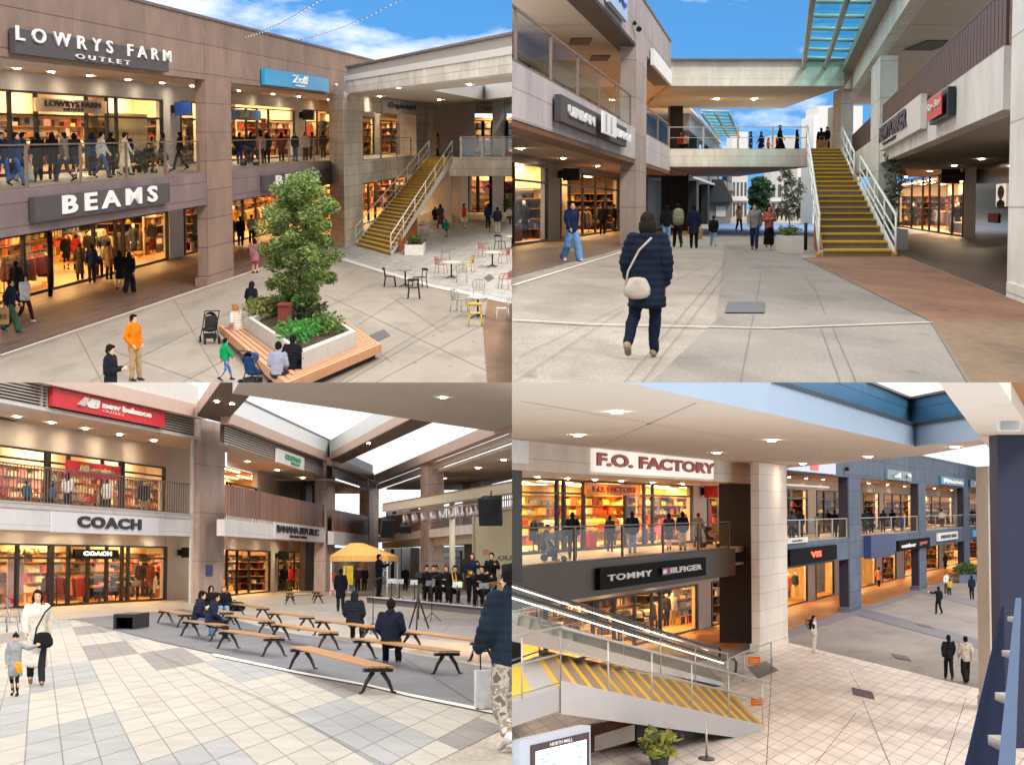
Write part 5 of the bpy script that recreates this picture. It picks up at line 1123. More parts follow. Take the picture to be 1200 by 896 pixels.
p = C2.g(1090, 53, zb+.14); mb = MB(); mb.box(p.x-.6, p.x+.6, p.y-2.5, p.y+2.5, zb+.1, zb+.14); T.part('ceiling_vent', mb, mat('vent grille', '#5a4f48'))
zt = SR.z(1128, 197); zr = SR.z(1056, 221)
storefront(T, SR, 1129, 1053, -H2, zt, [1116, 1100, 1089, 1081, 1068], zr, [(1089, 1081)], 4.5, zc=1.9, lamp=WARM2)
mb = MB(); SR.box(mb, SR.t(1144)+.01, SR.t(1129)-.01, -H2, 2.05, -.3, 0); SR.box(mb, SR.t(1144), SR.t(985), zt+.002, 2.05, -.25, -.01); SR.box(mb, SR.t(1053), SR.t(985), -H2, zt, -.25, 0); T.part('arcade_wall', mb, mat('arcade wall grey', '#aaa59e'))
mb = MB(); SR.box(mb, SR.t(1300), SR.t(1144), -H2, 2.05, -.3, .02); T.part('black_shopfront', mb, mat('black glass cladding', '#0d0d0f', .12, .05, spec=.6))
RW = SR.shift(.06)
def face_poster(C, W, a, b, z0, z1, lab):
    T = Thing(C, 'portrait_poster', W.at(a, z0), lab, 'poster'); mb = MB(); W.pbox(mb, a, b, z0, z1, 0, .03); T.part('backing', mb, glow('poster light', '#e8d8c8', .6))
    t0, t1 = W.t(a, z0), W.t(b, z0); fz = lambda k: z0+(z1-z0)*k
    def blob(nm, cx, cz, rx, rz, m, d):
        mb = MB(); mb.face([W.P(t0+(t1-t0)*(cx+rx*math.cos(i*math.pi/9)), fz(cz+rz*math.sin(i*math.pi/9)), d) for i in range(18)]); T.part(nm, mb, m)
    blob('portrait_hair', .5, .62, .36, .3, mat('poster hair', '#7a2f1c'), .034); blob('portrait_face', .5, .55, .25, .28, mat('poster skin', '#d9a080'), .037); blob('portrait_glasses', .5, .6, .24, .06, BLK, .04); blob('portrait_shoulder', .5, .1, .45, .2, mat('poster coat', '#2a1c1a'), .036)
face_poster(C2, RW, 1179, 1168, SR.z(1170, 242), SR.z(1170, 216), 'poster of a red haired face with sunglasses on the black shopfront')
m = MB(); RW.pbox(m, 1170, 1158, SR.z(1164, 261), SR.z(1164, 250), 0, .02); solo(C2, 'shop_sign', m, RED, RW.at(1164, -.5), 'small red logo plate low on the black shopfront', 'sign')
blade(C2, SR, 1131, SR.z(1130, 215), SR.z(1130, 198), 1.1, '#1a1517', 'black projecting sign with red script over the arcade', 'Ray-Ban', tm=RED)
seams(T, RR, 1290, 990, zb+.145, -6.8, -.55, 10); downlights(T, [SR.at(px, 1.94, 1.4) for px in (1062, 1090, 1118, 1150)], .09, 4); downlights(T, [SL.at(px, 2.11, 1.2) for px in (610, 660, 700)], .09, 4)  # both lamp rows are added to light the dim arcades
barfence(C2, RR, 1175, 1032, 2.92, 4.02, 'dark brown slatted balcony railing over the white fascia', 64, mat('dark slat brown', '#4f352c', .5, .12, 5), -.1, 'slatted_railing', wd=.30, th=.06)
barfence(C2, RR, 1019, 990, 2.92, 4.02, 'short dark slatted railing behind the off white column', 24, mat('dark slat brown', '#4f352c'), -.1, 'slatted_railing', wd=.4, th=.06)
R5 = RR.shift(.0); za, zc_ = RR.z(1117, 138), RR.z(1117, 104)
def rb(T, fx, fz):
    m = MB(); t0, t1 = fx(.1), fx(.9); RR.box(m, t0, t1, fz(.12), fz(.88), .28, .3); o = T.part('face', m, mat('logo red', '#c9242c', .35, .04))
    m = MB(); lettering(m, RR.P, 'Ray-Ban', fx(.14), fx(.86), fz(.38), fz(.72), .305, .02, 0, .01, .3); T.part('lettering', m, LET)
T_ = sign(C2, RR, 1098, 1121, za+.02, zc_, .02, .26, mat('dark navy casing', '#1c2430', .4, .05), [], 'red faced box sign with white script on the white fascia', extra=None)
rb(T_, lambda x: RR.t(1098, za)+(RR.t(1121, za)-RR.t(1098, za))*x, lambda y: za+(zc_-za)*y)
za, zc_ = RR.z(1037, 177), RR.z(1037, 148); sign(C2, RR, 1037, 1087, za, zc_, .02, .2, WHT, [('NEWYORKER', 1037.3, 1071, .3, .92, NAVY, .04, 0, .12), ('OUTLET', 1042, 1058, .12, .22, NAVY, 0)], 'white sign with navy capitals on the white fascia by the column')
for px, d, t, b, lab in [(1070, -.8, ('longcoat', '#1c1a20'), ('trousers', '#1c1a20'), 'mannequin in long black coat in the arcade shop window'), (1122, -.9, ('longcoat', '#2a2a38'), ('trousers', '#22222c'), 'mannequin in navy coat near the grey pilaster')]: mannequin(C2, SR.at(px, -H2+.1, d), -30, t, b, lab)
for i, (px, d, L, lab) in enumerate([(1095, -2.5, -12, 'clothes rack in the arcade shop behind the doors'), (1112, -2, -9, 'clothes rack in the arcade shop by the nearest panes')]): rack(C2, SR.at(px, -H2, d), SR.d*-1, -L, 80+i, lab)
m = MB(); SR.pbox(m, 1124, 1104, -H2+.13, -.85, -.9, -.4); solo(C2, 'display_plinth', m, WHT, SR.at(1112, -H2), 'white display plinth in the arcade shop window', 'plinth')
# ---- glass canopies
def canopy(q, z, nr, nc, lab):
    P4 = [C2.g(x, y, z) for x, y in q]; T = Thing(C2, 'glass_canopy', P4[0], lab, 'canopy'); m = MB(); m.face(P4); T.part('pane', m, glassmat('teal canopy glass', (.35, .85, .88), .18, .1))
    r = MB()
    for i in range(nr+1):
        f = i/nr; a, b = P4[0].lerp(P4[3], f)-V((0, 0, .12)), P4[1].lerp(P4[2], f)-V((0, 0, .12)); r.tube([a, b], .10, 6)
    for i in range(nc+1):
        f = i/nc; a, b = P4[0].lerp(P4[1], f)-V((0, 0, .3)), P4[3].lerp(P4[2], f)-V((0, 0, .3)); r.tube([a, b], .13, 6)
    T.part('ribs', r, mat('canopy frame', '#9aa39c', .4, .05, metal=.3))
canopy([(941.5, 74), (991, 76), (1052, -46), (957, -45)], 8.0, 8, 2, 'teal glass canopy above the off white wing')
canopy([(842, 157), (866, 157.5), (855, 129), (822, 128)], 7.5, 8, 2, 'smaller glass canopy seen beneath the bridge roof beam')
# ---- beyond the bridge
T = Thing(C2, 'mall_wing', V((fx(815, 160), 160, -H2)), 'dark grey wing beyond the bridge with black awning', 'building')
FL = Wall(C2, 0, 0, p0=V((fx(806, 150), 150, 0)), d=V((fx(912, 100)-0, 100, 0)))
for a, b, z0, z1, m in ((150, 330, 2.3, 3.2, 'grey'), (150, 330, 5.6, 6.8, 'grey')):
    mb = MB(); FL.box(mb, 0, 180, z0, z1, -.5, 0); T.part('fascia', mb, mat('far grey fascia', '#7a7878', .6))
mb = MB(); FL.box(mb, 0, 180, -H2, 6.7, -5, -3); T.part('wall', mb, mat('far dark wall', '#5a5654', .6, .1))  # one dark grey tone over the far wing's wall
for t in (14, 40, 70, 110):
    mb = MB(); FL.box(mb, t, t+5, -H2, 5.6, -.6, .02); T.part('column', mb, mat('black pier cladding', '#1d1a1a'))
W8 = FL.shift(-2.9); storefront(T, W8, 812, 818, -H2, 1.6, [], None, [], 2, zc=1.8, st=2)
T = Thing(C2, 'kiosk', C2.g(842, 262), 'grey kiosk under a black awning beyond the bridge', 'kiosk'); p = C2.g(842, 262); s = 2400/p.y
m = MB(); m.box(-14/s, 14/s, 0, 14, 0, 26/s); T.part('body', m, mat('kiosk grey', '#77726c', .6, .1), local=True); m = MB(); q = [V((x/s, y, z/s)) for x, y, z in ((-14, -1, 25), (15, -1, 25), (15, 14, 25), (-14, 14, 25))]; m.hexa(q, [V((x/s, y, z/s)) for x, y, z in ((-15, 4, 52), (10, 4, 52), (10, 14, 52), (-15, 14, 52))]); T.part('awning', m, mat('black awning cloth', '#141315', .8), local=True); m = MB(); m.box(-3/s, 8/s, -.1, 0, 8/s, 20/s); T.part('menu_board', m, mat('pale menu', '#c9c3bd'), local=True)
sheet(C2, 'blue_pavement', [(820, 276.5), (960, 276.5), (955, 262), (835, 262)], stone('blue pavement', '#5a7fb0', '#4a6c9c', .6, .5, 10), .01)
FAR = [(858, 876, 300, 12.5, '#c9c6c2', 'distant white block with upper deck left of the tree'), (903, 932, 330, 13, '#bdbbb8', 'distant pale block with dark upper windows behind the small tree'), (934, 964, 250, 8, '#cfccc7', 'distant white colonnade next to the stair')]
for a, b, Y, hh, c, lab in FAR:
    T = Thing(C2, 'distant_building', V((fx((a+b)/2, Y), Y, -H2)), lab, 'building'); Wf = Wall(C2, 0, 0, p0=V((0, Y, 0)), d=V((1, 0, 0))); m = MB(); Wf.pbox(m, a, b, -H2, -H2+hh, -8, 0); T.part('wall', m, mat('far wall '+c, c, .6, .06))
    n = 4; cm_ = mat('far window', '#4d5056', .3)
    for i in range(n):
        for z0, z1 in ((.2, 2.2), (3.2, 5.2)):
            q0 = a+(b-a)*(i+.2)/n; q1 = a+(b-a)*(i+.75)/n; m = MB(); Wf.pbox(m, q0, q1, -H2+z0, -H2+z1, 0, .05); T.part('window', m, cm_)
    m = MB(); Wf.pbox(m, a, b, -H2+2.5, -H2+2.9, 0, .7); T.part('ledge', m, WHT)
T = Thing(C2, 'mall_wing', V((fx(962, 190), 190, -H2)), 'white blank wall rising behind the stair head', 'building'); Wf = Wall(C2, 0, 0, p0=V((0, 190, 0)), d=V((1, 0, 0))); m = MB(); Wf.pbox(m, 958, 1010, -H2, 9.3, -8, 0); T.part('wall', m, WHT); m = MB(); Wf.pbox(m, 953, 958, -H2, 8.4, -8, 0); T.part('wall', m, WHT)
tree(C2, C2.at(890, 258, 230), 4.6, 1.35, 'dark bushy tree in the distance under the footbridge', 8, .16, 120, .09, clear=.2, mats=[mat('leaf far dark', '#1f3a24', .5, .3), mat('leaf far mid', '#2c5030', .5, .3), mat('leaf far light', '#48694a', .5, .3)])
OLV = [mat('leaf olive dark', '#3a4a35', .5, .3), mat('leaf olive', '#56664a', .5, .3), mat('leaf olive pale', '#77866a', .5, .3)]
for px, w_, h_, tall, lab, pl, tl_ in [((930, 297), .66, .6, 2.2, 'white square planter standing on the pavement before the stair', 'low green plant in the planter before the stair', 'thin young olive tree in the pavement planter'), ((1052, 293), .75, .75, 2.7, 'white square planter against the off white column', 'low green plant in the planter at the column', 'thin young olive tree against the off white column')]:
    p = C2.g(*px); planter_box(C2, p, w_, h_, lab, 1, 2.0); shrub(C2, p+V((0, 1, h_)), (w_*.6, 1.4, .28), pl, 31, .06, 420, [mat('leaf bright dark', '#3c5a24', .5, .3), mat('leaf bright', '#5d8030', .5, .3)]*1+[mat('leaf bright pale', '#7d9a48', .5, .3)]); tree(C2, p+V((0, 1, h_)), tall, .42, tl_, 9, .045, 26, .025, clear=.25, mats=OLV)
m = MB(); m.tube([(0, 0, 0), (0, 0, .95)], .06, 8); T = Thing(C2, 'bollard', C2.g(944, 293), 'black post bollard between planter and stair', 'bollard'); T.part('post', m, BLK, local=True); m = MB(); m.ell((0, 0, .96), (.065, .065, .03)); T.part('cap', m, BLK, local=True)
# ---- paving
sheet(C2, 'path', [(940, 302), (1092, 376), (1137, 449), (1150, 470), (1330, 470), (1230, 367), (1180, 347.5), (1047, 296)], stone('orange brown stamped paving', '#94694c', '#6a4a34', .75, .55, 10), .016)
sheet(C2, 'path', [(1092, 376), (1137, 449), (1150, 470), (1330, 470), (1260, 379), (1230, 376)], stone('umber stamped paving', '#7d664e', '#5f4d3c', .75, .6, 10), .02)
sheet(C2, 'pavement', [(849, 286), (840, 374), (762, 448), (740, 470), (1150, 470), (1137, 449), (1092, 376), (940, 302), (925, 286)], stone('grey aggregate paving', '#8d8780', '#7a746f', .8, .7, 30), .012)
mb = MB(); j = lambda a, b, w=.008: strip(C2, mb, a, b, w, .022)
for a, b in [((600, 448), (731, 362)), ((731, 448), (849, 310)), ((752, 448), (849, 323)), ((610, 416), (849, 300)), ((868, 448), (892, 320)), ((985, 448), (962, 384)), ((1004, 448), (976, 384)), ((955, 340), (942, 322)), ((967, 368), (952, 330)), ((600, 417), (1110, 421)), ((600, 352), (845, 318))]: j(a, b)
for a, b in [((940, 302), (1092, 376)), ((1092, 376), (1137, 449))]: j(a, b, .04)
solo(C2, 'paving_joints', mb, mat('joint line', '#6f695f'), C2.g(850, 400), kind='structure')
mb = MB()
for a, b in [((600, 374), (690, 379)), ((690, 379), (900, 384)), ((900, 384), (1092, 377))]: strip(C2, mb, a, b, .11, .03)
solo(C2, 'kerb_strip', mb, mat('pale paving strip', '#b9b5ad', .7, .1, 3), C2.g(850, 380), kind='structure')
mb = MB(); strip(C2, mb, (600, 334.5), (731, 294.5), .1, .014); solo(C2, 'kerb_line', mb, mat('pale kerb stone', '#cfccc6'), C2.g(700, 304), kind='structure')
mb = MB(); mb.face([C2.g(x, y, -H2+.03) for x, y in ((849, 366), (896, 366), (896, 353.5), (853, 353.5))]); solo(C2, 'drain_cover', mb, panels('drain cover plate', '#4a5058', '#3a3f46', .2, .8, .03), C2.g(872, 360), 'dark rectangular drain cover in the grey paving', 'drain cover')
# ---- people
def p2(px, py, f, pose, top, bot, hair, lab, h=1.68, **k): return person(C2, (px, py), f, pose, top, bot, hair, lab, h, **k)
p2(758, 419, 172, 'amble', ('longpuffer', '#131b2b'), ('trousers', '#141a30'), BOB, 'woman seen from behind in long navy quilted coat with cream crossbody bag', 1.49, shoes='#8a7c66')
bag(C2, C2.g(758, 419)+V((-.12, -.25, .62)), 'shoulder', '#a39a90', 'cream crossbody bag on the back of the navy quilted coat', 0, .8)
p2(670, 306, 30, 'walk', ('hoodie', '#17274a'), ('wide', '#5f86b5'), BK, 'person in navy hooded top and light blue jeans walking past the shop', 1.71, shoes='#e6e4e0')
p2(781, 287, 180, 'stand', ('jacket', '#17171c'), ('trousers', '#7d9abb'), BK, 'person in black jacket and pale jeans beside the big backpack', 1.62)
p2(794, 290, 185, 'walk', ('jacket', '#2a2a2a'), ('trousers', '#1a1a1c'), BK, 'person in dark clothes carrying a large khaki backpack', 1.68, shoes='#5a3a2a')
bag(C2, C2.g(794, 290)+V((0, -.3, .86)), 'pack', '#8a8770', 'large khaki backpack worn in front of the bridge', 180, 1.4)
p2(813, 291, 175, 'stand', ('coat', '#1c2036'), ('trousers', '#17181e'), BK, 'man in navy coat with tan paper bag', 1.64); bag(C2, C2.g(819.5, 285)+V((0, 0, .18)), 'paper', '#b58a60', 'tan paper bag held by the man in navy coat', 70, 1.3)
p2(836, 289, 180, 'walk', ('puffer', '#1a1a20'), ('trousers', '#8aa3c0'), ('beanie', '#1a1a20'), 'child in black padded jacket and pale jeans', 1.2, shoes='#cfd6de')
p2(866, 271, 15, 'walk', ('hoodie', '#d9d0c0'), ('trousers', '#1b1b1f'), BOB, 'woman in cream top and black trousers on the blue paving', 1.65)
p2(884, 293, -10, 'walk', ('hoodie', '#8d8c8a'), ('trousers', '#232e52'), BK, 'man in grey hooded top and navy trousers walking under the bridge', 1.68, shoes='#b0413a')
p2(901, 293, 5, 'phone', ('jacket', '#a85a52'), ('longskirt', '#141316'), LG, 'woman in red checked jacket and long black skirt', 1.62, shoes='#e4e2de')
for px, py, lab, c in [(935, 259, 'distant walker in black beside the colonnade', '#1b1b1f'), (916, 258, 'distant walker in dark red beyond the planter', '#5a2428'), (911, 258, 'distant walker in black near the far block', '#222228'), (921, 259, 'distant walker in grey beyond the planter', '#55555a')]: p2(px, py, 160, 'walk', ('coat', c), ('trousers', '#1b1b1f'), BK, lab, 1.68)
for px, d, f, t, b, lab in [(706, .6, 190, ('puffer', '#15141a'), ('trousers', '#15141a'), 'shopper in black padded jacket at the dim shop entrance'), (716, .2, 60, ('jacket', '#1d1a1c'), ('trousers', '#4a4038'), 'shopper in dark jacket and brown trousers at the dim shop entrance')]: person(C2, SL.at(px, -H2+.01, d), f, 'stand', t, b, BK, lab, 1.7)
UP = lambda px, Y: V((fx(px, Y), Y, ZB))
for px, Y, f, pose, t, b, hr, h, lab in [(797, 124, 0, 'stand', ('jacket', '#a8322a'), ('trousers', '#1a1a1e'), LG, 1.3, 'girl in red jacket at the dark end of the footbridge'), (802, 124, 0, 'stand', ('jacket', '#c9c0b8'), ('trousers', '#2a1a1c'), LG, 1.3, 'girl in white top at the dark end of the footbridge'), (878, 126, 80, 'stand', ('coat', '#2c4a6a'), ('trousers', '#2c3f5a'), BK, 1.4, 'walker in blue coat on the footbridge'), (890, 126, -80, 'walk', ('coat', '#22243a'), ('trousers', '#1c1c24'), BK, 1.4, 'walker in dark navy coat on the footbridge'), (898.5, 126, 90, 'walk', ('jacket', '#c9a58a'), ('trousers', '#7a6a5a'), BOB, 1.0, 'small child in beige on the footbridge'), (912, 124, 85, 'stride', ('longcoat', '#1a1a22'), ('wide', '#16161c'), BK, 1.7, 'tall walker in long black coat with red bag on the footbridge'), (932, 124, 90, 'stand', ('longcoat', '#191a22'), ('trousers', '#191a22'), LG, 1.45, 'woman in long dark coat on the footbridge by the stair'), (960, 126, 180, 'stand', ('puffer', '#16161a'), ('trousers', '#2a2826'), BK, 1.62, 'person in black padded jacket at the stair head'), (967, 121, -60, 'stand', ('longcoat', '#121216'), ('trousers', '#121216'), BK, 1.5, 'person in long black coat by the grey pier at the stair head')]:
    person(C2, UP(px, Y), f, pose, t, b, hr, lab, h)
bag(C2, UP(908.5, 123.7)+V((0, 0, .55)), 'tote', '#b8202c', 'red bag carried across the footbridge', 90, 1.0); bag(C2, UP(961, 120)+V((0, 0, .02)), 'paper', '#b58d66', 'large tan paper bag resting at the stair head', 0, 1.9)
# ================================================================== court three: covered stage court with benches
C3 = Court('stage court', 2.05, 657, .75, (-1, -1)); H3 = 2.05; ZS = 2.05
TAN = mat('tan beam cladding', '#cbb2a6', .6, .06, .8); BRN3 = panels('brown column cladding', '#b09c93', '#8a7870', 30, 2.4, .02, .55, .04, wear=.15)
PALE3 = panels('white shop fascia', '#d3d0d2', '#b5b2b4', 9, 1.4, .012, .45, .03); WOODS = panels('dark slat wood', '#8a6352', '#4a332a', .85, 9, .09, .5, .15, wear=.15)
LA = Wall(C3, 228, 706, 990); SA = LA.shift(-3.65); LB = Wall(C3, 381, 693, 690); SB = LB.shift(-3.4); RC = Wall(C3, 443, 688, 207); LC = Wall(C3, 432, 688, 690)
def tonetile(key):
    m, nt, b = newmat(key); N, L = nt.nodes, nt.links; setspec(b, .5, 0, .35); uv = N.new('ShaderNodeUVMap')
    br = N.new('ShaderNodeTexBrick'); br.offset = 0; br.squash = 1
    for k, v in (('Scale', 1), ('Brick Width', 1), ('Row Height', 1), ('Mortar Size', .022), ('Mortar Smooth', .1), ('Bias', 0)): br.inputs[k].default_value = v
    br.inputs['Color1'].default_value = (.93, .93, .93, 1); br.inputs['Color2'].default_value = (1.04, 1.04, 1.04, 1); br.inputs['Mortar'].default_value = (.42, .4, .4, 1); L.new(uv.outputs[0], br.inputs['Vector'])
    sc_ = N.new('ShaderNodeVectorMath'); sc_.operation = 'MULTIPLY'; sc_.inputs[1].default_value = (1/3, 1/4, 1); L.new(uv.outputs[0], sc_.inputs[0])
    ad = N.new('ShaderNodeVectorMath'); ad.operation = 'ADD'; ad.inputs[1].default_value = (100, 100, .3); L.new(sc_.outputs[0], ad.inputs[0])
    fl = N.new('ShaderNodeVectorMath'); fl.operation = 'FLOOR'; L.new(ad.outputs[0], fl.inputs[0])
    wn = N.new('ShaderNodeTexWhiteNoise'); L.new(fl.outputs[0], wn.inputs['Vector']); ck = N.new('ShaderNodeTexChecker'); ck.inputs['Scale'].default_value = 1; ck.inputs[1].default_value = (1, 1, 1, 1); ck.inputs[2].default_value = (0, 0, 0, 1); L.new(ad.outputs[0], ck.inputs[0]); mk = N.new('ShaderNodeMath'); mk.operation = 'MULTIPLY'; L.new(wn.outputs['Value'], mk.inputs[0]); L.new(ck.outputs['Color'], mk.inputs[1])
    rp = N.new('ShaderNodeValToRGB'); rp.color_ramp.interpolation = 'CONSTANT'; e = rp.color_ramp.elements; e[0].color = srgb('#a8a297'); e[1].position = .2; e[1].color = srgb('#919191')
    x = e.new(.62); x.color = srgb('#7b7572'); L.new(mk.outputs[0], rp.inputs[0])
    mu = N.new('ShaderNodeMix'); mu.data_type = 'RGBA'; mu.blend_type = 'MULTIPLY'; mu.inputs[0].default_value = 1; L.new(rp.outputs[0], mu.inputs[6]); L.new(br.outputs['Color'], mu.inputs[7])
    tc = N.new('ShaderNodeTexCoord'); nz = N.new('ShaderNodeTexNoise'); nz.inputs['Scale'].default_value = 1.5; nz.inputs['Detail'].default_value = 8; L.new(tc.outputs['Object'], nz.inputs['Vector'])
    mr = N.new('ShaderNodeMapRange'); mr.inputs[1].default_value = .3; mr.inputs[2].default_value = .7; mr.inputs[3].default_value = .86; mr.inputs[4].default_value = 1.08; L.new(nz.outputs['Fac'], mr.inputs[0])
    m2 = N.new('ShaderNodeMix'); m2.data_type = 'RGBA'; m2.blend_type = 'MULTIPLY'; m2.inputs[0].default_value = 1; L.new(mu.outputs[2], m2.inputs[6]); L.new(mr.outputs[0], m2.inputs[7]); L.new(m2.outputs[2], b.inputs['Base Color'])
    return m
O3 = C3.g(165, 894); dA = V(((48-600)/F, 1, 0)); dB = V(((900-600)/F, 1, 0))
def uv3(p):
    q = p-O3; det = dA.x*dB.y-dB.x*dA.y; al = (q.x*dB.y-dB.x*q.y)/det; be = (dA.x*q.y-q.x*dA.y)/det; return (be/1.11, al/1.8)
sheet(C3, 'ground', [(-60, 930), (700, 930), (1100, 664), (-300, 664)], tonetile('toned court tiles'), 0, uv3)
sheet(C3, 'pavement', [(-60, 731), (86, 724.5), (215, 713), (262, 722), (330, 740), (400, 750), (480, 765), (700, 805), (900, 690), (-60, 690)], panels('pale court paving', '#a69c90', '#8a8074', 2.6, 2.2, .02, .4, .05, wear=.1), .01)
sheet(C3, 'path', [(86, 724.5), (190, 752), (300, 775.5), (350, 786), (432, 801), (480, 812), (592, 834), (700, 858), (700, 806), (565, 780), (480, 765), (400, 750), (330, 740), (262, 722), (215, 713)], panels('dark slate paving', '#5b5c63', '#45464c', 2.4, 1.5, .025, .45, .06, wear=.15), .016)
sheet(C3, 'kerb_strip', [(250, 768), (350, 788.5), (432, 803.5), (480, 815), (592, 838), (700, 862), (700, 858), (592, 834), (480, 812), (432, 801), (350, 786), (250, 765)], mat('pale kerb stone', '#cfccc6'), .02)
sheet(C3, 'path', [(505, 896), (592, 852), (700, 812), (700, 930), (480, 930)], stone('weathered pale paving', '#b5ada2', '#948b80', .8, 1.2, 20), .018)
mb = MB()
for a, b in [((86, 724.5), (300, 815)), ((300, 815), (460, 900)), ((592, 852), (495, 900)), ((470, 768), (560, 826)), ((380, 800), (592, 808))]: strip(C3, mb, a, b, .014, .022)
solo(C3, 'paving_joints', mb, mat('joint dark', '#4c4844', .9), C3.g(300, 815), kind='structure')
T = Thing(C3, 'mall_wing', LA.at(228, -H3), 'brown and white two storey wing with red sign above white fascia', 'building')
def w3(W, nm, a, b, z0, z1, d0, d1, m, T=T):
    mb = MB(); W.pbox(mb, a, b, z0, z1, d0, d1); return T.part(nm, mb, m)
w3(LA, 'column', 233, 262, -H3, 7.055, -.40, .05, BRN3); w3(LA, 'fascia', -60, 224, 1.2, 2.04, -.4, 0, PALE3)
w3(LA, 'downpipe', 224.5, 226.5, -H3, 6.0, -.1, .0, mat('pale pipe', '#c9c6c4', .5))
mb = MB(); LA.box(mb, LA.t(-60), LA.t(228), 1.85, 2.06, -4, -.402); T.part('balcony_floor', mb, mat('balcony floor tile', '#7d736c'))
SO3 = mat('pale soffit', '#e0d5ca', .7, .05, .6)
mb = MB(); LA.box(mb, LA.t(-60), SA.t(232), 1.38, 1.5, -4, -.402); T.part('soffit', mb, SO3); mb = MB(); LA.box(mb, LA.t(-60), SA.t(236), 6.02, 6.12, -4.2, -.12); T.part('soffit', mb, SO3)
mb = MB()
for i in range(7): LA.pbox(mb, -60, 232, 6.12+i*.125, 6.12+i*.125+.05, -.1, -.02)
for px in (49, 56, 188): LA.pbox(mb, px, px+1.2, 6.1, 6.98, -.11, -.005)
T.part('louvre', mb, mat('louvre metal', '#bdb7b2', .4, .05, metal=.3)); w3(LA, 'louvre_back', -60, 231, 6.12, 7.0, -.3, -.14, mat('louvre backing board', '#5b4d47', .7)); w3(LA, 'lintel', -60, 231, 6.0, 6.11, -.1, .02, mat('pale pipe', '#c9c6c4'))  # dark board closes the back of the louvres
w3(LA, 'ring_beam', -60, 231, 7.0, 7.62, -.2, .45, TAN); w3(LA, 'skylight_rim', -60, 226, 7.63, 8.6, .1, .3, WHT)
zt = SA.z(194, 640); zr = SA.z(194, 654)
storefront(T, SA, -30, 194, -H3, zt, [20, 58, 61, 80, 103, 125, 143, 150], zr, [], 4.5, zc=1.35, floorcol='#b5793a')
zu = SA.z(192, 547); zur = SA.z(192, 559)
storefront(T, SA, -30, 192, 2.06, SA.z(54, 528), [54, 57, 80, 120, 141, 144], SA.z(54, 541), [(80, 120)], 4.5, zc=5.9, lamp=WARM2, colors=[0, 3, 6, 11, 13, 3])
mb = MB(); SA.pbox(mb, 194, 240, -H3, 1.4, -.3, 0); SA.box(mb, SA.t(-60), SA.t(194)-.05, zt+.002, 1.4, -.25, -.01); SA.pbox(mb, 192, 240, 2.06, 6.1, -.3, 0); SA.box(mb, SA.t(-60), SA.t(192)-.02, SA.z(54, 528)+.003, 6.1, -.25, -.01); T.part('arcade_wall', mb, mat('arcade wall cream', '#d8cdc1', .6, .06))
downlights(T, [SA.at(px, 6.01, 1.2) for px in (20, 60, 100, 140, 180)]+[SA.at(px, 1.37, 1.2) for px in (10, 50, 90, 117, 160, 200)], .09, 4)  # a few real downlights, the others added to brighten this arcade
for x, y in ((3, 491), (196, 525.5)):
    p = C3.g(x, y, 6.0); mb = MB(); mb.box(p.x-.32, p.x+.32, p.y-1.3, p.y+1.3, 5.98, 6.01); T.part('ceiling_vent', mb, mat('vent grille', '#5a4f48'))
barfence(C3, LA, -60, 224, 2.3, 3.78, 'brown bar railing under the red sign', 80, mat('railing brown', '#6f5f58', .45, .08), -.1, 'bar_railing', wd=.035, th=.02)
barfence(C3, LA, -60, 224, 2.04, 2.3, 'row of short pale bars along the top of the white fascia', 95, mat('pale bars', '#bfb8b4', .5), .0, 'bar_railing', wd=.12, th=.04)
z0, z1 = LA.z(56, 475.5), LA.z(56, 454); SRED = mat('bright red sign', '#d8333c', .4, .05)
def nb(T, fx, fz):
    for i in range(6):
        m = MB(); z = .34+i*.085; a, b = fx(.175+i*.012), fx(.24+i*.006); q = [LA.P(a, fz(z), .30), LA.P(b, fz(z), .30), LA.P(b, fz(z+.04), .30), LA.P(a, fz(z+.04), .30)]; m.hexa(q, [p+LA.n*.05 for p in q]); T.part('logo_stripe', m, LET)
sign(C3, LA, 56, 188, z0, z1, .05, .2, SRED, [('NB', 88, 110.5, .3, .84, LET, .05, .35, .08), ('new balance', 114, 171, .44, .80, LET, .035, 0, .06), ('OUTLET', 114, 140, .2, .36, mat('pale pink letter', '#f0b0b0', .4), 0, 0, .04)], 'long red sign with white logo and lower case letters under the skylight', extra=nb)
z0, z1 = SA.z(69, 556), SA.z(69, 538.5); sign(C3, SA, 69, 132, z0, z1, .3, .1, SRED, [('NB', 83, 94, .3, .8, mat('cream letter', '#f3e3a8', .4), .05, .35), ('new balance', 96, 124, .4, .7, mat('cream letter', '#f3e3a8', .4), .03)], 'small red sign over the upper shop doorway behind the bar railing')
z0, z1 = LA.z(60, 623.6), LA.z(60, 599); sign(C3, LA, 58.5, 184, 1.17, 2.0, .02, .06, mat('white gloss board', '#dedce2', .35, .02), [('COACH', 88, 163, .28, .86, mat('black letter', '#15141c', .35), .05, 0, .08, 1.12)], 'white sign board with wide black capitals along the white fascia')
z0, z1 = SA.z(78, 653), SA.z(78, 643); sign(C3, SA, 78, 130, z0, z1, .3, .1, mat('black board', '#0f0d0c', .8, spec=.1), [('COACH', 88, 121, .25, .75, glow('lit white letter', '#fff0d8', 2), .03, 0, .03, 1.15)], 'black sign with glowing white capitals over the shop doors')
m = MB(); lettering(m, SA.P, 'COACH', SA.t(18), SA.t(55), SA.z(20, 649), SA.z(20, 642), -.4, .05, 0, .02); solo(C3, 'shop_sign', m, mat('gilt letter', '#c79a55', .4), SA.at(20, .5), 'gilt capitals hanging inside the wide shop window', 'sign')
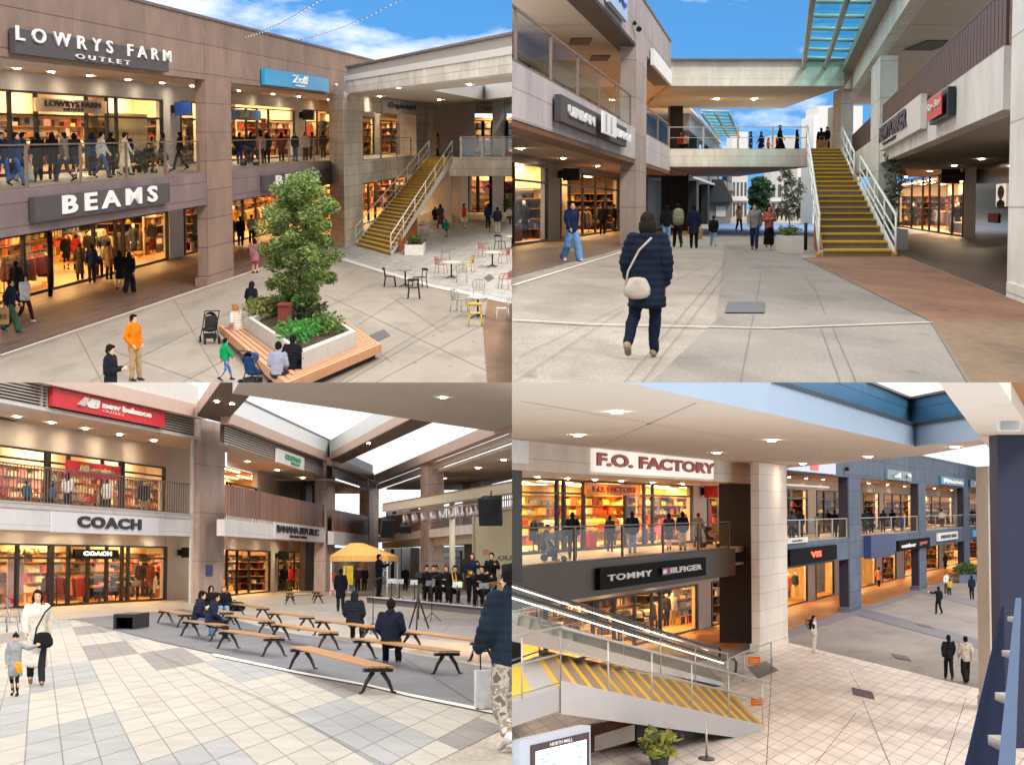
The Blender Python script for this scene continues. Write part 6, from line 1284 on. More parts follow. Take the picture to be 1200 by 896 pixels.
for px, d, t, b, lab in [(164, -.9, ('jacket', '#3a3530'), ('trousers', '#4a4238'), 'mannequin in dark jacket in the shop corner window'), (175, -.9, ('longcoat', '#8a4a2a'), ('trousers', '#1a1a1c'), 'mannequin in rust coat in the shop corner window')]: mannequin(C3, SA.at(px, -H3+.2, d), 20, t, b, lab, 1.85)
m = MB()
for k in range(8): m.ell(SA.at(188.5, -1.9+.16*k, -.9), (.1, .3, .09))
T2 = Thing(C3, 'window_ornament', SA.at(188.5, -2, -.9), 'red heart on leafy stem in the shop corner window', 'ornament'); T2.part('stem', m, mat('leaf mid', '#4a6a30')); m = MB(); m.ell(SA.at(188.5, -.35, -.9), (.26, .6, .24)); T2.part('heart', m, RED)
poster(C3, SA, 21, 40, -1.6, .3, -.5, mat('pale pink poster', '#d3a8a0', .5, .3, 6), 'pale pink poster inside the wide shop window')
for i, (px, d, L, lab) in enumerate([(52, -2, 5, 'rack of handbags behind the post of the wide window'), (66, -1.6, 8, 'clothes rack behind the first shop door pane'), (112, -2.6, 9, 'clothes rack deep behind the shop doors')]): rack(C3, SA.at(px, -H3, d), SA.d, L, 130+i, lab)
goods_table(C3, SA.at(106, -H3, -1.2), SA.d, 8, .9, 140, 'goods table behind the middle shop door'); goods_table(C3, SA.at(160, 2.06, -1.2), SA.d, 8, .8, 141, 'shoe table behind the upper corner window', colors=[0, 3, 6, 8]); goods_table(C3, SA.at(20, 2.06, -1.2), SA.d, 9, .8, 142, 'shoe table behind the wide upper window', colors=[3, 1, 6])
# ---- bay two
T = Thing(C3, 'mall_wing', LB.at(381, -H3), 'angled wing with dark slat balcony beside the brown column', 'building'); w3b = lambda *a: w3(*a, T=T)
w3b(LB, 'column', 381.5, 392, -H3, 6.6, -.75, .03, BRN3); w3b(LB, 'fascia', 263.5, 381, 1.22, 2.02, -.4, 0, PALE3); w3b(LB, 'balcony_panel', 266, 381, 2.25, 3.72, -.12, -.02, WOODS)
mb = MB(); pslab(LB, mb, 266, 381, 1.85, 2.06, -.402, -4); T.part('balcony_floor', mb, mat('balcony floor tile', '#7d736c')); mb = MB(); pslab(LB, mb, 266, 386, 1.4, 1.52, -.402, -4); pslab(LB, mb, 266, 388, 5.7, 5.8, -.12, -4.2); T.part('soffit', mb, SO3)
mb = MB()
for i in range(7): LB.pbox(mb, 265, 380, 5.72+i*.125, 5.72+i*.125+.05, -.1, -.02)
T.part('louvre', mb, mat('louvre metal', '#bdb7b2')); w3b(LB, 'louvre_back', 265, 381, 5.8, 6.62, -.3, -.14, mat('louvre backing board', '#5b4d47')); w3b(LB, 'ring_beam', 263, 384, 6.62, 7.16, -.2, .35, TAN); w3b(LB, 'skylight_rim', 250, 383, 7.17, 8.05, .05, .25, mat('pale blue grey rim', '#e3e7e8', .5, .04)); w3b(LB, 'coping', 246, 383, 8.06, 8.14, .0, .3, mat('coping metal', '#6d5f59'))
mb = MB()
for i in range(60):
    t = LB.t(266)+(LB.t(381)-LB.t(266))*i/60; LB.box(mb, t, t+.14, 2.02, 2.25, -.08, -.03)
T.part('slot_bars', mb, mat('pale bars', '#bfb8b4'), kind='stuff')
zt = SB.z(316, 645); zr = SB.z(316, 655.5)
storefront(T, SB, 266, 316, -H3, zt, [278, 292], zr, [], 3.5, zc=1.3, wallcol='#6a543e'); storefront(T, SB, 326, 360, -H3, zt, [334, 345], zr, [(334, 345)], 4, zc=1.3, wallcol='#8a6a4a'); storefront(T, SB, 266, 300, 2.06, 4.6, [270], 4.0, [], 3, zc=5.5)
mb = MB(); SB.pbox(mb, 316, 326, -H3, 1.45, -.3, 0); SB.box(mb, SB.t(266), SB.t(385), zt+.003, 1.45, -.25, -.01); SB.box(mb, SB.t(300), SB.t(385), 2.06, 5.75, -.3, 0); T.part('arcade_wall', mb, mat('arcade wall cream', '#d8cdc1')); LBm = LB.shift(-1.7)
for a, b, m in ((358, 366, 'dark column cladding'), (371, 380.5, 'dark column cladding')):
    for z0, z1 in ((-H3, 1.4), (2.06, 5.7)):
        mb = MB(); LBm.pbox(mb, a, b, z0, z1, -.4, 0); T.part('column', mb, mat(m, '#5a4641', .5, .1))
z0, z1 = LB.z(322, 541), LB.z(322, 524.5)
sign(C3, LB, 322, 354, z0, z1, .02, .12, WHT, [('CROWN', 331, 349, .42, .78, mat('green letter', '#12946a', .4), .05), ('COMPANY', 338, 348, .16, .32, mat('green letter', '#12946a', .4), .02)], 'white sign with green letters among the louvres')
sign(C3, LB, 320, 379, 1.25, 2.15, .02, .05, mat('white gloss board', '#dedce2'), [('BANANA REPUBLIC', 322.5, 372, .42, .88, mat('black letter', '#15141c'), .03, 0, .06, .9), ('FACTORY STORE', 338, 358, .14, .3, mat('black letter', '#15141c'), .02)], 'white sign with tall black capitals below the dark slat balcony')
poster(C3, LA, 240, 247.5, -.75, -.2, .06, mat('blue plaque', '#2a2f78', .4, .2, 8), 'small blue plaque on the brown column', 'wall_plaque')
blade(C3, SA, 207, SA.z(208, 653), SA.z(208, 641), .7, '#1d1a19', 'black projecting sign by the corner window of the wide letter shop'); blade(C3, SB, 322, SB.z(322, 655), SB.z(322, 646), .8, '#1d1a19', 'black projecting sign by the angled wing shop door')
downlights(T, [SB.at(px, 1.39, 1.6) for px in (280, 305, 330, 350)]+[SB.at(px, 5.69, 1.5) for px in (290, 325, 355)], .09, 4)  # mostly added lamps, brightening the angled wing's soffits
# ---- bay three and the right hand wing
T = Thing(C3, 'mall_wing', RC.at(470, -H3), 'far open brown wing with tan ring beam behind the stage', 'building'); w3c = lambda *a: w3(*a, T=T)
w3c(LC, 'column', 431.5, 443, -H3, 6.3, -.7, .05, BRN3); w3c(LC, 'balcony_panel', 391, 432, 2.0, 3.45, -.12, -.02, WOODS); w3c(LC, 'fascia', 391, 432, 1.1, 2.0, -.4, 0, PALE3); w3c(LC, 'ring_beam', 386, 434, 6.3, 6.85, -.2, .3, TAN); w3c(LC, 'skylight_rim', 386, 434, 6.86, 7.5, .05, .2, mat('pale blue grey rim', '#e3e7e8')); w3c(LC, 'louvre', 391, 431, 5.6, 6.25, -.1, -.02, mat('louvre grey', '#a8a19c', .5))
mb = MB(); LC.box(mb, LC.t(390), LC.t(440), 5.4, 5.5, -5, -.12); T.part('soffit', mb, SO3)
w3c(LC.shift(-3.5), 'arcade_wall', 385, 434, -H3, 1.1, -.2, 0, mat('arcade wall cream', '#d8cdc1'))
w3c(RC, 'column', 493, 502.5, -H3, 6.2, -.95, .02, BRN3); w3c(RC, 'ring_beam', 434, 680, 6.15, 6.75, -.3, .25, TAN); w3c(RC, 'white_band', 437, 680, 5.75, 6.13, -.6, -.32, WHT); w3c(RC, 'fascia', 443, 680, 1.45, 1.95, -.3, 0, PALE3); w3c(RC, 'lintel', 443, 680, .95, 1.44, -.6, -.31, mat('cream lintel', '#bdb3a0', .6)); w3c(RC, 'balcony_panel', 443, 493, 2.0, 3.35, -.12, -.03, WOODS)
mb = MB(); RC.box(mb, RC.t(443), RC.t(690), 5.55, 5.7, -7, -.62); RC.box(mb, RC.t(443), RC.t(690), 1.2, 1.4, -7, -.62); T.part('soffit', mb, SO3); mb = MB(); RC.box(mb, RC.t(443), RC.t(690), 1.5, 1.93, -7, -.32); T.part('balcony_floor', mb, mat('balcony floor tile', '#7d736c'))
RD = RC.shift(-5); downlights(T, [RC.at(px, 5.54, -2.2) for px in (470, 520, 560, 590)]+[RC.at(px, 1.19, -2.2) for px in (455, 480, 525, 555)], .1, 4)  # nearly all of these lamps are added to light the far wing
for a, b, z0, z1, c in ((450, 458, -H3, 1.2, '#3a2c2a'), (462, 470, -H3, 1.2, '#4a3632'), (471, 481, -H3, 1.2, '#8f8580'), (452, 460, 2.0, 5.5, '#2e2422'), (464, 472, 2.0, 5.5, '#4a3632'), (472, 480, 2.0, 5.5, '#9a9090'), (544, 553, -H3, 1.2, '#4a3632'), (542, 551, 2.0, 5.5, '#4a3632'), (551, 563, 2.0, 5.5, '#a5a0a2')): w3c(RD, 'column', a, b, z0, z1, -.8, 0, mat('column '+c, c, .5, .08))
barfence(C3, RC, 640, 503, 2.0, 3.2, 'pale bar railing on the far wing behind the stage lights', 60, mat('railing brown', '#6f5f58'), -.1, 'bar_railing', wd=.1, th=.03)
RE = RC.shift(-9); T = Thing(C3, 'mall_wing', RE.at(520, -H3), 'pale backmost shops glimpsed behind the band', 'building'); mb = MB(); RE.pbox(mb, 380, 690, -H3, 1.3, -.4, -.1); T.part('wall', mb, mat('far wall white', '#bdb9b4')); storefront(T, RE, 517, 540, -H3, .9, [528], .3, [], 3, zc=1.2); mb = MB(); RE.pbox(mb, 480, 700, 2.0, 4.0, -.4, -.1); T.part('upper_wall', mb, WHT)
# ---- roof beams between skylights
def prism(nm, pts, z, hh, m, T):
    mb = MB(); b = [C3.g(x, y, z) for x, y in pts]; mb.hexa(b, [p+V((0, 0, hh)) for p in b]); T.part(nm, mb, m); return b
T = Thing(C3, 'skylight_roof', C3.g(430, 480, 6.7), 'brown and tan roof beams framing the white skylights', 'roof')
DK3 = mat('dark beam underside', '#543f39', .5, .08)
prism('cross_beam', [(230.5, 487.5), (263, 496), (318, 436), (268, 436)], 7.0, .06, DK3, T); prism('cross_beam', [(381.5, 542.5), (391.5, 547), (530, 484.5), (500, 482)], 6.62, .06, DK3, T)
def edge(nm, a, b, z, z0, z1, m):
    mb = MB(); p, q = C3.g(*a, z), C3.g(*b, z); n = V((0, .4, 0)); p0, q0 = V((p.x, p.y, z0)), V((q.x, q.y, z0)); mb.hexa([p0, q0, q0+n, p0+n], [x+V((0, 0, z1-z0)) for x in (p0, q0, q0+n, p0+n)]); T.part(nm, mb, m)
edge('beam_face', (230.5, 487.5), (268, 436), 7.0, 7.061, 7.62, TAN); edge('beam_face', (381.5, 542.5), (500, 482), 6.62, 6.681, 7.16, TAN); edge('skylight_rim', (381.5, 542.5), (520, 472), 6.62, 7.165, 8.0, mat('pale blue grey rim', '#e3e7e8'))
prism('soffit', [(272.5, 461), (420, 482), (640, 514.5), (640, 438), (286, 438)], 6.3, .5, mat('grey soffit', '#bfb7b0', .75, .04, .5), T)
downlights(T, [C3.g(519, 465.5, 6.29)], .1, 3); downlights(T, [C3.g(254, 470, 6.99), C3.g(272, 473, 6.99), C3.g(432, 519, 6.61)], .09, 4)
# ---- stage
ST = Wall(C3, 464, 709.5, -31); T = Thing(C3, 'stage', ST.at(500, -H3), 'low grey stage with white front edge carrying the band', 'stage')
mb = MB(); ST.pbox(mb, 430, 640, -H3, -1.78, -9, 0); T.part('platform', mb, mat('stage grey', '#77757c', .6, .1, 2)); mb = MB(); ST.pbox(mb, 430, 640, -1.779, -1.755, -.3, .04); T.part('edge_trim', mb, WHT); mb = MB(); ST.pbox(mb, 430, 640, -1.86, -1.79, .001, .03); T.part('stripe', mb, mat('navy stripe', '#2a3050', .5))
sheet(C3, 'pavement', [(430, 722), (572, 724), (700, 745), (700, 765), (430, 742)], panels('mauve stage apron tile', '#8a8588', '#6f6a6d', 2, 1, .02, .4, .05), .014)
SBM = Wall(C3, 600, 722, 60); T = Thing(C3, 'lighting_beam', SBM.at(500, 3.5), 'cream beam carrying a row of stage lights', 'beam'); zt_, zb_ = SBM.z(600, 565), SBM.z(600, 577)
mb = MB(); SBM.pbox(mb, 448, 680, zb_, zt_, -.5, 0); T.part('girder', mb, mat('cream girder', '#c4bca8', .5, .05)); mb = MB(); SBM.pbox(mb, 449, 680, zt_+.001, zt_+.05, -.52, .02); T.part('coping', mb, mat('coping metal', '#6d5f59')); mb = MB(); SBM.pbox(mb, 455, 680, zb_-.22, zb_-.17, -.3, -.25); T.part('lighting_bar', mb, STEEL)
mb = MB(); mb.tube([SBM.at(530, -1.8, -.4), SBM.at(530, zb_, -.4)], .13, 10); T.part('post', mb, mat('cream girder', '#c4bca8'))
for i in range(9):
    px = 468+i*10.5; p = SBM.at(px, zb_-.2, -.28); t2 = Thing(C3, 'stage_light', p, ('silver stage spotlight hanging %s from the cream beam' % ['first from the tent end', 'second from the tent end', 'third from the tent end', 'fourth from the tent end', 'fifth from the tent end', 'just before the cream post', 'directly over the cream post', 'just past the cream post', 'second from the screen end', 'nearest to the screen end'][i]), 'stage light', 'stage lights on the cream beam')
    m = MB(); m.chain([(0, 0, -.15), (.05, -.2, -.38)], [(.13, .13), (.17, .17)], 10); t2.part('can', m, mat('silver can', '#b9aeb0', .3, .05, metal=.5), local=True); m = MB(); m.tube([(0, 0, .02), (0, 0, -.15)], .03); t2.part('clamp', m, BLK, local=True); m = MB(); m.ell((.06, -.25, -.46), (.13, .1, .04)); t2.part('lens', m, mat('lens dark', '#4a4450', .1), local=True)
def speaker(C, p, w, h, dy, tilt, lab, rz=0):
    T = Thing(C, 'loudspeaker', p, lab, 'loudspeaker', rz=R(rz)); m = MB(); rot = Matrix.Rotation(R(tilt), 3, 'X'); q = [rot @ V(x) for x in ((-w/2, -dy/2, -h/2), (w/2, -dy/2, -h/2), (w/2*.8, dy/2, -h/2), (-w/2*.8, dy/2, -h/2))]; u = rot @ V((0, 0, h)); m.hexa(q, [x+u for x in q]); T.part('cabinet', m, mat('speaker black', '#17171a', .6, .1), local=True); m = MB(); f = rot @ V((0, -.012, 0)); m.face([q[0]*.92+u*.04+f, q[1]*.92+u*.04+f, q[1]*.92+u*.92+f, q[0]*.92+u*.92+f]); T.part('grille', m, mat('speaker grille', '#26262b', .8, .3, 40), local=True)
    m = MB(); m.tube([rot @ V((0, 0, h*.5)), rot @ V((0, .05, h*.5))+V((0, .05, .25))], .03); T.part('bracket', m, BLK, local=True); return T
speaker(C3, SBM.at(456, zb_-.85, .1), .72, .9, .5, 20, 'black loudspeaker tilted at the tent end of the cream beam', 20); speaker(C3, SBM.at(478, zb_-.95, .1), .55, .35, .5, 25, 'small black monitor hung under the cream beam'); speaker(C3, SBM.at(585, zb_-.62, .3), .9, 1.05, .6, 15, 'large black loudspeaker hung near the screen', -12); speaker(C3, SBM.at(538, -.2, -.3), .42, .58, .4, 0, 'black loudspeaker fixed to the cream post')
T = Thing(C3, 'stage_screen', RC.at(575, -H3, 1.6), 'cream stage backdrop panel with grey letters', 'screen'); SW = RC.shift(1.6); mb = MB(); SW.pbox(mb, 557, 690, -H3, 2.15, -.2, 0); T.part('panel', mb, mat('cream backdrop panel', '#c6c0a2', .6, .12, 5)); mb = MB(); SW.pbox(mb, 555.5, 557, -H3, 2.3, -.22, .1); SW.pbox(mb, 555.5, 690, 2.16, 2.3, -.2, .1); T.part('frame', mb, mat('cream girder', '#c4bca8')); mb = MB(); lettering(mb, SW.P, 'OUTLETS', SW.t(584), SW.t(632), SW.z(584, 656), SW.z(584, 650.5), .01, .02); T.part('lettering', mb, mat('grey letter', '#6b675c', .5)); mb = MB(); lettering(mb, SW.P, 'm', SW.t(566.5), SW.t(573), SW.z(570, 650), SW.z(570, 643), .01, .02); T.part('emblem', mb, mat('orange emblem', '#c98a4a', .5))
# ---- tent
T = Thing(C3, 'canopy_tent', C3.at(425, 690, 122), 'yellow orange canopy tent beside the stage', 'tent'); B0 = T.B; s = 2400/122; m = MB(); ZT = -H3-B0.z
base = [V((-33/s, -3, ZT+2.35)), V((33/s, -3, ZT+2.35)), V((36/s, 5, ZT+2.35)), V((-28/s, 5, ZT+2.35))]; top = [V((-14/s, -.5, ZT+3.1)), V((-4/s, -.5, ZT+3.12)), V((-2/s, 2, ZT+3.12)), V((-12/s, 2, ZT+3.1))]; m.hexa(base, top); m.hexa([p-V((0, 0, .32)) for p in base], [p-V((0, 0, .001)) for p in base]); T.part('canopy', m, cloth('#d9a862'), local=True)
for p in base:
    m = MB(); m.tube([V((p.x*.97, p.y*.97, ZT)), V((p.x*.97, p.y*.97, ZT+2.3))], .04); T.part('leg', m, WHITEM, local=True)
T = Thing(C3, 'signboard', C3.g(390, 698), 'red and white poster stand under the tent edge', 'signboard'); m = MB(); m.box(-.2, .2, -.05, .05, .25, 1.35); T.part('board', m, mat('red white poster', '#d8635a', .5, .4, 4), local=True); m = MB(); m.box(-.15, .15, -.07, -.051, .35, .8); T.part('notice', m, WHT, local=True); m = MB(); m.tube([(-.15, 0, .3), (-.2, -.3, 0)], .02); m.tube([(.15, 0, .3), (.2, -.3, 0)], .02); T.part('legs', m, WHITEM, local=True)
T = Thing(C3, 'signboard', C3.g(408, 694), 'yellow banner stand beneath the tent', 'signboard'); m = MB(); m.box(-.32, .32, -.04, .04, .5, 1.75); T.part('board', m, mat('yellow banner', '#e0b92c', .5, .3, 5), local=True); m = MB(); m.tube([(0, 0, 0), (0, 0, .5)], .03); m.tube([(-.25, 0, .02), (.25, 0, .02)], .03); T.part('stand', m, WHITEM, local=True)
# ---- benches
def bench(C, a, b, lab, zt=.44, wd=.42, back=False):
    A, B = C.g(*a, -C.h+zt), C.g(*b, -C.h+zt); d = (B-A).normalized(); n = V((d.y, -d.x, 0)); L = (B-A).length
    T = Thing(C, 'slat_bench', V((A.x, A.y, -C.h)), lab, 'bench', 'timber benches facing the stage'); m = MB(); q = lambda t, w, z: A+d*t+n*w+V((0, 0, z))
    for k in range(4):
        w0 = -wd/2+wd*k/4+.012; w1 = -wd/2+wd*(k+1)/4-.012; bt = [q(0, w0, -.03), q(L, w0, -.03), q(L, w1, -.03), q(0, w1, -.03)]; m.hexa(bt, [p+V((0, 0, .03)) for p in bt])
    T.part('seat', m, mat('honey timber', '#a5753f', .5, .15, 3, streak=True)); IR = mat('cast iron', '#2c2b2e', .45, .08)
    for t in (L*.03, L*.97):
        m = MB(); bt = [q(t-.02*L*.5, -wd/2-.02, -.10), q(t+.02*L*.5, -wd/2-.02, -.10), q(t+.02*L*.5, wd/2+.02, -.10), q(t-.02*L*.5, wd/2+.02, -.10)]; m.hexa(bt, [p+V((0, 0, .054)) for p in bt])
        for s in (1, -1): m.tube([q(t, .07*s, -.1), q(t, .17*s, -.24), q(t, .24*s, -zt+.03), q(t, .29*s, -zt+.015)], [.04, .032, .024, .03], 6)
        T.part('leg', m, IR)
    return T
for a, b, lab in [((352, 756.5), (446, 780), 'timber slat bench standing closest to the dark slate edge'), ((424, 747), (527, 762), 'timber bench under the man in navy jacket'), ((327, 730), (387, 739.5), 'empty timber bench in the row behind the closest one'), ((266, 737.5), (323, 745.5), 'empty timber bench between the couple and the closest bench'), ((321, 716.5), (361, 721.5), 'empty timber bench in front of the tent, third row'), ((377, 725.5), (436, 733.5), 'timber bench under the man in black padded jacket'), ((480, 738.5), (567, 750), 'timber bench alone near the stage apron'), ((193, 714), (218, 718.5), 'short timber bench next to the black block stool'), ((222, 726), (259, 731.5), 'timber bench under the couple in dark jackets'), ((244, 712.5), (266, 716), 'timber bench behind the couple in dark jackets'), ((277, 706.5), (309, 711.5), 'timber bench beside the two women by the brown column'), ((271, 720), (314, 726.5), 'empty timber bench in the middle of the second row'), ((339, 697), (374, 696), 'timber bench far back before the angled wing'), ((339, 693.5), (372, 692.5), 'farthest timber bench just behind another before the angled wing')]: bench(C3, a, b, lab)
T = Thing(C3, 'block_stool', C3.g(152, 736), 'black hollow block stool on the dark slate edge', 'stool'); m = MB(); m.box(-.33, .33, -.9, 1.5, .36, .46); T.part('top', m, mat('black laminate', '#262226', .5, .1), local=True)
for x0, x1 in ((-.33, -.25), (.25, .33)):
    m = MB(); m.box(x0, x1, -.899, 1.499, 0, .359); T.part('side', m, mat('black laminate', '#262226'), local=True)
m = MB(); m.box(-.25, .25, .8, .9, 0, .359); T.part('back', m, mat('black laminate', '#262226'), local=True)
chair(C3, (8, 740), 60, 'wire', '#8d8d90', 'grey metal chair at the edge beside the shop window', 'metal chairs by the shop'); chair(C3, (17, 729), 120, 'wire', '#8d8d90', 'second grey metal chair close to the shop window', 'metal chairs by the shop')
# ---- people
def camo():
    m, nt, b = newmat('camouflage cloth'); N, L = nt.nodes, nt.links; setspec(b, .85, 0, .15); tc = N.new('ShaderNodeTexCoord'); nz = N.new('ShaderNodeTexNoise'); nz.inputs['Scale'].default_value = 9; nz.inputs['Detail'].default_value = 3; L.new(tc.outputs['Object'], nz.inputs['Vector'])
    rp = N.new('ShaderNodeValToRGB'); rp.color_ramp.interpolation = 'CONSTANT'; e = rp.color_ramp.elements; e[0].color = srgb('#5d554b'); e[1].position = .42; e[1].color = srgb('#a0978c')
    for p, c in ((.52, '#7d7468'), (.6, '#b9b1a7'), (.68, '#665d52')): e.new(p).color = srgb(c)
    L.new(nz.outputs['Fac'], rp.inputs[0]); L.new(rp.outputs[0], b.inputs['Base Color']); return m
def p3(px, py, f, pose, top, bot, hair, lab, h=1.68, **k): return person(C3, (px, py), f, pose, top, bot, hair, lab, h, **k)
def s3(px, py, f, top, bot, hair, lab, h=1.7, pose='sit', z=.44, **k):
    p = C3.g(px, py, -H3+z); p.z = -H3+z-.475*h/1.7; return person(C3, p, f, pose, top, bot, hair, lab, h, **k)
p3(42, 802, 15, 'walk', ('longcoat', '#cfc6ba'), ('trousers', '#23242c'), BOB, 'woman in long cream coat holding a child by the hand', 1.56, shoes='#7a5648')
bag(C3, C3.g(53, 802)+V((.02, -.3, .62)), 'shoulder', '#17171b', 'black shoulder bag carried by the woman in cream coat', 20, .95)
p3(17, 815, 0, 'lift', ('coat', '#8b8d90'), ('slim', '#1c1c20'), ('beanie', '#17171a'), 'small child in grey coat and black cap reaching up', .94, child=True, shoes='#1c1c20'); bag(C3, C3.g(26, 815)+V((0, -.25, .36)), 'pack', '#e09a2c', 'tiny orange bag hanging on the child in grey coat', 0, .36)
s3(230, 726, 95, ('puffer', '#1d2236'), ('trousers', '#5a78a8'), BK, 'man with face mask in navy padded jacket on the bench', 1.68); s3(246, 729, 110, ('hoodie', '#1e2338'), ('trousers', '#1d1d24'), BK, 'person in navy hooded top bending beside the masked man', 1.66)
s3(246, 712, 20, ('hoodie', '#17161a'), ('trousers', '#d3cfc8'), ('hood', '#17161a'), 'woman with black hood and white trousers by the brown column', 1.62); s3(262, 712, 10, ('jacket', '#1b1a20'), ('trousers', '#6f93bd'), ('long', '#8a5a3a'), 'woman with long brown hair and light jeans by the brown column', 1.62); m = MB(); p = C3.g(275, 716); m.box(-.35, .35, -.8, .8, 0, .36); T = Thing(C3, 'holdall', p, 'black holdall lying beside the woman in light jeans', 'bag'); m2 = MB(); m2.chain([(-.25, 0, .2), (.25, 0, .2)], [.2, .2], 10); T.part('bag_body', m2, cloth('#151518'), local=True); m2 = MB(); m2.tube([(-.12, 0, .36), (0, 0, .48), (.12, 0, .36)], .02); T.part('handle', m2, cloth('#151518'), local=True)
s3(414, 729, 170, ('puffer', '#171b26'), ('trousers', '#1a1a1e'), ('hood', '#171b26'), 'man in black padded jacket with hood seen from behind on a bench', 1.74); s3(457, 751, 178, ('jacket', '#171b2b'), ('trousers', '#1b1b22'), BK, 'man in navy jacket seen from behind on a bench', 1.8, shoes='#5a5654')
p3(399, 716, 190, 'stand', ('coat', '#1a1d2c'), ('trousers', '#23252e'), BK, 'man in navy coat standing near the yellow banner', 1.72)
p3(598, 880, 215, 'amble', ('puffer', '#1a2430'), ('trousers', camo()), BK, 'man in black padded jacket and camouflage trousers at the seam by the silver suitcase', 2.0, shoes='#cfcac6')
bag(C3, C3.g(571, 832), 'case', '#c3c3c4', 'silver ribbed suitcase behind the camouflage trousers', 10, .85)
SBW = LB.shift(-2.8)
for px, f, t, lab in [(333, 170, ('jacket', '#1d1a1c'), 'shopper in black at the angled wing shop door'), (340, 150, ('puffer', '#a8242c'), 'shopper in red jacket at the angled wing shop door'), (350, 200, ('coat', '#6a4e3c'), 'shopper in brown coat at the angled wing shop door')]: person(C3, SBW.at(px, -H3, 0), f, 'stand', t, ('trousers', '#3a352f'), BK, lab, 1.7)
for px, d, f, t, b, hr, h, lab in [(31, -1.6, 200, ('puffer', '#2a5560'), ('trousers', '#23303a'), BK, 1.2, 'child in teal jacket behind the bar railing'), (61, -1.2, 150, ('puffer', '#3a5668'), ('trousers', '#1d2a38'), BK, 1.15, 'child in blue patterned jacket behind the bar railing'), (79, -1.4, 170, ('shirt', '#d8d5d2'), ('trousers', '#23242e'), LG, 1.72, 'person in white shirt seen from behind at the bar railing'), (125, -1.5, 160, ('puffer', '#d5d3d2'), ('trousers', '#2c2d33'), BK, 1.62, 'person in white padded jacket behind the bar railing'), (168, -2.2, 30, ('jacket', '#1d2030'), ('trousers', '#8a7a68'), BK, 1.85, 'tall man in dark blazer and beige trousers behind the bar railing')]: person(C3, LA.at(px, 2.06, d), f, 'stand', t, b, hr, lab, h)
# band
def stand_(p, lab, nm='music_stand', sheetc='#b9bcc0'):
    T = Thing(C3, nm, p, lab, 'music stand', 'music stands of the band', scale=.8); m = MB(); m.tube([(0, 0, .05), (0, 0, 1.0)], .025)
    for k in range(3): m.tube([(0, 0, .25), (.3*math.cos(k*2.1), .5*math.sin(k*2.1), 0)], .018)
    T.part('tripod', m, BLK, local=True); m = MB(); q = [V((-.24, -.02, .9)), V((.24, -.02, .9)), V((.24, .16, 1.18)), V((-.24, .16, 1.18))]; m.face(q); m.face([p_+V((0, .02, -.01)) for p_ in reversed(q)]); T.part('desk', m, mat('sheet '+sheetc, sheetc, .5, .25, 9), local=True)
def instrument(p, kind, lab, rz=0):
    T = Thing(C3, kind, p, lab, 'instrument', rz=R(rz)); m = MB(); br = mat('brass', '#c08a3a', .3, .08, metal=.8)
    if kind == 'saxophone': m.tube([(-.05, 0, .5), (0, -.05, .4), (.05, -.1, -.05), (.12, -.2, -.18), (.2, -.25, -.05), (.26, -.28, .12)], [.015, .025, .04, .06, .07, .11], 10)
    elif kind == 'trombone':
        for dx in (0, .09): m.tube([(dx, 0, 0), (dx, -.75, -.12)], .016)
        m.tube([(0, -.75, -.12), (.09, -.75, -.12)], .016); m.tube([(.09, 0, 0), (.12, -.45, .02), (.12, -.6, .03)], [.016, .05, .13], 12)
    else: m.tube([(0, 0, 0), (0, -.45, -.08), (0, -.55, -.1)], [.015, .02, .08], 10)
    T.part('tubing', m, br, local=True)
    m = MB(); m.tube([(-.05, .02, .5), (-.05, .05, .52)] if kind == 'saxophone' else [(0, 0, 0), (0, .06, .01)], .018); T.part('mouthpiece', m, BLK, local=True)
GB = 'members of the band in black'
ZP = -1.78
for px, d, pose, f, hr, t, lab in [(444, -2.2, 'reach', 70, BK, ('jacket', '#16171d'), 'bass player in black standing at the tent end of the band'), (500, -2.4, 'play', 10, BK, ('shirt', '#15161b'), 'saxophonist in black seated first from the tent end'), (511, -3.2, 'play', -10, BK, ('shirt', '#1b1a1e'), 'musician in black half hidden behind the first saxophonist'), (508, -1.6, 'play', 0, ('short', '#5a1a22'), ('shirt', '#17161a'), 'musician with dark red hair seated before the brown column'), (523, -3, 'play', -10, ('short', '#6a241a'), ('shirt', '#17161a'), 'musician with red hair in the second row'), (533, -1.4, 'play', 0, BK, ('shirt', '#141519'), 'saxophonist in black seated behind the white music stand'), (553, -3.4, 'reach', 0, ('bob', '#3a1a2a'), ('shirt', '#1c2038'), 'trombonist with maroon hair standing in the back row'), (565, -1.3, 'play', -15, BK, ('shirt', '#131418'), 'trombonist in black seated in front of the cream panel'), (576, -3.4, 'reach', -10, BK, ('shirt', '#17181c'), 'trumpeter in black standing before the cream panel')]:
    sit = pose == 'play'; zz_ = ZP-.0; d *= .36; p = ST.at(px, zz_, d); person(C3, p, f, pose, t, ('trousers', '#141418'), hr, lab, 2.1, group=GB)
    if sit and px not in (511, 508, 523, 533):
        T = Thing(C3, 'stage_chair', p, 'black folding chair of the '+lab, 'chair', 'folding chairs on the stage'); m = MB(); m.box(-.2, .2, -.2, .2, .40, .43); T.part('seat', m, BLK, local=True); m = MB(); m.box(-.2, .2, .2, .23, .5, .8); T.part('backrest', m, BLK, local=True)
        for x in (-.18, .18):
            m = MB(); m.tube([(x, -.2, 0), (x, .2, .45)], .015); m.tube([(x, .2, 0), (x, -.18, .4)], .015); T.part('leg', m, BLK, local=True)
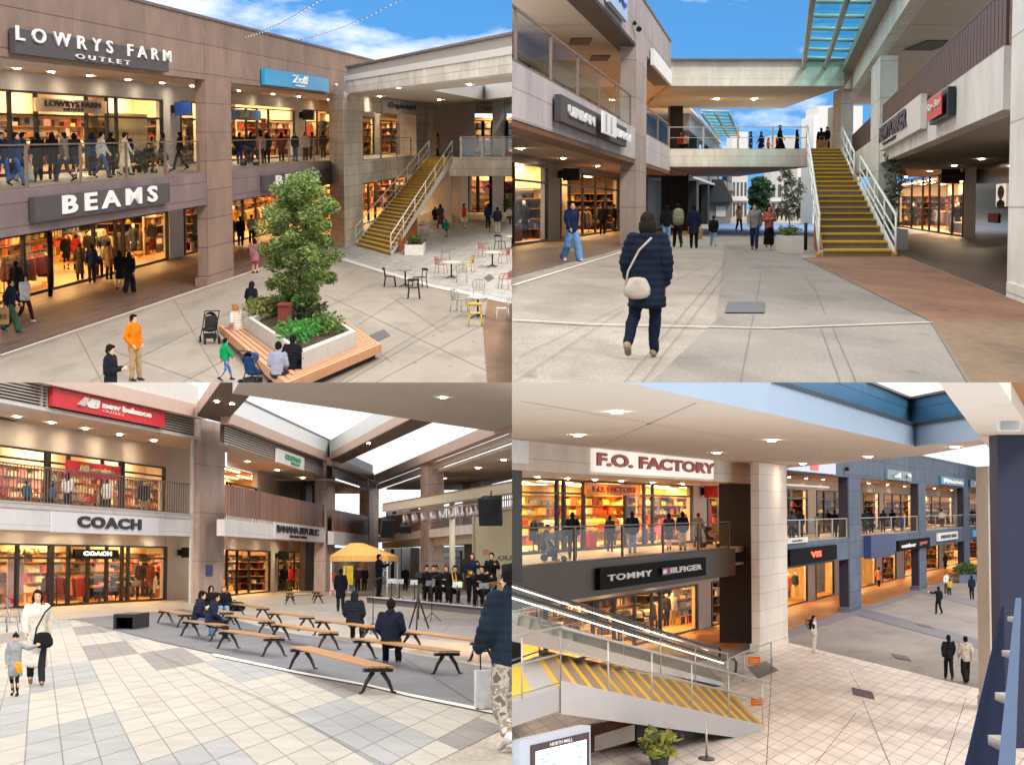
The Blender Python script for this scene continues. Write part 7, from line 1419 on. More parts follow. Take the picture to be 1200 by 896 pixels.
for px, d, kind, lab, rz in [(534, -1.2, 'saxophone', 'brass saxophone behind the white music stand', 0), (522, -1.0, 'saxophone', 'large brass saxophone standing low in the middle of the band', 30), (554, -3.1, 'trombone', 'trombone raised in the back row', -20), (563, -1.1, 'trombone', 'trombone of the seated player before the cream panel', 50), (576, -3.1, 'trumpet', 'trumpet of the player before the cream panel', 0)]: instrument(ST.at(px, ZP+(.82 if kind == 'saxophone' else 1.25 if d < -3 else .95), d*.36+.1), kind, lab, rz)
for px, d, c, lab in [(459, -1.4, '#b9bcc0', 'grey music stand next to the bass player'), (468, -1.2, '#a9acb2', 'grey music stand second from the tent'), (478, -1.0, '#c3c5c9', 'pale music stand in front of the first saxophonist'), (498, -.8, '#6a6c72', 'dark music stand low before the brown column'), (530, -.7, '#c9dad8', 'white music stand with teal sheets in the middle'), (561, -.7, '#8a8c92', 'grey music stand before the seated trombonist'), (574, -2.6, '#55575c', 'dark music stand beside the cream panel')]: stand_(ST.at(px, ZP, d*.3), lab, sheetc=c)
for px, py, lab in [(490, 737, 'black camera tripod standing on the stage apron'), (506, 728, 'thin microphone stand in front of the band'), (437, 742, 'thin microphone stand near the tent')]:
    T = Thing(C3, 'tripod', C3.g(px, py), lab, 'tripod'); m = MB(); hh = 1.55 if 'camera' in lab else 1.5; th = .025 if 'camera' in lab else .014
    for k in range(3): m.tube([(0, 0, hh*.62 if 'camera' in lab else .3), (.35*math.cos(k*2.09+.5), .9*math.sin(k*2.09+.5), 0)], th)
    T.part('legs', m, BLK, local=True); m = MB(); m.tube([(0, 0, .3), (0, 0, hh)], th); T.part('column', m, BLK, local=True); m = MB(); (m.box(-.1, .1, -.15, .15, hh, hh+.16) if 'camera' in lab else m.tube([(0, 0, hh), (.3, -.2, hh+.1)], .025)); T.part('head', m, BLK, local=True)
for px, py, t, lab in [(475, 692, ('jacket', '#17181e'), 'dark clothed listener standing behind the stage'), (427, 692, ('coat', '#1d1d24'), 'person in dark coat under the tent'), (419, 693, ('jacket', '#3a2a2a'), 'person in brown jacket beneath the tent')]: p3(px, py, 10, 'stand', t, ('trousers', '#1b1b20'), BK, lab, 1.66)
# ================================================================== court four: upper gallery view with stair and escalator
C4 = Court('gallery court', 6.5, 595, .4, (1, -1)); H4 = 6.5; Z4 = -1.84
LP = Wall(C4, 995, 717.7, 1380); SP = LP.shift(-5); LQ = Wall(C4, 922, 752, 1380)
BLUE4 = panels('blue grey facade panel', '#5b6473', '#454d5a', 10, 1.05, .022, .75, .06, wear=.12); OLIVE = mat('dark olive fascia', '#4c4034', .55, .06, .8); PINKW = panels('warm white stone panel', '#ddd1c4', '#b5a99d', 14, .78, .014, .55, .03)
SOFT4 = mat('cream soffit', '#dacbbb', .75, .04, .5); NAVYW = mat('dark navy cladding', '#23283f', .5, .06); BLK4 = mat('black column and shade', '#1d1514', .5, .1)
WT4 = panels('white gallery tile', '#dccdc3', '#9c8f85', 1, 1, .03, .4, .04, wear=.1)
sheet(C4, 'ground', [(380, 930), (1300, 930), (1800, 606), (380, 606)], stone('gallery concrete', '#958c87', '#7a726e', .75, .22, 22))
O4 = C4.g(1011, 812); d1 = V(((1390-600)/F, 1, 0)); d2 = V(((330-600)/F, 1, 0))
def uv4(p):
    q = p-O4; det = d1.x*d2.y-d2.x*d1.y; a = (q.x*d2.y-d2.x*q.y)/det; b = (d1.x*q.y-q.x*d1.y)/det; return (a/1.35, b/1.35)
sheet(C4, 'pavement', [(380, 930), (380, 836), (880, 766), (922.5, 752), (1150, 807), (1290, 841), (1290, 930)], WT4, .012, uv4)
mb = MB()
for a, b in [((922, 756), (1132, 812)), ((995, 785), (1011, 812)), ((1011, 820), (1045, 900)), ((1132, 817), (1105, 900)), ((900, 815), (1125, 830)), ((955, 895), (1003, 835)), ((905, 770), (898, 900)), ((1120, 845), (1200, 868))]: strip(C4, mb, a, b, .018, .02)
solo(C4, 'paving_joints', mb, mat('joint dark', '#4c4844'), C4.g(1000, 820), kind='structure')
mb = MB(); q = [p+V((0, 0, .014)) for p in (LP.at(540, -H4, -.4), LP.at(1250, -H4, -.4), LP.at(1250, -H4, -6), LP.at(540, -H4, -6))]; mb.face(q, 0, [((p-LP.p0).dot(LP.d), (p-LP.p0).dot(LP.n)) for p in q]); solo(C4, 'arcade_floor', mb, panels('amber arcade tile', '#a06a38', '#8a5a2e', 4, .8, .008, .4, .1, wear=.1), q[0], kind='structure')
GBD = mat('dark grey paving band', '#6d6970', .7, .1, 2)
mb = MB(); q = [p+V((0, 0, .015)) for p in (LP.at(860, -H4, .75), LP.at(1250, -H4, .75), LP.at(1250, -H4, -.4), LP.at(860, -H4, -.4))]; mb.face(q); solo(C4, 'kerb_strip', mb, GBD, q[0], kind='structure')
for pts in [[(1012, 712), (1160, 752), (1160, 762), (1003, 720)], [(1088, 690), (1180, 712), (1180, 719), (1080, 695)]]: sheet(C4, 'kerb_strip', pts, GBD, .02)
def w4(T, W, nm, a, b, z0, z1, d0, d1, m):
    mb = MB(); W.pbox(mb, a, b, z0, z1, d0, d1); return T.part(nm, mb, m)
# ---- warm wing
T = Thing(C4, 'mall_wing', LP.at(760, -H4), 'warm lit two storey shop wing behind the escalator', 'building')
w4(T, LP, 'sign_fascia', 540, 890, 1.18, 2.12, -.4, 0, PINKW); w4(T, LP, 'balcony_fascia', 540, 862, -3.1, -1.86, -.4, 0, OLIVE); w4(T, LP, 'column', 560, 612, -H4, 1.17, -1, 0, BLK4)
mb = MB(); LP.box(mb, LP.t(545), LP.t(886), -2.1, -1.84, -5.2, -.402); T.part('balcony_floor', mb, mat('warm balcony tile', '#b59a80', .4, .08)); mb = MB(); LP.box(mb, LP.t(545), SP.t(884), 1.2, 1.3, -5.2, -.402); LP.box(mb, LP.t(545), SP.t(884), -2.7, -2.6, -5.2, -.402); T.part('soffit', mb, SOFT4)
w4(T, LP, 'column', 881, 889, -H4, 1.17, -1.6, -.01, BLK4)  # black column face: the shade on its side is put into the colour
zt = SP.z(754, 566); zr = SP.z(754, 580); YW = '#e0c48c'
storefront(T, SP, 560, 811, Z4, zt, [609, 653, 661, 684, 733, 755, 765], zr, [(684, 733)], 6, zc=1.15, wallcol=YW, floorcol='#d0b593', colors=[0, 3, 6, 8, 8, 13, 3, 1, 3]); storefront(T, SP, 829, 860, Z4, zt, [], zr, [], 4, zc=1.15, wallcol='#e0a040', st=1)
zl = SP.z(815, 684)
storefront(T, SP, 640, 817, -H4, zl, [695, 720, 744, 764, 774], None, [(744, 764)], 6, zc=-2.75, floorcol='#b98a3c', colors=[12, 2, 3, 9, 5, 3]); storefront(T, SP, 834, 860, -H4, zl, [], None, [], 2.2, zc=-2.75, wallcol='#e0cfa5', st=1)
mb = MB(); SP.pbox(mb, 811, 829, Z4, 1.25, -.3, 0); SP.pbox(mb, 817, 834, -H4, -2.65, -.3, 0); SP.box(mb, SP.t(545), SP.t(880), zt+.003, 1.25, -.25, -.01); SP.box(mb, SP.t(545), SP.t(880), zl+.003, -2.65, -.25, -.01); T.part('arcade_wall', mb, mat('arcade wall beige', '#ccbcaa', .6, .06))
downlights(T, [SP.at(px, 1.19, 1.2) for px in (630, 665, 697, 728, 765, 800)]+[SP.at(px, -2.71, 1.2) for px in (700, 740, 790, 830)], .09, 3)
balustrade(C4, LP, 612, 858, Z4, LP.z(857, 610.5), 'bronze glass balustrade in front of the warm lit toy coloured shop', 5, -.15, mat('dark bronze rail', '#4a3a30', .4, .06, metal=.4))
z0, z1 = LP.z(691, 552.5), LP.z(691, 525); GL = glow('backlit white board', '#fffaf0', .3)
sign(C4, LP, 691, 832, z0, z1, .04, .12, GL, [('F.O. FACTORY', 693.5, 833, .26, .84, mat('deep red letter', '#a51a22', .4, .04), .045, 0, .12, 1.0)], 'backlit white sign with deep red capitals on the warm wing')
z0, z1 = SP.z(677, 579), SP.z(677, 565.5); sign(C4, SP, 677, 741, z0, z1, .3, .1, mat('orange board', '#d9801c', .45, .2, 3), [('F.O. FACTORY', 684, 736, .25, .75, mat('deep red letter', '#a51a22'), .02)], 'orange hanging sign over the upper shop entrance of the warm wing')
z0, z1 = LP.z(697, 691), LP.z(697, 665.5)
def flag(T, fx, fz):
    for c, a, b, q0, q1 in (('flag navy', fx(.508), fx(.585), .32, .70),): m = MB(); LP.box(m, a, b, fz(q0), fz(q1), .3, .33); T.part('emblem_field', m, mat('flag navy', '#20265a', .4))
    m = MB(); LP.box(m, fx(.512), fx(.546), fz(.40), fz(.62), .331, .345); T.part('emblem_white', m, LET); m = MB(); LP.box(m, fx(.546), fx(.581), fz(.40), fz(.62), .331, .345); T.part('emblem_red', m, RED)
sign(C4, LP, 697, 822, z0, z1, .03, .25, mat('black board', '#0f0d0c', .8, spec=.1), [('TOMMY', 705, 757, .36, .66, LET, .02, 0, .05, 1.15), ('HILFIGER', 774, 816, .36, .66, LET, .02, 0, .05, 1.05)], 'long black sign with white capitals and small flag emblem', extra=flag)
sign(C4, LP, 560, 612, LP.z(607, 543), LP.z(607, 516), .05, .2, mat('lit white screen', '#e8ecf2', .4), [], 'white screen panel with dark frame at the seam of the warm wing')
blade(C4, SP, 820, SP.z(824, 583), SP.z(824, 568), .9, '#c9242c', 'red projecting sign beside the upper shop pilaster')
poster(C4, SP, 836, 844, -1.5, .2, -.5, mat('pink red poster', '#d8433c', .5, .25, 6), 'pink red poster in the narrow upper window'); 
for i, (px, d, z, L, lab) in enumerate([(625, -1.6, Z4, 5, 'rack of bright clothes in the upper window by the seated person'), (668, -2.2, Z4, 6, 'rack of bright clothes left of the upper shop entrance'), (712, -3, Z4, 7, 'rack of bright clothes deep inside the upper shop'), (775, -1.6, Z4, 7, 'rack of bright clothes behind the pane near the pilaster'), (705, -2.2, -H4, 7, 'dark clothes rack in the lower shop behind the escalator'), (752, -3, -H4, 6, 'clothes rack inside the lower shop entrance'), (728, -1.5, -H4, 6, 'clothes rack at the lower shop panes')]): rack(C4, SP.at(px, z, d), SP.d, L, 160+i, lab, colors=[0, 3, 6, 8, 13, 1] if z > -3 else [2, 12, 3, 9, 5])
for i, (px, d, z, lab) in enumerate([(640, -1, Z4, 'goods table with yellow boxes in the upper window'), (699, -1.6, Z4, 'goods table just inside the upper shop entrance'), (722, -2.2, Z4, 'goods table further inside the upper shop'), (733, -1.4, -H4, 'folded clothes table in the lower shop')]): goods_table(C4, SP.at(px, z, d), SP.d, 5, .9, 180+i, lab, colors=[0, 6, 8, 3, 8] if z > -3 else [12, 2, 3])
m = MB(); SP.pbox(m, 690, 698, Z4, Z4+.75, -.4, .05); solo(C4, 'display_crate', m, RED, SP.at(694, Z4), 'red basket at the upper shop entrance', 'crate')
for px, t, b, lab in [(788, ('puffer', '#d8d3c4'), ('trousers', '#b5924a'), 'mannequin in white padded jacket in the lower corner window'), (781, ('jacket', '#3a3430'), ('trousers', '#2c2a2a'), 'mannequin in dark jacket at the edge of the lower corner window'), (842, ('jacket', '#6a5a48'), ('trousers', '#c0a070'), 'mannequin in brown jacket in the narrow lower window')]: mannequin(C4, SP.at(px, -H4+.3, -.9), 30, t, b, lab)
T = Thing(C4, 'stone_pier', LQ.at(905, -H4), 'warm white stone pier between warm wing and blue wing', 'pier'); mb = MB(); LQ.pbox(mb, 890, 922.5, -H4, 2.1, -.38, 0); T.part('shaft', mb, PINKW); mb = MB(); LQ.pbox(mb, 889, 923, -H4, -H4+.35, -.4, .04); T.part('base', mb, PINKW)
# ---- blue wing
T = Thing(C4, 'mall_wing', LP.at(1010, -H4), 'blue grey two storey wing with warm shop windows', 'building')
w4(T, LP, 'roof_fascia', 915, 1260, 1.92, 4.15, -.5, .0, BLUE4); w4(T, LP, 'coping', 915, 1260, 4.15, 4.25, -.6, .05, mat('coping metal', '#6d5f59')); w4(T, LP, 'balcony_fascia', 915, 1260, -3.17, -1.86, -.4, .0, BLUE4); w4(T, LP, 'bay_fascia', 1012, 1040, -3.3, -1.8, .001, .5, mat('navy bay panel', '#2f3b66', .5, .06))
for a, b in ((995, 1008.5), (1077, 1085), (1130, 1136), (1166, 1172)): w4(T, LP, 'column', a, b, -H4, 1.915, -.62, .03, BLUE4); w4(T, LP, 'column_base', a-.3, b+.3, -H4, -H4+.35, -.66, .07, BLUE4); w4(T, LP, 'column_return', a-.2, a+.2, -H4+.352, 1.915, -.63, -.05, mat('dark column return', '#2a2632', .5))
mb = MB(); LP.box(mb, LP.t(910), LP.t(1260), -2.1, -1.84, -5.2, -.402); T.part('balcony_floor', mb, mat('warm balcony tile', '#b59a80')); mb = MB(); LP.box(mb, LP.t(910), LP.t(1260), 1.95, 2.05, -5.2, -.502); LP.box(mb, LP.t(910), LP.t(1260), -2.8, -2.7, -5.2, -.402); T.part('soffit', mb, mat('warm soffit', '#d0a888', .7, .05)); mb = MB(); LP.box(mb, LP.t(910), LP.t(1260), 3.2, 3.4, -20, -.52); T.part('roof_slab', mb, SOFT4)
zt = SP.z(940, 573)
downlights(T, [SP.at(px, 1.94, 1.4) for px in (925, 945, 965, 985, 1018, 1040, 1060, 1095, 1115, 1145)]+[SP.at(px, -2.81, 1.4) for px in (930, 965, 990, 1030, 1060, 1100, 1130)], .09, 3)
segs = [(905, 946, [925]), (957, 992, [966, 979]), (1012, 1030, []), (1036, 1068, [1046, 1056]), (1082, 1116, [1092, 1102]), (1136, 1160, [1146])]
solid = []; prev = 890
for a, b, mu in segs: storefront(T, SP, a, b, Z4, zt, mu, zt-.6, [], 3, zc=1.5, wallcol=YW, st=1.5, lamp=WARM2); solid.append((prev, a)); prev = b
for i, (a, b) in enumerate([(912, 946), (956, 977), (1000, 1026), (1034, 1050), (1060, 1100), (1106, 1150)]): storefront(T, SP, a, b, -H4, -3.3, [], None, [], 3, zc=-2.85, wallcol='#e0cfa5', st=1.5, fill=i > 2)
mb = MB()
for a, b in solid+[(prev, 1250)]: SP.box(mb, SP.t(a)+.01, SP.t(b)-.01, Z4, zt, -.3, 0)
SP.box(mb, SP.t(890), SP.t(1250), zt+.003, 2.0, -.25, -.01)
for a, b in ((890, 912), (946, 956), (977, 1000), (1026, 1034), (1050, 1060), (1100, 1106), (1150, 1250)): SP.box(mb, SP.t(a)+.01, SP.t(b)-.01, -H4, -3.3, -.3, 0)
SP.box(mb, SP.t(890), SP.t(1250), -3.297, -2.75, -.25, -.01); T.part('arcade_wall', mb, mat('arcade wall beige', '#ccbcaa'))
for a, b, n, lab in ((917, 994, 4, 'glass balustrade on the blue wing beside the stone pier'), (1009, 1076, 4, 'glass balustrade over the navy bay of the blue wing'), (1085, 1130, 4, 'glass balustrade of the third bay of the blue wing'), (1136, 1166, 3, 'glass balustrade of the farthest bay of the blue wing')): balustrade(C4, LP, a, b, Z4, -.62, lab, n, -.1, STEEL)
SG = lambda a, b, y0, y1, th, m, lines, lab, **k: sign(C4, LP, a, b, LP.z(a, y1), LP.z(a, y0), .03, th, m, lines, lab, **k)
def tri(T, fx, fz):
    m = MB()
    for i in range(3): a = .18+i*.09; q = [LP.P(fx(a), fz(.22), .37), LP.P(fx(a+.07), fz(.22), .37), LP.P(fx(a+.07-.02), fz(.45+i*.16), .37), LP.P(fx(a-.02), fz(.36+i*.16), .37)]; m = MB(); m.hexa(q, [p+LP.n*.03 for p in q]); T.part('logo_bar', m, LET)
    m = MB(); m.ell(LP.P(fx(.78), fz(.5), .38), (.18, .5, .18)); T.part('logo_dot', m, LET)
SG(1037, 1065, 549.5, 561, .3, mat('grey green board', '#6f7f80', .4), [], 'grey box sign with white striped triangle on the blue wing', extra=tri)
SG(1100, 1127, 557.5, 567, .3, mat('teal board', '#2a6a84', .4), [('M', 1103, 1108, .2, .8, LET, .05), ('MacleOutlet', 1109, 1126, .25, .7, LET, .03)], 'teal sign with white letters on the blue wing parapet'); SG(1135, 1151, 562, 570.5, .3, mat('deep teal board', '#24546c', .4), [('SUNCT', 1139, 1148, .25, .75, LET, .05)], 'farthest teal sign on the blue wing parapet')
SG(922, 977, 643.5, 663, .2, mat('black board', '#0f0d0c', .8, spec=.1), [('VIS', 946, 958, .35, .72, glow('neon red', '#ff3a20', 4), .02, 0, .04)], 'black sign with glowing red letters on the blue wing'); SG(1050, 1087, 633.5, 646, .2, mat('black board', '#0f0d0c', .8, spec=.1), [('outdoor', 1053, 1070, .28, .66, LET, .04), ('gear', 1074, 1084, .28, .66, mat('logo red', '#c9242c'), .04)], 'black sign with white and red letters over the ground floor'); SG(1097, 1120, 624.5, 634, .2, WHT, [("MEN'S BIG", 1100, 1118, .3, .72, BLK, .04)], 'white sign with black letters over the ground floor'); SG(1138, 1156, 620.5, 629, .2, mat('cyan sign board', '#1c9fd8'), [('BLUTI', 1142, 1151, .3, .72, LET, .03)], 'small cyan sign over the far ground floor')
SG(921, 945, 630.5, 637, .06, WHT, [('studio', 926, 938, .35, .65, BLK, 0)], 'white notice board fixed low on the balustrade'); m = MB(); LP.pbox(m, 917, 977, 2.0, 2.75, .02, .12); solo(C4, 'shop_sign', m, mat('pale lilac board', '#c3c6d8', .4), LP.at(917, 2), 'pale lilac board with red square under the soffit edge', 'sign'); m = MB(); LP.pbox(m, 947, 956, 2.15, 2.65, .125, .17); solo(C4, 'shop_sign', m, mat('orange red plate', '#e0502c', .4), LP.at(947, 2), 'orange red square plate under the soffit edge', 'sign')
m = MB(); m.ell(LP.at(989, 2.42, .2), (.14, .4, .14)); solo(C4, 'security_camera', m, BLK, LP.at(989, 2.4), 'black dome camera on the blue wing', 'camera')
poster(C4, SP, 922, 931, Z4+.4, .0, -.4, mat('orange poster', '#e0642c', .5, .2, 4), 'orange poster in the blue wing window beside the pier'); poster(C4, SP, 958, 976, -H4+.3, -3.6, -.6, mat('photo poster', '#8a7a5a', .5, .7, 2.5), 'large photo poster in the ground floor of the blue wing')
for i, (px, d, L, lab) in enumerate([(1120, -1.5, 9, 'clothes rack in the far ground floor')]): rack(C4, SP.at(px, -H4, d), SP.d, L, 190+i, lab)
for px, t, b, lab in [(932, ('jacket', '#2c3540'), ('trousers', '#c9b487'), 'mannequin in dark jacket and cream trousers in the blue wing window'), (924, ('coat', '#a8562c'), ('trousers', '#6a4a3a'), 'mannequin in orange coat next to the stone pier')]: mannequin(C4, SP.at(px, -H4+.3, -.9), 30, t, b, lab)
# ---- roof over the gallery
T = Thing(C4, 'gallery_roof', C4.g(900, 484, 2.12), 'cream soffit with downlights edged by a pale blue fascia', 'roof'); z = 2.12; G4 = lambda x, y, zz=2.12: C4.g(x, y, zz)
E = [G4(590, 416), G4(731, 448), G4(900, 484), G4(1072, 523), G4(1162, 513)]; Wl = [LP.P(LP.t(560, z), z), LP.P(LP.t(888, z), z)]
mb = MB(); mb.face([Wl[0], Wl[1], E[2], E[1], E[0]]); mb.face([Wl[1], G4(921, 548), G4(1080, 533.5), E[3], E[2]]); mb.face([E[3], G4(1080, 533.5), G4(1162, 519)]); mb.face([E[3], G4(1162, 519), E[4]]); T.part('soffit', mb, SOFT4)
u = V((0, 0, .001)); PB = mat('pale blue fascia', '#a3b6cb', .45, .04, .5); TB = panels('teal blue well panel', '#3f6f92', '#2f5672', 4, .5, .02, .5, .04)
def run(nm, pts, z0, z1, m, th=.3, off=0):
    for a, b in zip(pts[:-1], pts[1:]):
        d = (b-a).normalized(); n = V((-d.y, d.x, 0)); mb = MB(); n = n if n.y > 0 else -n; w = (b-a).length; ex = d*abs(off)*10; A, B = a+n*off-ex, b+n*off+ex; q = [V((p.x, p.y, z0)) for p in (A, B, B+n*th, A+n*th)]; tq = [V((p.x, p.y, z1)) for p in q]
        mb.face([q[0], q[1], tq[1], tq[0]], 0, [(0, z0), (w, z0), (w, z1), (0, z1)]); mb.face([q[0], q[3], q[2], q[1]]); mb.face(tq); T.part(nm, mb, m)
run('fascia', E, 2.1205, 2.83, PB); run('ledge', E, 2.831, 2.93, mat('dark ledge', '#39424a', .6), .6, -.05); run('well_wall', E, 2.931, 3.85, TB, .3, .4); run('coping', E, 3.851, 3.93, mat('coping metal', '#6d5f59'), .5, .3)
downlights(T, [G4(x, y, 2.11) for x, y in ((723, 482.5), (678, 509.5), (840, 530.5), (905, 515.5), (941, 543), (1018, 535), (1119, 523.5))], .13, 3)
for x, y in ((760, 497), (960, 527), (870, 512), (640, 480)):
    p = G4(x, y, 2.112); mb = MB(); mb.face([p+V((.07*math.cos(k*.6283), .22*math.sin(k*.6283), 0)) for k in range(10)]); T.part('ceiling_speaker', mb, mat('vent grille', '#5a4f48', .6) if x in (760, 960) else SOFF)
mb = MB(); strip_ = [G4(703, 522, 2.115), G4(816, 472, 2.115)]; dd = (strip_[1]-strip_[0]).normalized(); nn = V((dd.y, -dd.x, 0))*.012; mb.face([strip_[0]-nn, strip_[1]-nn, strip_[1]+nn, strip_[0]+nn]); strip2 = [G4(610, 470, 2.115), G4(905, 520, 2.115)]; dd = (strip2[1]-strip2[0]).normalized(); nn = V((dd.y, -dd.x, 0))*.012; mb.face([strip2[0]-nn, strip2[1]-nn, strip2[1]+nn, strip2[0]+nn]); T.part('soffit_joint', mb, mat('soffit seam', '#8a8078', .8))
# ---- near pier and beam
T = Thing(C4, 'stone_pier', C4.at(1165, 833, 65), 'tall cream pier with sloping beam beside the dark cladding', 'pier'); FX = lambda px, Y: (px-600)/F*Y
m = MB(); x0, x1 = FX(1157, 65.8), FX(1173, 65.8); m.box(x0, x1, 65.8, 67.5, -H4, 1.35); T.part('shaft', m, PINKW); m = MB(); m.box(x0-.03, x1, 65.7, 67.6, -H4, -H4+.4); T.part('base', m, PINKW)
m = MB(); b = [C4.g(1094, 440, 2.0), C4.g(1150, 515, 2.0), C4.g(1180, 546, 2.0), C4.g(1235, 546, 2.0), C4.g(1165, 440, 2.0)]; m.hexa(b, [p+V((0, 0, .55)) for p in b]); T.part('beam', m, SOFT4)
T = Thing(C4, 'clad_wall', C4.at(1190, 700, 56), 'dark navy clad wall with timber panel on top at the picture edge', 'wall'); m = MB(); m.box(FX(1169, 56), FX(1230, 56), 56, 57, -H4, 2.6); T.part('cladding', m, NAVYW); m = MB(); q = [C4.g(1168, 430, 2.35), C4.g(1180, 508, 2.35), C4.g(1240, 520, 2.35), C4.g(1240, 430, 2.35)]; m.hexa(q, [p+V((0, 0, .3)) for p in q]); T.part('timber_panel', m, mat('amber timber', '#b0762c', .5, .15, 3))
T = Thing(C4, 'floodlight', C4.at(1182, 500, 40), 'white floodlight on the beam by the dark clad wall', 'floodlight'); m = MB(); m.box(-.2, .2, -.1, .1, -.08, .12); T.part('housing', m, WHT, local=True); m = MB(); m.box(-.18, .18, -.14, -.101, -.06, .1); T.part('lens', m, mat('lens grey', '#9a9a98', .2), local=True)
T = Thing(C4, 'gallery_railing', C4.g(1190, 760, -1.3), 'blue grey railing of the near gallery at the lower edge', 'railing'); a, b = C4.g(1190, 700, -1.3), C4.g(1166, 930, -1.3); n = V((.085, 0, 0)); m = MB(); q = [a, b, b+n, a+n]; m.hexa([p-V((0, 0, .06)) for p in q], q); T.part('handrail', m, mat('blue grey metal', '#4a5a75', .8, .06, spec=.1)); m = MB(); a2, b2 = a+V((-.2, 0, -.12)), b+V((-.2, 0, -.12)); m.hexa([p-V((0, 0, 1.3)) for p in (a2, b2, b2+V((.03, 0, 0)), a2+V((.03, 0, 0)))], [a2, b2, b2+V((.03, 0, 0)), a2+V((.03, 0, 0))]); T.part('panel', m, mat('navy panel', '#101830', .95, .06, spec=.03))
for f in (.2, .5, .72, .86):
    p = a.lerp(b, f); m = MB(); m.box(p.x-.05, p.x+.03, p.y-.15, p.y+.15, p.z-.12, p.z-.062); T.part('bracket', m, STEEL)
# ---- stair
N0, F0 = C4.g(894, 855), C4.g(853, 814); N1, F1 = C4.at(657, 801, 49), C4.at(632, 767, 59.6); zL = -4.24; N1.z = F1.z = zL
st = stairs(C4, N0, F0, N1, F1, 15, 'grey outdoor stair with yellow nosings descending from a landing', None, tread=mat('stair tread beige', '#96806e', .7, .1, 4), side=mat('stringer grey', '#a9a5a4', .5, .05), th=.62, tp=.5)
m = MB(); a, b = C4.at(560, 838, 43), C4.at(560, 795, 52); a.z = b.z = zL; q = [N1, F1, b, a]; m.hexa([p-V((0, 0, .55)) for p in q], q); st.part('landing', m, mat('stringer grey', '#a9a5a4')); m = MB(); f = lambda t, s: N1.lerp(a, t).lerp(F1.lerp(b, t), s)+V((0, 0, .006)); m.face([f(.36, .06), f(.36, .94), f(.85, .94), f(.85, .06)]); st.part('tactile_paving', m, mat('tactile yellow', '#e0b010', .6, .1, 9)); m = MB(); m.face([f(-.01, .02), f(-.01, .98), f(.06, .98), f(.06, .02)]); st.part('nosing', m, YEL)
RLM = mat('grey rail steel', '#b9b4ae', .35, .05, metal=.5)
for A, B, a_, nm in ((N0, N1, a, 'handrail'), (F0, F1, b, 'handrail')):
    handrail(st, A, B, 1.42, 5, .035, RLM, (.62, .06), nm, .022); handrail(st, B, a_, 1.42, 2, .035, RLM, (.55, .08), nm, .022)
m = MB()
for f_ in (0, .2, .4): p = N0.lerp(N1, f_); m.tube([p-V((0, 0, .15)), p+V((0, 0, .15))], .045, 8)
st.part('post_sleeve', m, YEL)
# ---- escalator
sh = (F0-N0)*.62
A0, A1 = C4.g(848, 803), C4.at(560, 726, 52); T = Thing(C4, 'escalator', A0, 'glass sided escalator rising beside the grey stair', 'escalator')
lo = (A0-A1); fl = V((lo.x, lo.y, 0)).normalized()
for k, off in enumerate((V((0, 0, 0)), sh)):
    p, q = A0+off, A1+off; e = p+fl*1.6; m = MB(); up = V((0, 0, .95)); g = V((0, 0, .12))
    pts = [q+up, p+up, p+up*.97+fl*1.0, e+up*.92, e+up*.75+fl*.35, e+up*.45+fl*.3, e+up*.3]; m.tube(pts, .055, 8); T.part('handrail', m, BLK)
    m = MB(); m.face([q+g, p+g, p+up*.93, q+up*.93]); m.face([p+g, e+g, e+up*.86, p+up*.93]); T.part('glass_panel', m, RAILGLASS)
    m = MB(); b0, b1 = q+V((0, 0, -.35)), p+V((0, 0, -.02)); w = V((0, .25, 0)); m.hexa([b0, b1, b1+w, b0+w], [q+g, p+g, p+g+w, q+g+w]); T.part('skirt', m, mat('escalator steel', '#cfc9be', .4, .05)); m = MB(); m.tube([q+up*.86, p+up*.86], .02, 6); T.part('light_strip', m, glow('escalator strip light', '#fff4e0', 2))
m = MB(); n_ = 26
for i in range(n_):
    p0, p1 = A0.lerp(A1, i/n_), A0.lerp(A1, (i+1)/n_); up = V((0, 0, p1.z-p0.z)); m.face([p0, p0+sh, p0+sh+up, p0+up]); m.face([p0+up, p0+sh+up, p1+sh, p1])
T.part('steps', m, mat('escalator tread', '#938d84', .5, .1))
for px, py, lab in ((884, 773, 'orange notice on the glass guard of the escalator landing'), (888, 821, 'orange notice on the rail at the stair foot')):
    m = MB(); p = C4.at(px, py, 66 if py < 800 else 62); q = [p+V((-.17, .3, -.17)), p+V((.17, -.1, -.12)), p+V((.17, -.1, .12)), p+V((-.17, .3, .07))]; m.hexa(q, [x+V((.01, .02, 0)) for x in q]); T2 = Thing(C4, 'notice_plate', p, lab, 'notice'); T2.part('plate', m, mat('orange plate', '#e06a14', .4, .05)); m = MB()
    for k in range(2): z0 = .25+.3*k; g0, g1 = q[0].lerp(q[3], z0), q[1].lerp(q[2], z0); h0, h1 = q[0].lerp(q[3], z0+.14), q[1].lerp(q[2], z0+.14); o = V((0, -.012, 0)); m.face([g0.lerp(g1, .15)+o, g0.lerp(g1, .85)+o, h0.lerp(h1, .85)+o, h0.lerp(h1, .15)+o])
    T2.part('text_lines', m, mat('pale orange', '#f3b080', .5))
T = Thing(C4, 'glass_guard', C4.g(860, 806), 'low glass guard rail around the escalator landing', 'guard rail'); pts = [C4.g(853, 811), C4.g(872, 800), C4.g(904, 786)]; m = MB(); m.tube([p+V((0, 0, 1.15)) for p in pts], .03, 6); T.part('handrail', m, RLM)
for p in pts: m = MB(); m.tube([p, p+V((0, 0, 1.15))], .028, 6); T.part('post', m, RLM)
for a_, b_ in zip(pts[:-1], pts[1:]): m = MB(); m.face([a_+V((0, 0, .1)), b_+V((0, 0, .1)), b_+V((0, 0, 1.05)), a_+V((0, 0, 1.05))]); T.part('pane', m, RAILGLASS)
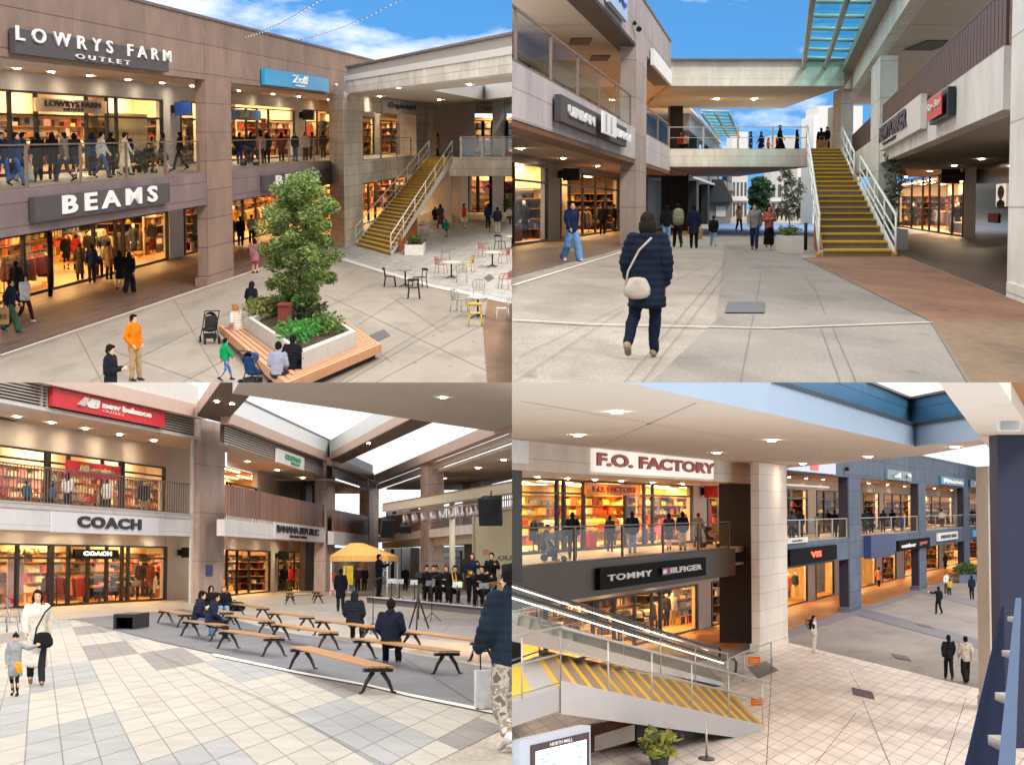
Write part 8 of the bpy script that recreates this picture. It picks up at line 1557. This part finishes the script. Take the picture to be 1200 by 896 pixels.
sheet(C4, 'pavement', [(876, 781), (898, 774), (913, 785), (888, 795)], mat('landing plate', '#6f5f58', .5, .1, 6), .022)
# ---- things under and beside the stair
a_, b_ = C4.at(609, 868, 41), C4.at(692, 850, 44); DW = Wall(C4, 0, 0, p0=a_, d=V(((b_-a_).x, (b_-a_).y, 0))); L_ = V(((b_-a_).x, (b_-a_).y, 0)).length; zt = a_.z
T = Thing(C4, 'directory_sign', V((a_.x, a_.y, -H4)), 'mall directory pylon with dark frame and map under the stair', 'sign'); m = MB(); DW.box(m, 0, L_, -H4, zt, -.25, 0); T.part('body', m, mat('silver grey body', '#b5bac3', .35, .05, metal=.2)); m = MB(); DW.box(m, L_*.14, L_*.97, -H4+.3, zt-.13, .001, .02); T.part('frame', m, mat('dark maroon frame', '#3a2226', .4)); m = MB(); DW.box(m, L_*.2, L_*.92, -H4+.4, zt-.27, .021, .03); T.part('map_panel', m, glow('map light', '#e6f0ea', .7)); m = MB(); lettering(m, DW.P, 'NORTH MALL', L_*.40, L_*.72, zt-.235, zt-.165, .02, .004); T.part('lettering', m, LET)
r_ = random.Random(4); m = MB()
for i in range(22): t = L_*r_.uniform(.24, .84); z_ = zt-.33-r_.uniform(0, .5); DW.box(m, t, t+L_*r_.uniform(.02, .06), z_, z_+r_.uniform(.01, .04), .031, .034)
T.part('map_print', m, mat('map print', '#6fb0a0', .5, .4, 9))
p = C4.at(773, 905, 52); p.z = -H4; T = Thing(C4, 'plant_pot', p, 'dark pot holding the yellow green plant', 'pot'); m = MB(); m.loft([m.ring(V((0, 0, zz)), V((1, 0, 0)), V((0, 1, 0)), rr, rr*2, 16) for zz, rr in ((0, .2), (.3, .26))]); T.part('tub', m, mat('pot charcoal', '#3a3836', .6), local=True); shrub(C4, p+V((0, 0, .2)), (.5, 1.0, .68), 'yellow green leafy plant in front of the stair', 91, .15, 420, [mat('leaf gold', '#8a8a3a', .5, .3), mat('leaf lime', '#a8a858', .5, .3), mat('leaf moss', '#5a6430', .5, .3)])
T = Thing(C4, 'stanchion', C4.g(828, 889), 'silver stanchion post with round dark base under the stair', 'stanchion'); m = MB(); m.tube([(0, 0, .03), (0, 0, 1.0)], .03, 8); T.part('post', m, STEEL, local=True); m = MB(); m.loft([m.ring(V((0, 0, zz)), V((1, 0, 0)), V((0, 1, 0)), rr, rr*2.6, 20) for zz, rr in ((0, .22), (.03, .21), (.05, .06))]); T.part('base', m, mat('dark base', '#3a3a40', .3), local=True)
def slab(nm, pts, Y, th, mtl, lab, cat, z0=None):
    q = [C4.at(x, y, Y+k) for (x, y), k in pts]; m = MB(); m.hexa([p for p in q], [p+V((0, th, .0)) for p in q]); solo(C4, nm, m, mtl, q[0], lab, cat)
slab('counter', [((690, 896), 0), ((690, 850), 0), ((760, 838), 2), ((760, 884), 2)], 55, .4, mat('amber counter wood', '#7a4a26', .5, .15, 3), 'brown timber counter under the stair', 'counter'); slab('white_panel', [((697, 880), 0), ((697, 862), 0), ((744, 848), 1.5), ((744, 867), 1.5)], 53.5, .06, mat('pale board', '#b9aea6', .5), 'pale panel leaning on the timber counter', 'panel'); slab('display_board', [((746, 880), 0), ((746, 842), 0), ((790, 850), 1), ((790, 886), 1)], 56, .1, mat('black screen', '#1c1a1e', .3), 'black display board under the stair', 'board'); slab('wheeled_cabinet', [((800, 886), 0), ((800, 860), 0), ((817, 852), 1), ((817, 877), 1)], 58, .5, mat('pale grey cabinet', '#a8a5a6', .5), 'pale grey cabinet parked under the stair', 'cabinet')
def hatch4(c, w, d, lab): p = C4.g(*c)+V((0, 0, .03)); m = MB(); m.face([p+V((-w, -.2*d, 0)), p+V((0, -d, 0)), p+V((w, .2*d, 0)), p+V((0, d, 0))]); solo(C4, 'drain_cover', m, mat('hatch plum', '#544048', .6, .1, 6), p, lab, 'drain cover')
hatch4((1011, 812.5), .42, 2.4, 'dark drain cover in the white gallery tiles'); hatch4((1056, 770), .36, 2.4, 'dark drain cover in the grey concrete'); hatch4((1083, 733.5), .3, 2.6, 'farthest drain cover near the dark paving band')
for px, lab, pl in ((1131, 'blue grey planter near the far ground floor shops', 'bushy plant in the planter near the far shops'), (1143, 'second blue grey planter close to the cream pier', 'bushy plant in the planter close to the cream pier')):
    p = C4.g(px, 683); planter_box(C4, p, 1.0, .75, lab, 1, 2.5, col='#5c6b80'); shrub(C4, p+V((0, 1.2, .7)), (.8, 1.8, .9), pl, 95+px, .14, 380, [mat('leaf mid', '#4a6a30'), mat('leaf light', '#7a8f4a'), mat('leaf dark', '#2f4a22')])
# ---- people
def p4(px, py, f, pose, t, b, hr, lab, h=1.68, **k): return person(C4, (px, py), f, pose, t, b, hr, lab, h, **k)
p4(954, 764, 60, 'stand', ('shirt', '#d8cfc8'), ('trousers', '#d2c6ba'), BK, 'person all in white with black backpack on the tile edge', 1.64, shoes='#d9d3cc'); bag(C4, C4.g(951.5, 764)+V((-.02, -.1, 1.0)), 'pack', '#15151a', 'black backpack worn by the person in white', 235, 1.1)
p4(1112, 796, 175, 'walk', ('jacket', '#19181c'), ('trousers', '#19181c'), BK, 'man in all black walking away beside the beige jacket', 1.68, shoes='#4a2c26'); p4(1132, 800, 185, 'stride', ('jacket', '#b5aaa0'), ('wide', '#17161a'), BK, 'man in beige jacket and black trousers walking away', 1.72, shoes='#b9a89c')
p4(1100, 719, 200, 'lift', ('jacket', '#1b1a1e'), ('trousers', '#1b1a1e'), BK, 'person in black with one arm out on the concrete', 1.66); p4(1109, 695, 20, 'stand', ('shirt', '#d5cfca'), ('trousers', '#4a4038'), BK, 'person in white shirt near the far planters', 1.6); p4(1113, 697, 190, 'stand', ('jacket', '#c9a84a'), ('trousers', '#2a2628'), BOB, 'child in mustard top beside the white shirt', 1.2); p4(1139, 702, 190, 'stand', ('jacket', '#20242e'), ('trousers', '#1b1c22'), BK, 'man in dark suit next to the cream pier', 1.68)
def u4(px, d, f, pose, t, b, hr, lab, h=1.68): return person(C4, LP.at(px, Z4, d), f, pose, t, b, hr, lab, h)
for a_ in [(637, -1.6, 70, 'sit', ('jacket', '#4a3c2c'), ('trousers', '#26221f'), ('cap', '#1b1714'), 'person in brown jacket and cap sitting by the pushchair'), (671, -1.2, 175, 'stand', ('jacket', '#1a1715'), ('trousers', '#23201f'), BK, 'broad man in black jacket watching the bright shop'), (715, -3.4, 150, 'stand', ('coat', '#241f1c'), ('trousers', '#241f1c'), BK, 'shopper in dark coat deep inside the bright shop entrance', 1.5), (741, -1.6, 180, 'stand', ('puffer', '#1c1a1c'), ('trousers', '#8a9094'), BK, 'person with black backpack at the bright shop entrance'), (784, -1.8, 170, 'walk', ('coat', '#3a322e'), ('skirt', '#1b1715'), BOB, 'woman in dark coat by the pane near the pilaster', 1.6), (800, -1.0, 180, 'stand', ('jacket', '#141317'), ('trousers', '#c0ad96'), BK, 'man in black jacket and beige trousers at the balustrade'), (818, -1.6, 150, 'push', ('coat', '#8a7a6c'), ('trousers', '#4a443e'), ('short', '#6a2a20'), 'woman with reddish hair pushing a pushchair by the pilaster', 1.6),
    (928, -1.6, 180, 'stand', ('puffer', '#3a4250'), ('trousers', '#23283a'), BK, 'person in grey padded jacket behind the white notice board'), (938, -1.6, 190, 'stand', ('jacket', '#15161c'), ('trousers', '#1d2330'), BK, 'person in black jacket behind the white notice board'), (958, -2.6, 150, 'stand', ('shirt', '#d3d0ca'), ('trousers', '#6a6a68'), BK, 'person in white by the grey pilaster of the blue wing', 1.5), (978, -1.4, 190, 'stand', ('coat', '#1f1c22'), ('trousers', '#1f1c22'), BK, 'person in black beside the first blue column'), (1014, -1.5, 160, 'stand', ('coat', '#1c2a2c'), ('trousers', '#1b1c20'), BK, 'person in dark green coat over the navy bay'), (1021, -2.0, 190, 'stand', ('coat', '#17161b'), ('trousers', '#17161b'), BOB, 'woman in black coat over the navy bay'), (1035, -2.2, 180, 'stand', ('jacket', '#18181c'), ('trousers', '#18181c'), BK, 'tall person in black beside the dark green coat'), (1046, -2.4, 170, 'stand', ('coat', '#141318'), ('trousers', '#3a3430'), BK, 'person in black before the third bay window'), (1057, -1.4, 200, 'stand', ('puffer', '#26366a'), ('trousers', '#1c2338'), BK, 'child in bright blue padded jacket at the glass', 1.2), (1104, -2.2, 180, 'stand', ('shirt', '#cfc8be'), ('trousers', '#4a3c30'), BK, 'person in pale top in the third bay of the blue wing'), (1139, -1.5, 190, 'stand', ('coat', '#1a1b22'), ('trousers', '#1a1b22'), BK, 'person in black at the farthest bay of the blue wing'), (1142, -1.8, 170, 'stand', ('coat', '#2a3640'), ('trousers', '#1d222a'), BK, 'person in slate coat at the farthest bay of the blue wing')]: u4(*a_)
stroller(C4, LP.at(648, Z4, -1.0), 90, '#6f6a6c', 'pushchair with white printed panel beside the seated person'); stroller(C4, LP.at(832, Z4, -1.2), 90, '#1d1c20', 'black hooded pushchair beside the pilaster')
for px, d, t, lab in [(1030, .9, ('coat', '#c98a72'), 'woman in peach top under the navy bay'), (1108, 1.0, ('longcoat', '#1b1a1e'), 'woman in long black coat under the white sign')]: person(C4, SP.at(px, -H4, d), 160, 'walk', t, ('trousers', '#23212a'), BOB, lab, 1.62)
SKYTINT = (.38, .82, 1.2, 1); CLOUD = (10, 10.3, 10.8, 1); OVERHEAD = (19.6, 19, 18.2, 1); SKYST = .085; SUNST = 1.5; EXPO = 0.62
# ------------------------------------------------------------------ cut every court at the partition planes between the four
bpy.context.view_layer.update()
UPN = V((0, -math.sin(TH), math.cos(TH)))
def trim():
    dead = []
    for o, C in ALLOBJ:
        if o.type != 'MESH': continue
        mw = o.matrix_world; bb = [mw @ V(c) for c in o.bound_box]
        for nrm in (V((C.side[0], 0, 0)), UPN*C.side[1]):
            ds = [nrm.dot(p) for p in bb]
            if min(ds) >= -1e-4: continue
            if max(ds) <= 0: dead.append(o); break
            me = o.data.copy(); bm = bmesh.new(); bm.from_mesh(me)
            inv = mw.inverted(); co = inv @ V((0, 0, 0)); no = (mw.to_3x3().transposed() @ nrm).normalized()
            geom = bm.verts[:]+bm.edges[:]+bm.faces[:]
            res = bmesh.ops.bisect_plane(bm, geom=geom, plane_co=co, plane_no=no, clear_inner=True, dist=1e-6)
            bm.to_mesh(me); bm.free()
            mats = [(s.link, s.material) for s in o.material_slots]; o.data = me
            for s, (l, m) in zip(o.material_slots, mats):
                if l == 'OBJECT': s.link = 'OBJECT'; s.material = m
            if not len(me.polygons): dead.append(o); break
            bb = [mw @ v.co for v in me.vertices]
    deadset = set(dead)
    for o in dead:
        for ch in list(o.children):
            if ch not in deadset: ch.parent = o.parent
    for o in deadset: bpy.data.objects.remove(o)
    ds = set()
    for o, C in ALLOBJ:
        try:
            if o.type == 'EMPTY' and not o.children: ds.add(o)
        except ReferenceError: pass
    for o in ds: bpy.data.objects.remove(o)
trim()
# ------------------------------------------------------------------ camera, sky, sun
cam = bpy.data.cameras.new('camera'); co = bpy.data.objects.new('camera', cam); COL.objects.link(co)
co.rotation_euler = (R(90)+TH, 0, 0); cam.sensor_width = 36; cam.lens = 36*F/1200; cam.clip_start = .5; cam.clip_end = 6000; sc.camera = co
w = bpy.data.worlds.new('World'); sc.world = w; w.use_nodes = True; nt = w.node_tree; N, L = nt.nodes, nt.links
bg = N['Background']; sky = N.new('ShaderNodeTexSky'); sky.sky_type = 'NISHITA'; sky.sun_disc = False
SUN_EL, SUN_AZ = R(28), R(155)            # behind the camera, to its right
sky.sun_elevation = SUN_EL; sky.sun_rotation = SUN_AZ; sky.altitude = 200; sky.air_density = 1.3; sky.dust_density = .6; sky.ozone_density = 2.5
tc = N.new('ShaderNodeTexCoord'); sep = N.new('ShaderNodeSeparateXYZ'); L.new(tc.outputs['Generated'], sep.inputs[0])
mp = N.new('ShaderNodeMapping'); mp.inputs['Scale'].default_value = (9, 9, 26); mp.inputs['Location'].default_value = (1.35, 0, .2); L.new(tc.outputs['Generated'], mp.inputs[0])
nz = N.new('ShaderNodeTexNoise'); nz.inputs['Scale'].default_value = 1.0; nz.inputs['Detail'].default_value = 9; nz.inputs['Roughness'].default_value = .58; L.new(mp.outputs[0], nz.inputs['Vector'])
cr = N.new('ShaderNodeMapRange'); cr.inputs[1].default_value = .49; cr.inputs[2].default_value = .64; cx = N.new('ShaderNodeMath'); cx.operation = 'MULTIPLY_ADD'; cx.inputs[1].default_value = -.5; L.new(sep.outputs['X'], cx.inputs[0]); L.new(nz.outputs['Fac'], cx.inputs[2]); L.new(cx.outputs[0], cr.inputs[0])
hz = N.new('ShaderNodeMapRange'); hz.inputs[1].default_value = math.sin(R(8.6)); hz.inputs[2].default_value = math.sin(R(11.5)); hz.inputs[3].default_value = 1; hz.inputs[4].default_value = 0; L.new(sep.outputs['Z'], hz.inputs[0])
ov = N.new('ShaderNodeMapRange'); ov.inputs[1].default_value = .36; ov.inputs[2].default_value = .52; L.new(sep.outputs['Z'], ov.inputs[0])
mxx = N.new('ShaderNodeMath'); mxx.operation = 'MAXIMUM'; L.new(cr.outputs[0], mxx.inputs[0]); L.new(hz.outputs[0], mxx.inputs[1])
blue = N.new('ShaderNodeMix'); blue.data_type = 'RGBA'; blue.blend_type = 'MULTIPLY'; blue.inputs[0].default_value = 1; L.new(sky.outputs[0], blue.inputs[6]); blue.inputs[7].default_value = SKYTINT
mix = N.new('ShaderNodeMix'); mix.data_type = 'RGBA'; L.new(mxx.outputs[0], mix.inputs[0]); L.new(blue.outputs[2], mix.inputs[6]); mix.inputs[7].default_value = CLOUD
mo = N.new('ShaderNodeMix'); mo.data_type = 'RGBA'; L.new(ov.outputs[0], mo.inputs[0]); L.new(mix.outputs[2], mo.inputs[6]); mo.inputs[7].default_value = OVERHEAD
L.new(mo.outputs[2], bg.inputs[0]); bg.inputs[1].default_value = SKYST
sl = bpy.data.lights.new('sun', 'SUN'); so = bpy.data.objects.new('sun', sl); COL.objects.link(so); sl.energy = SUNST; sl.angle = R(13); sl.color = (1, .9, .78)
az = SUN_AZ; sd = V((math.sin(az)*math.cos(SUN_EL), math.cos(az)*math.cos(SUN_EL), math.sin(SUN_EL))); so.rotation_euler = sd.to_track_quat('Z', 'Y').to_euler()
vs = sc.view_settings; vs.view_transform = 'Standard'; vs.look = 'None'; vs.gamma = 1; vs.exposure = EXPO; vs.use_curve_mapping = False
cy = sc.cycles; cy.use_denoising = True; cy.max_bounces = 8; cy.diffuse_bounces = 4; cy.glossy_bounces = 3; cy.transparent_max_bounces = 16; cy.sample_clamp_indirect = 6; cy.caustics_reflective = False; cy.caustics_refractive = False
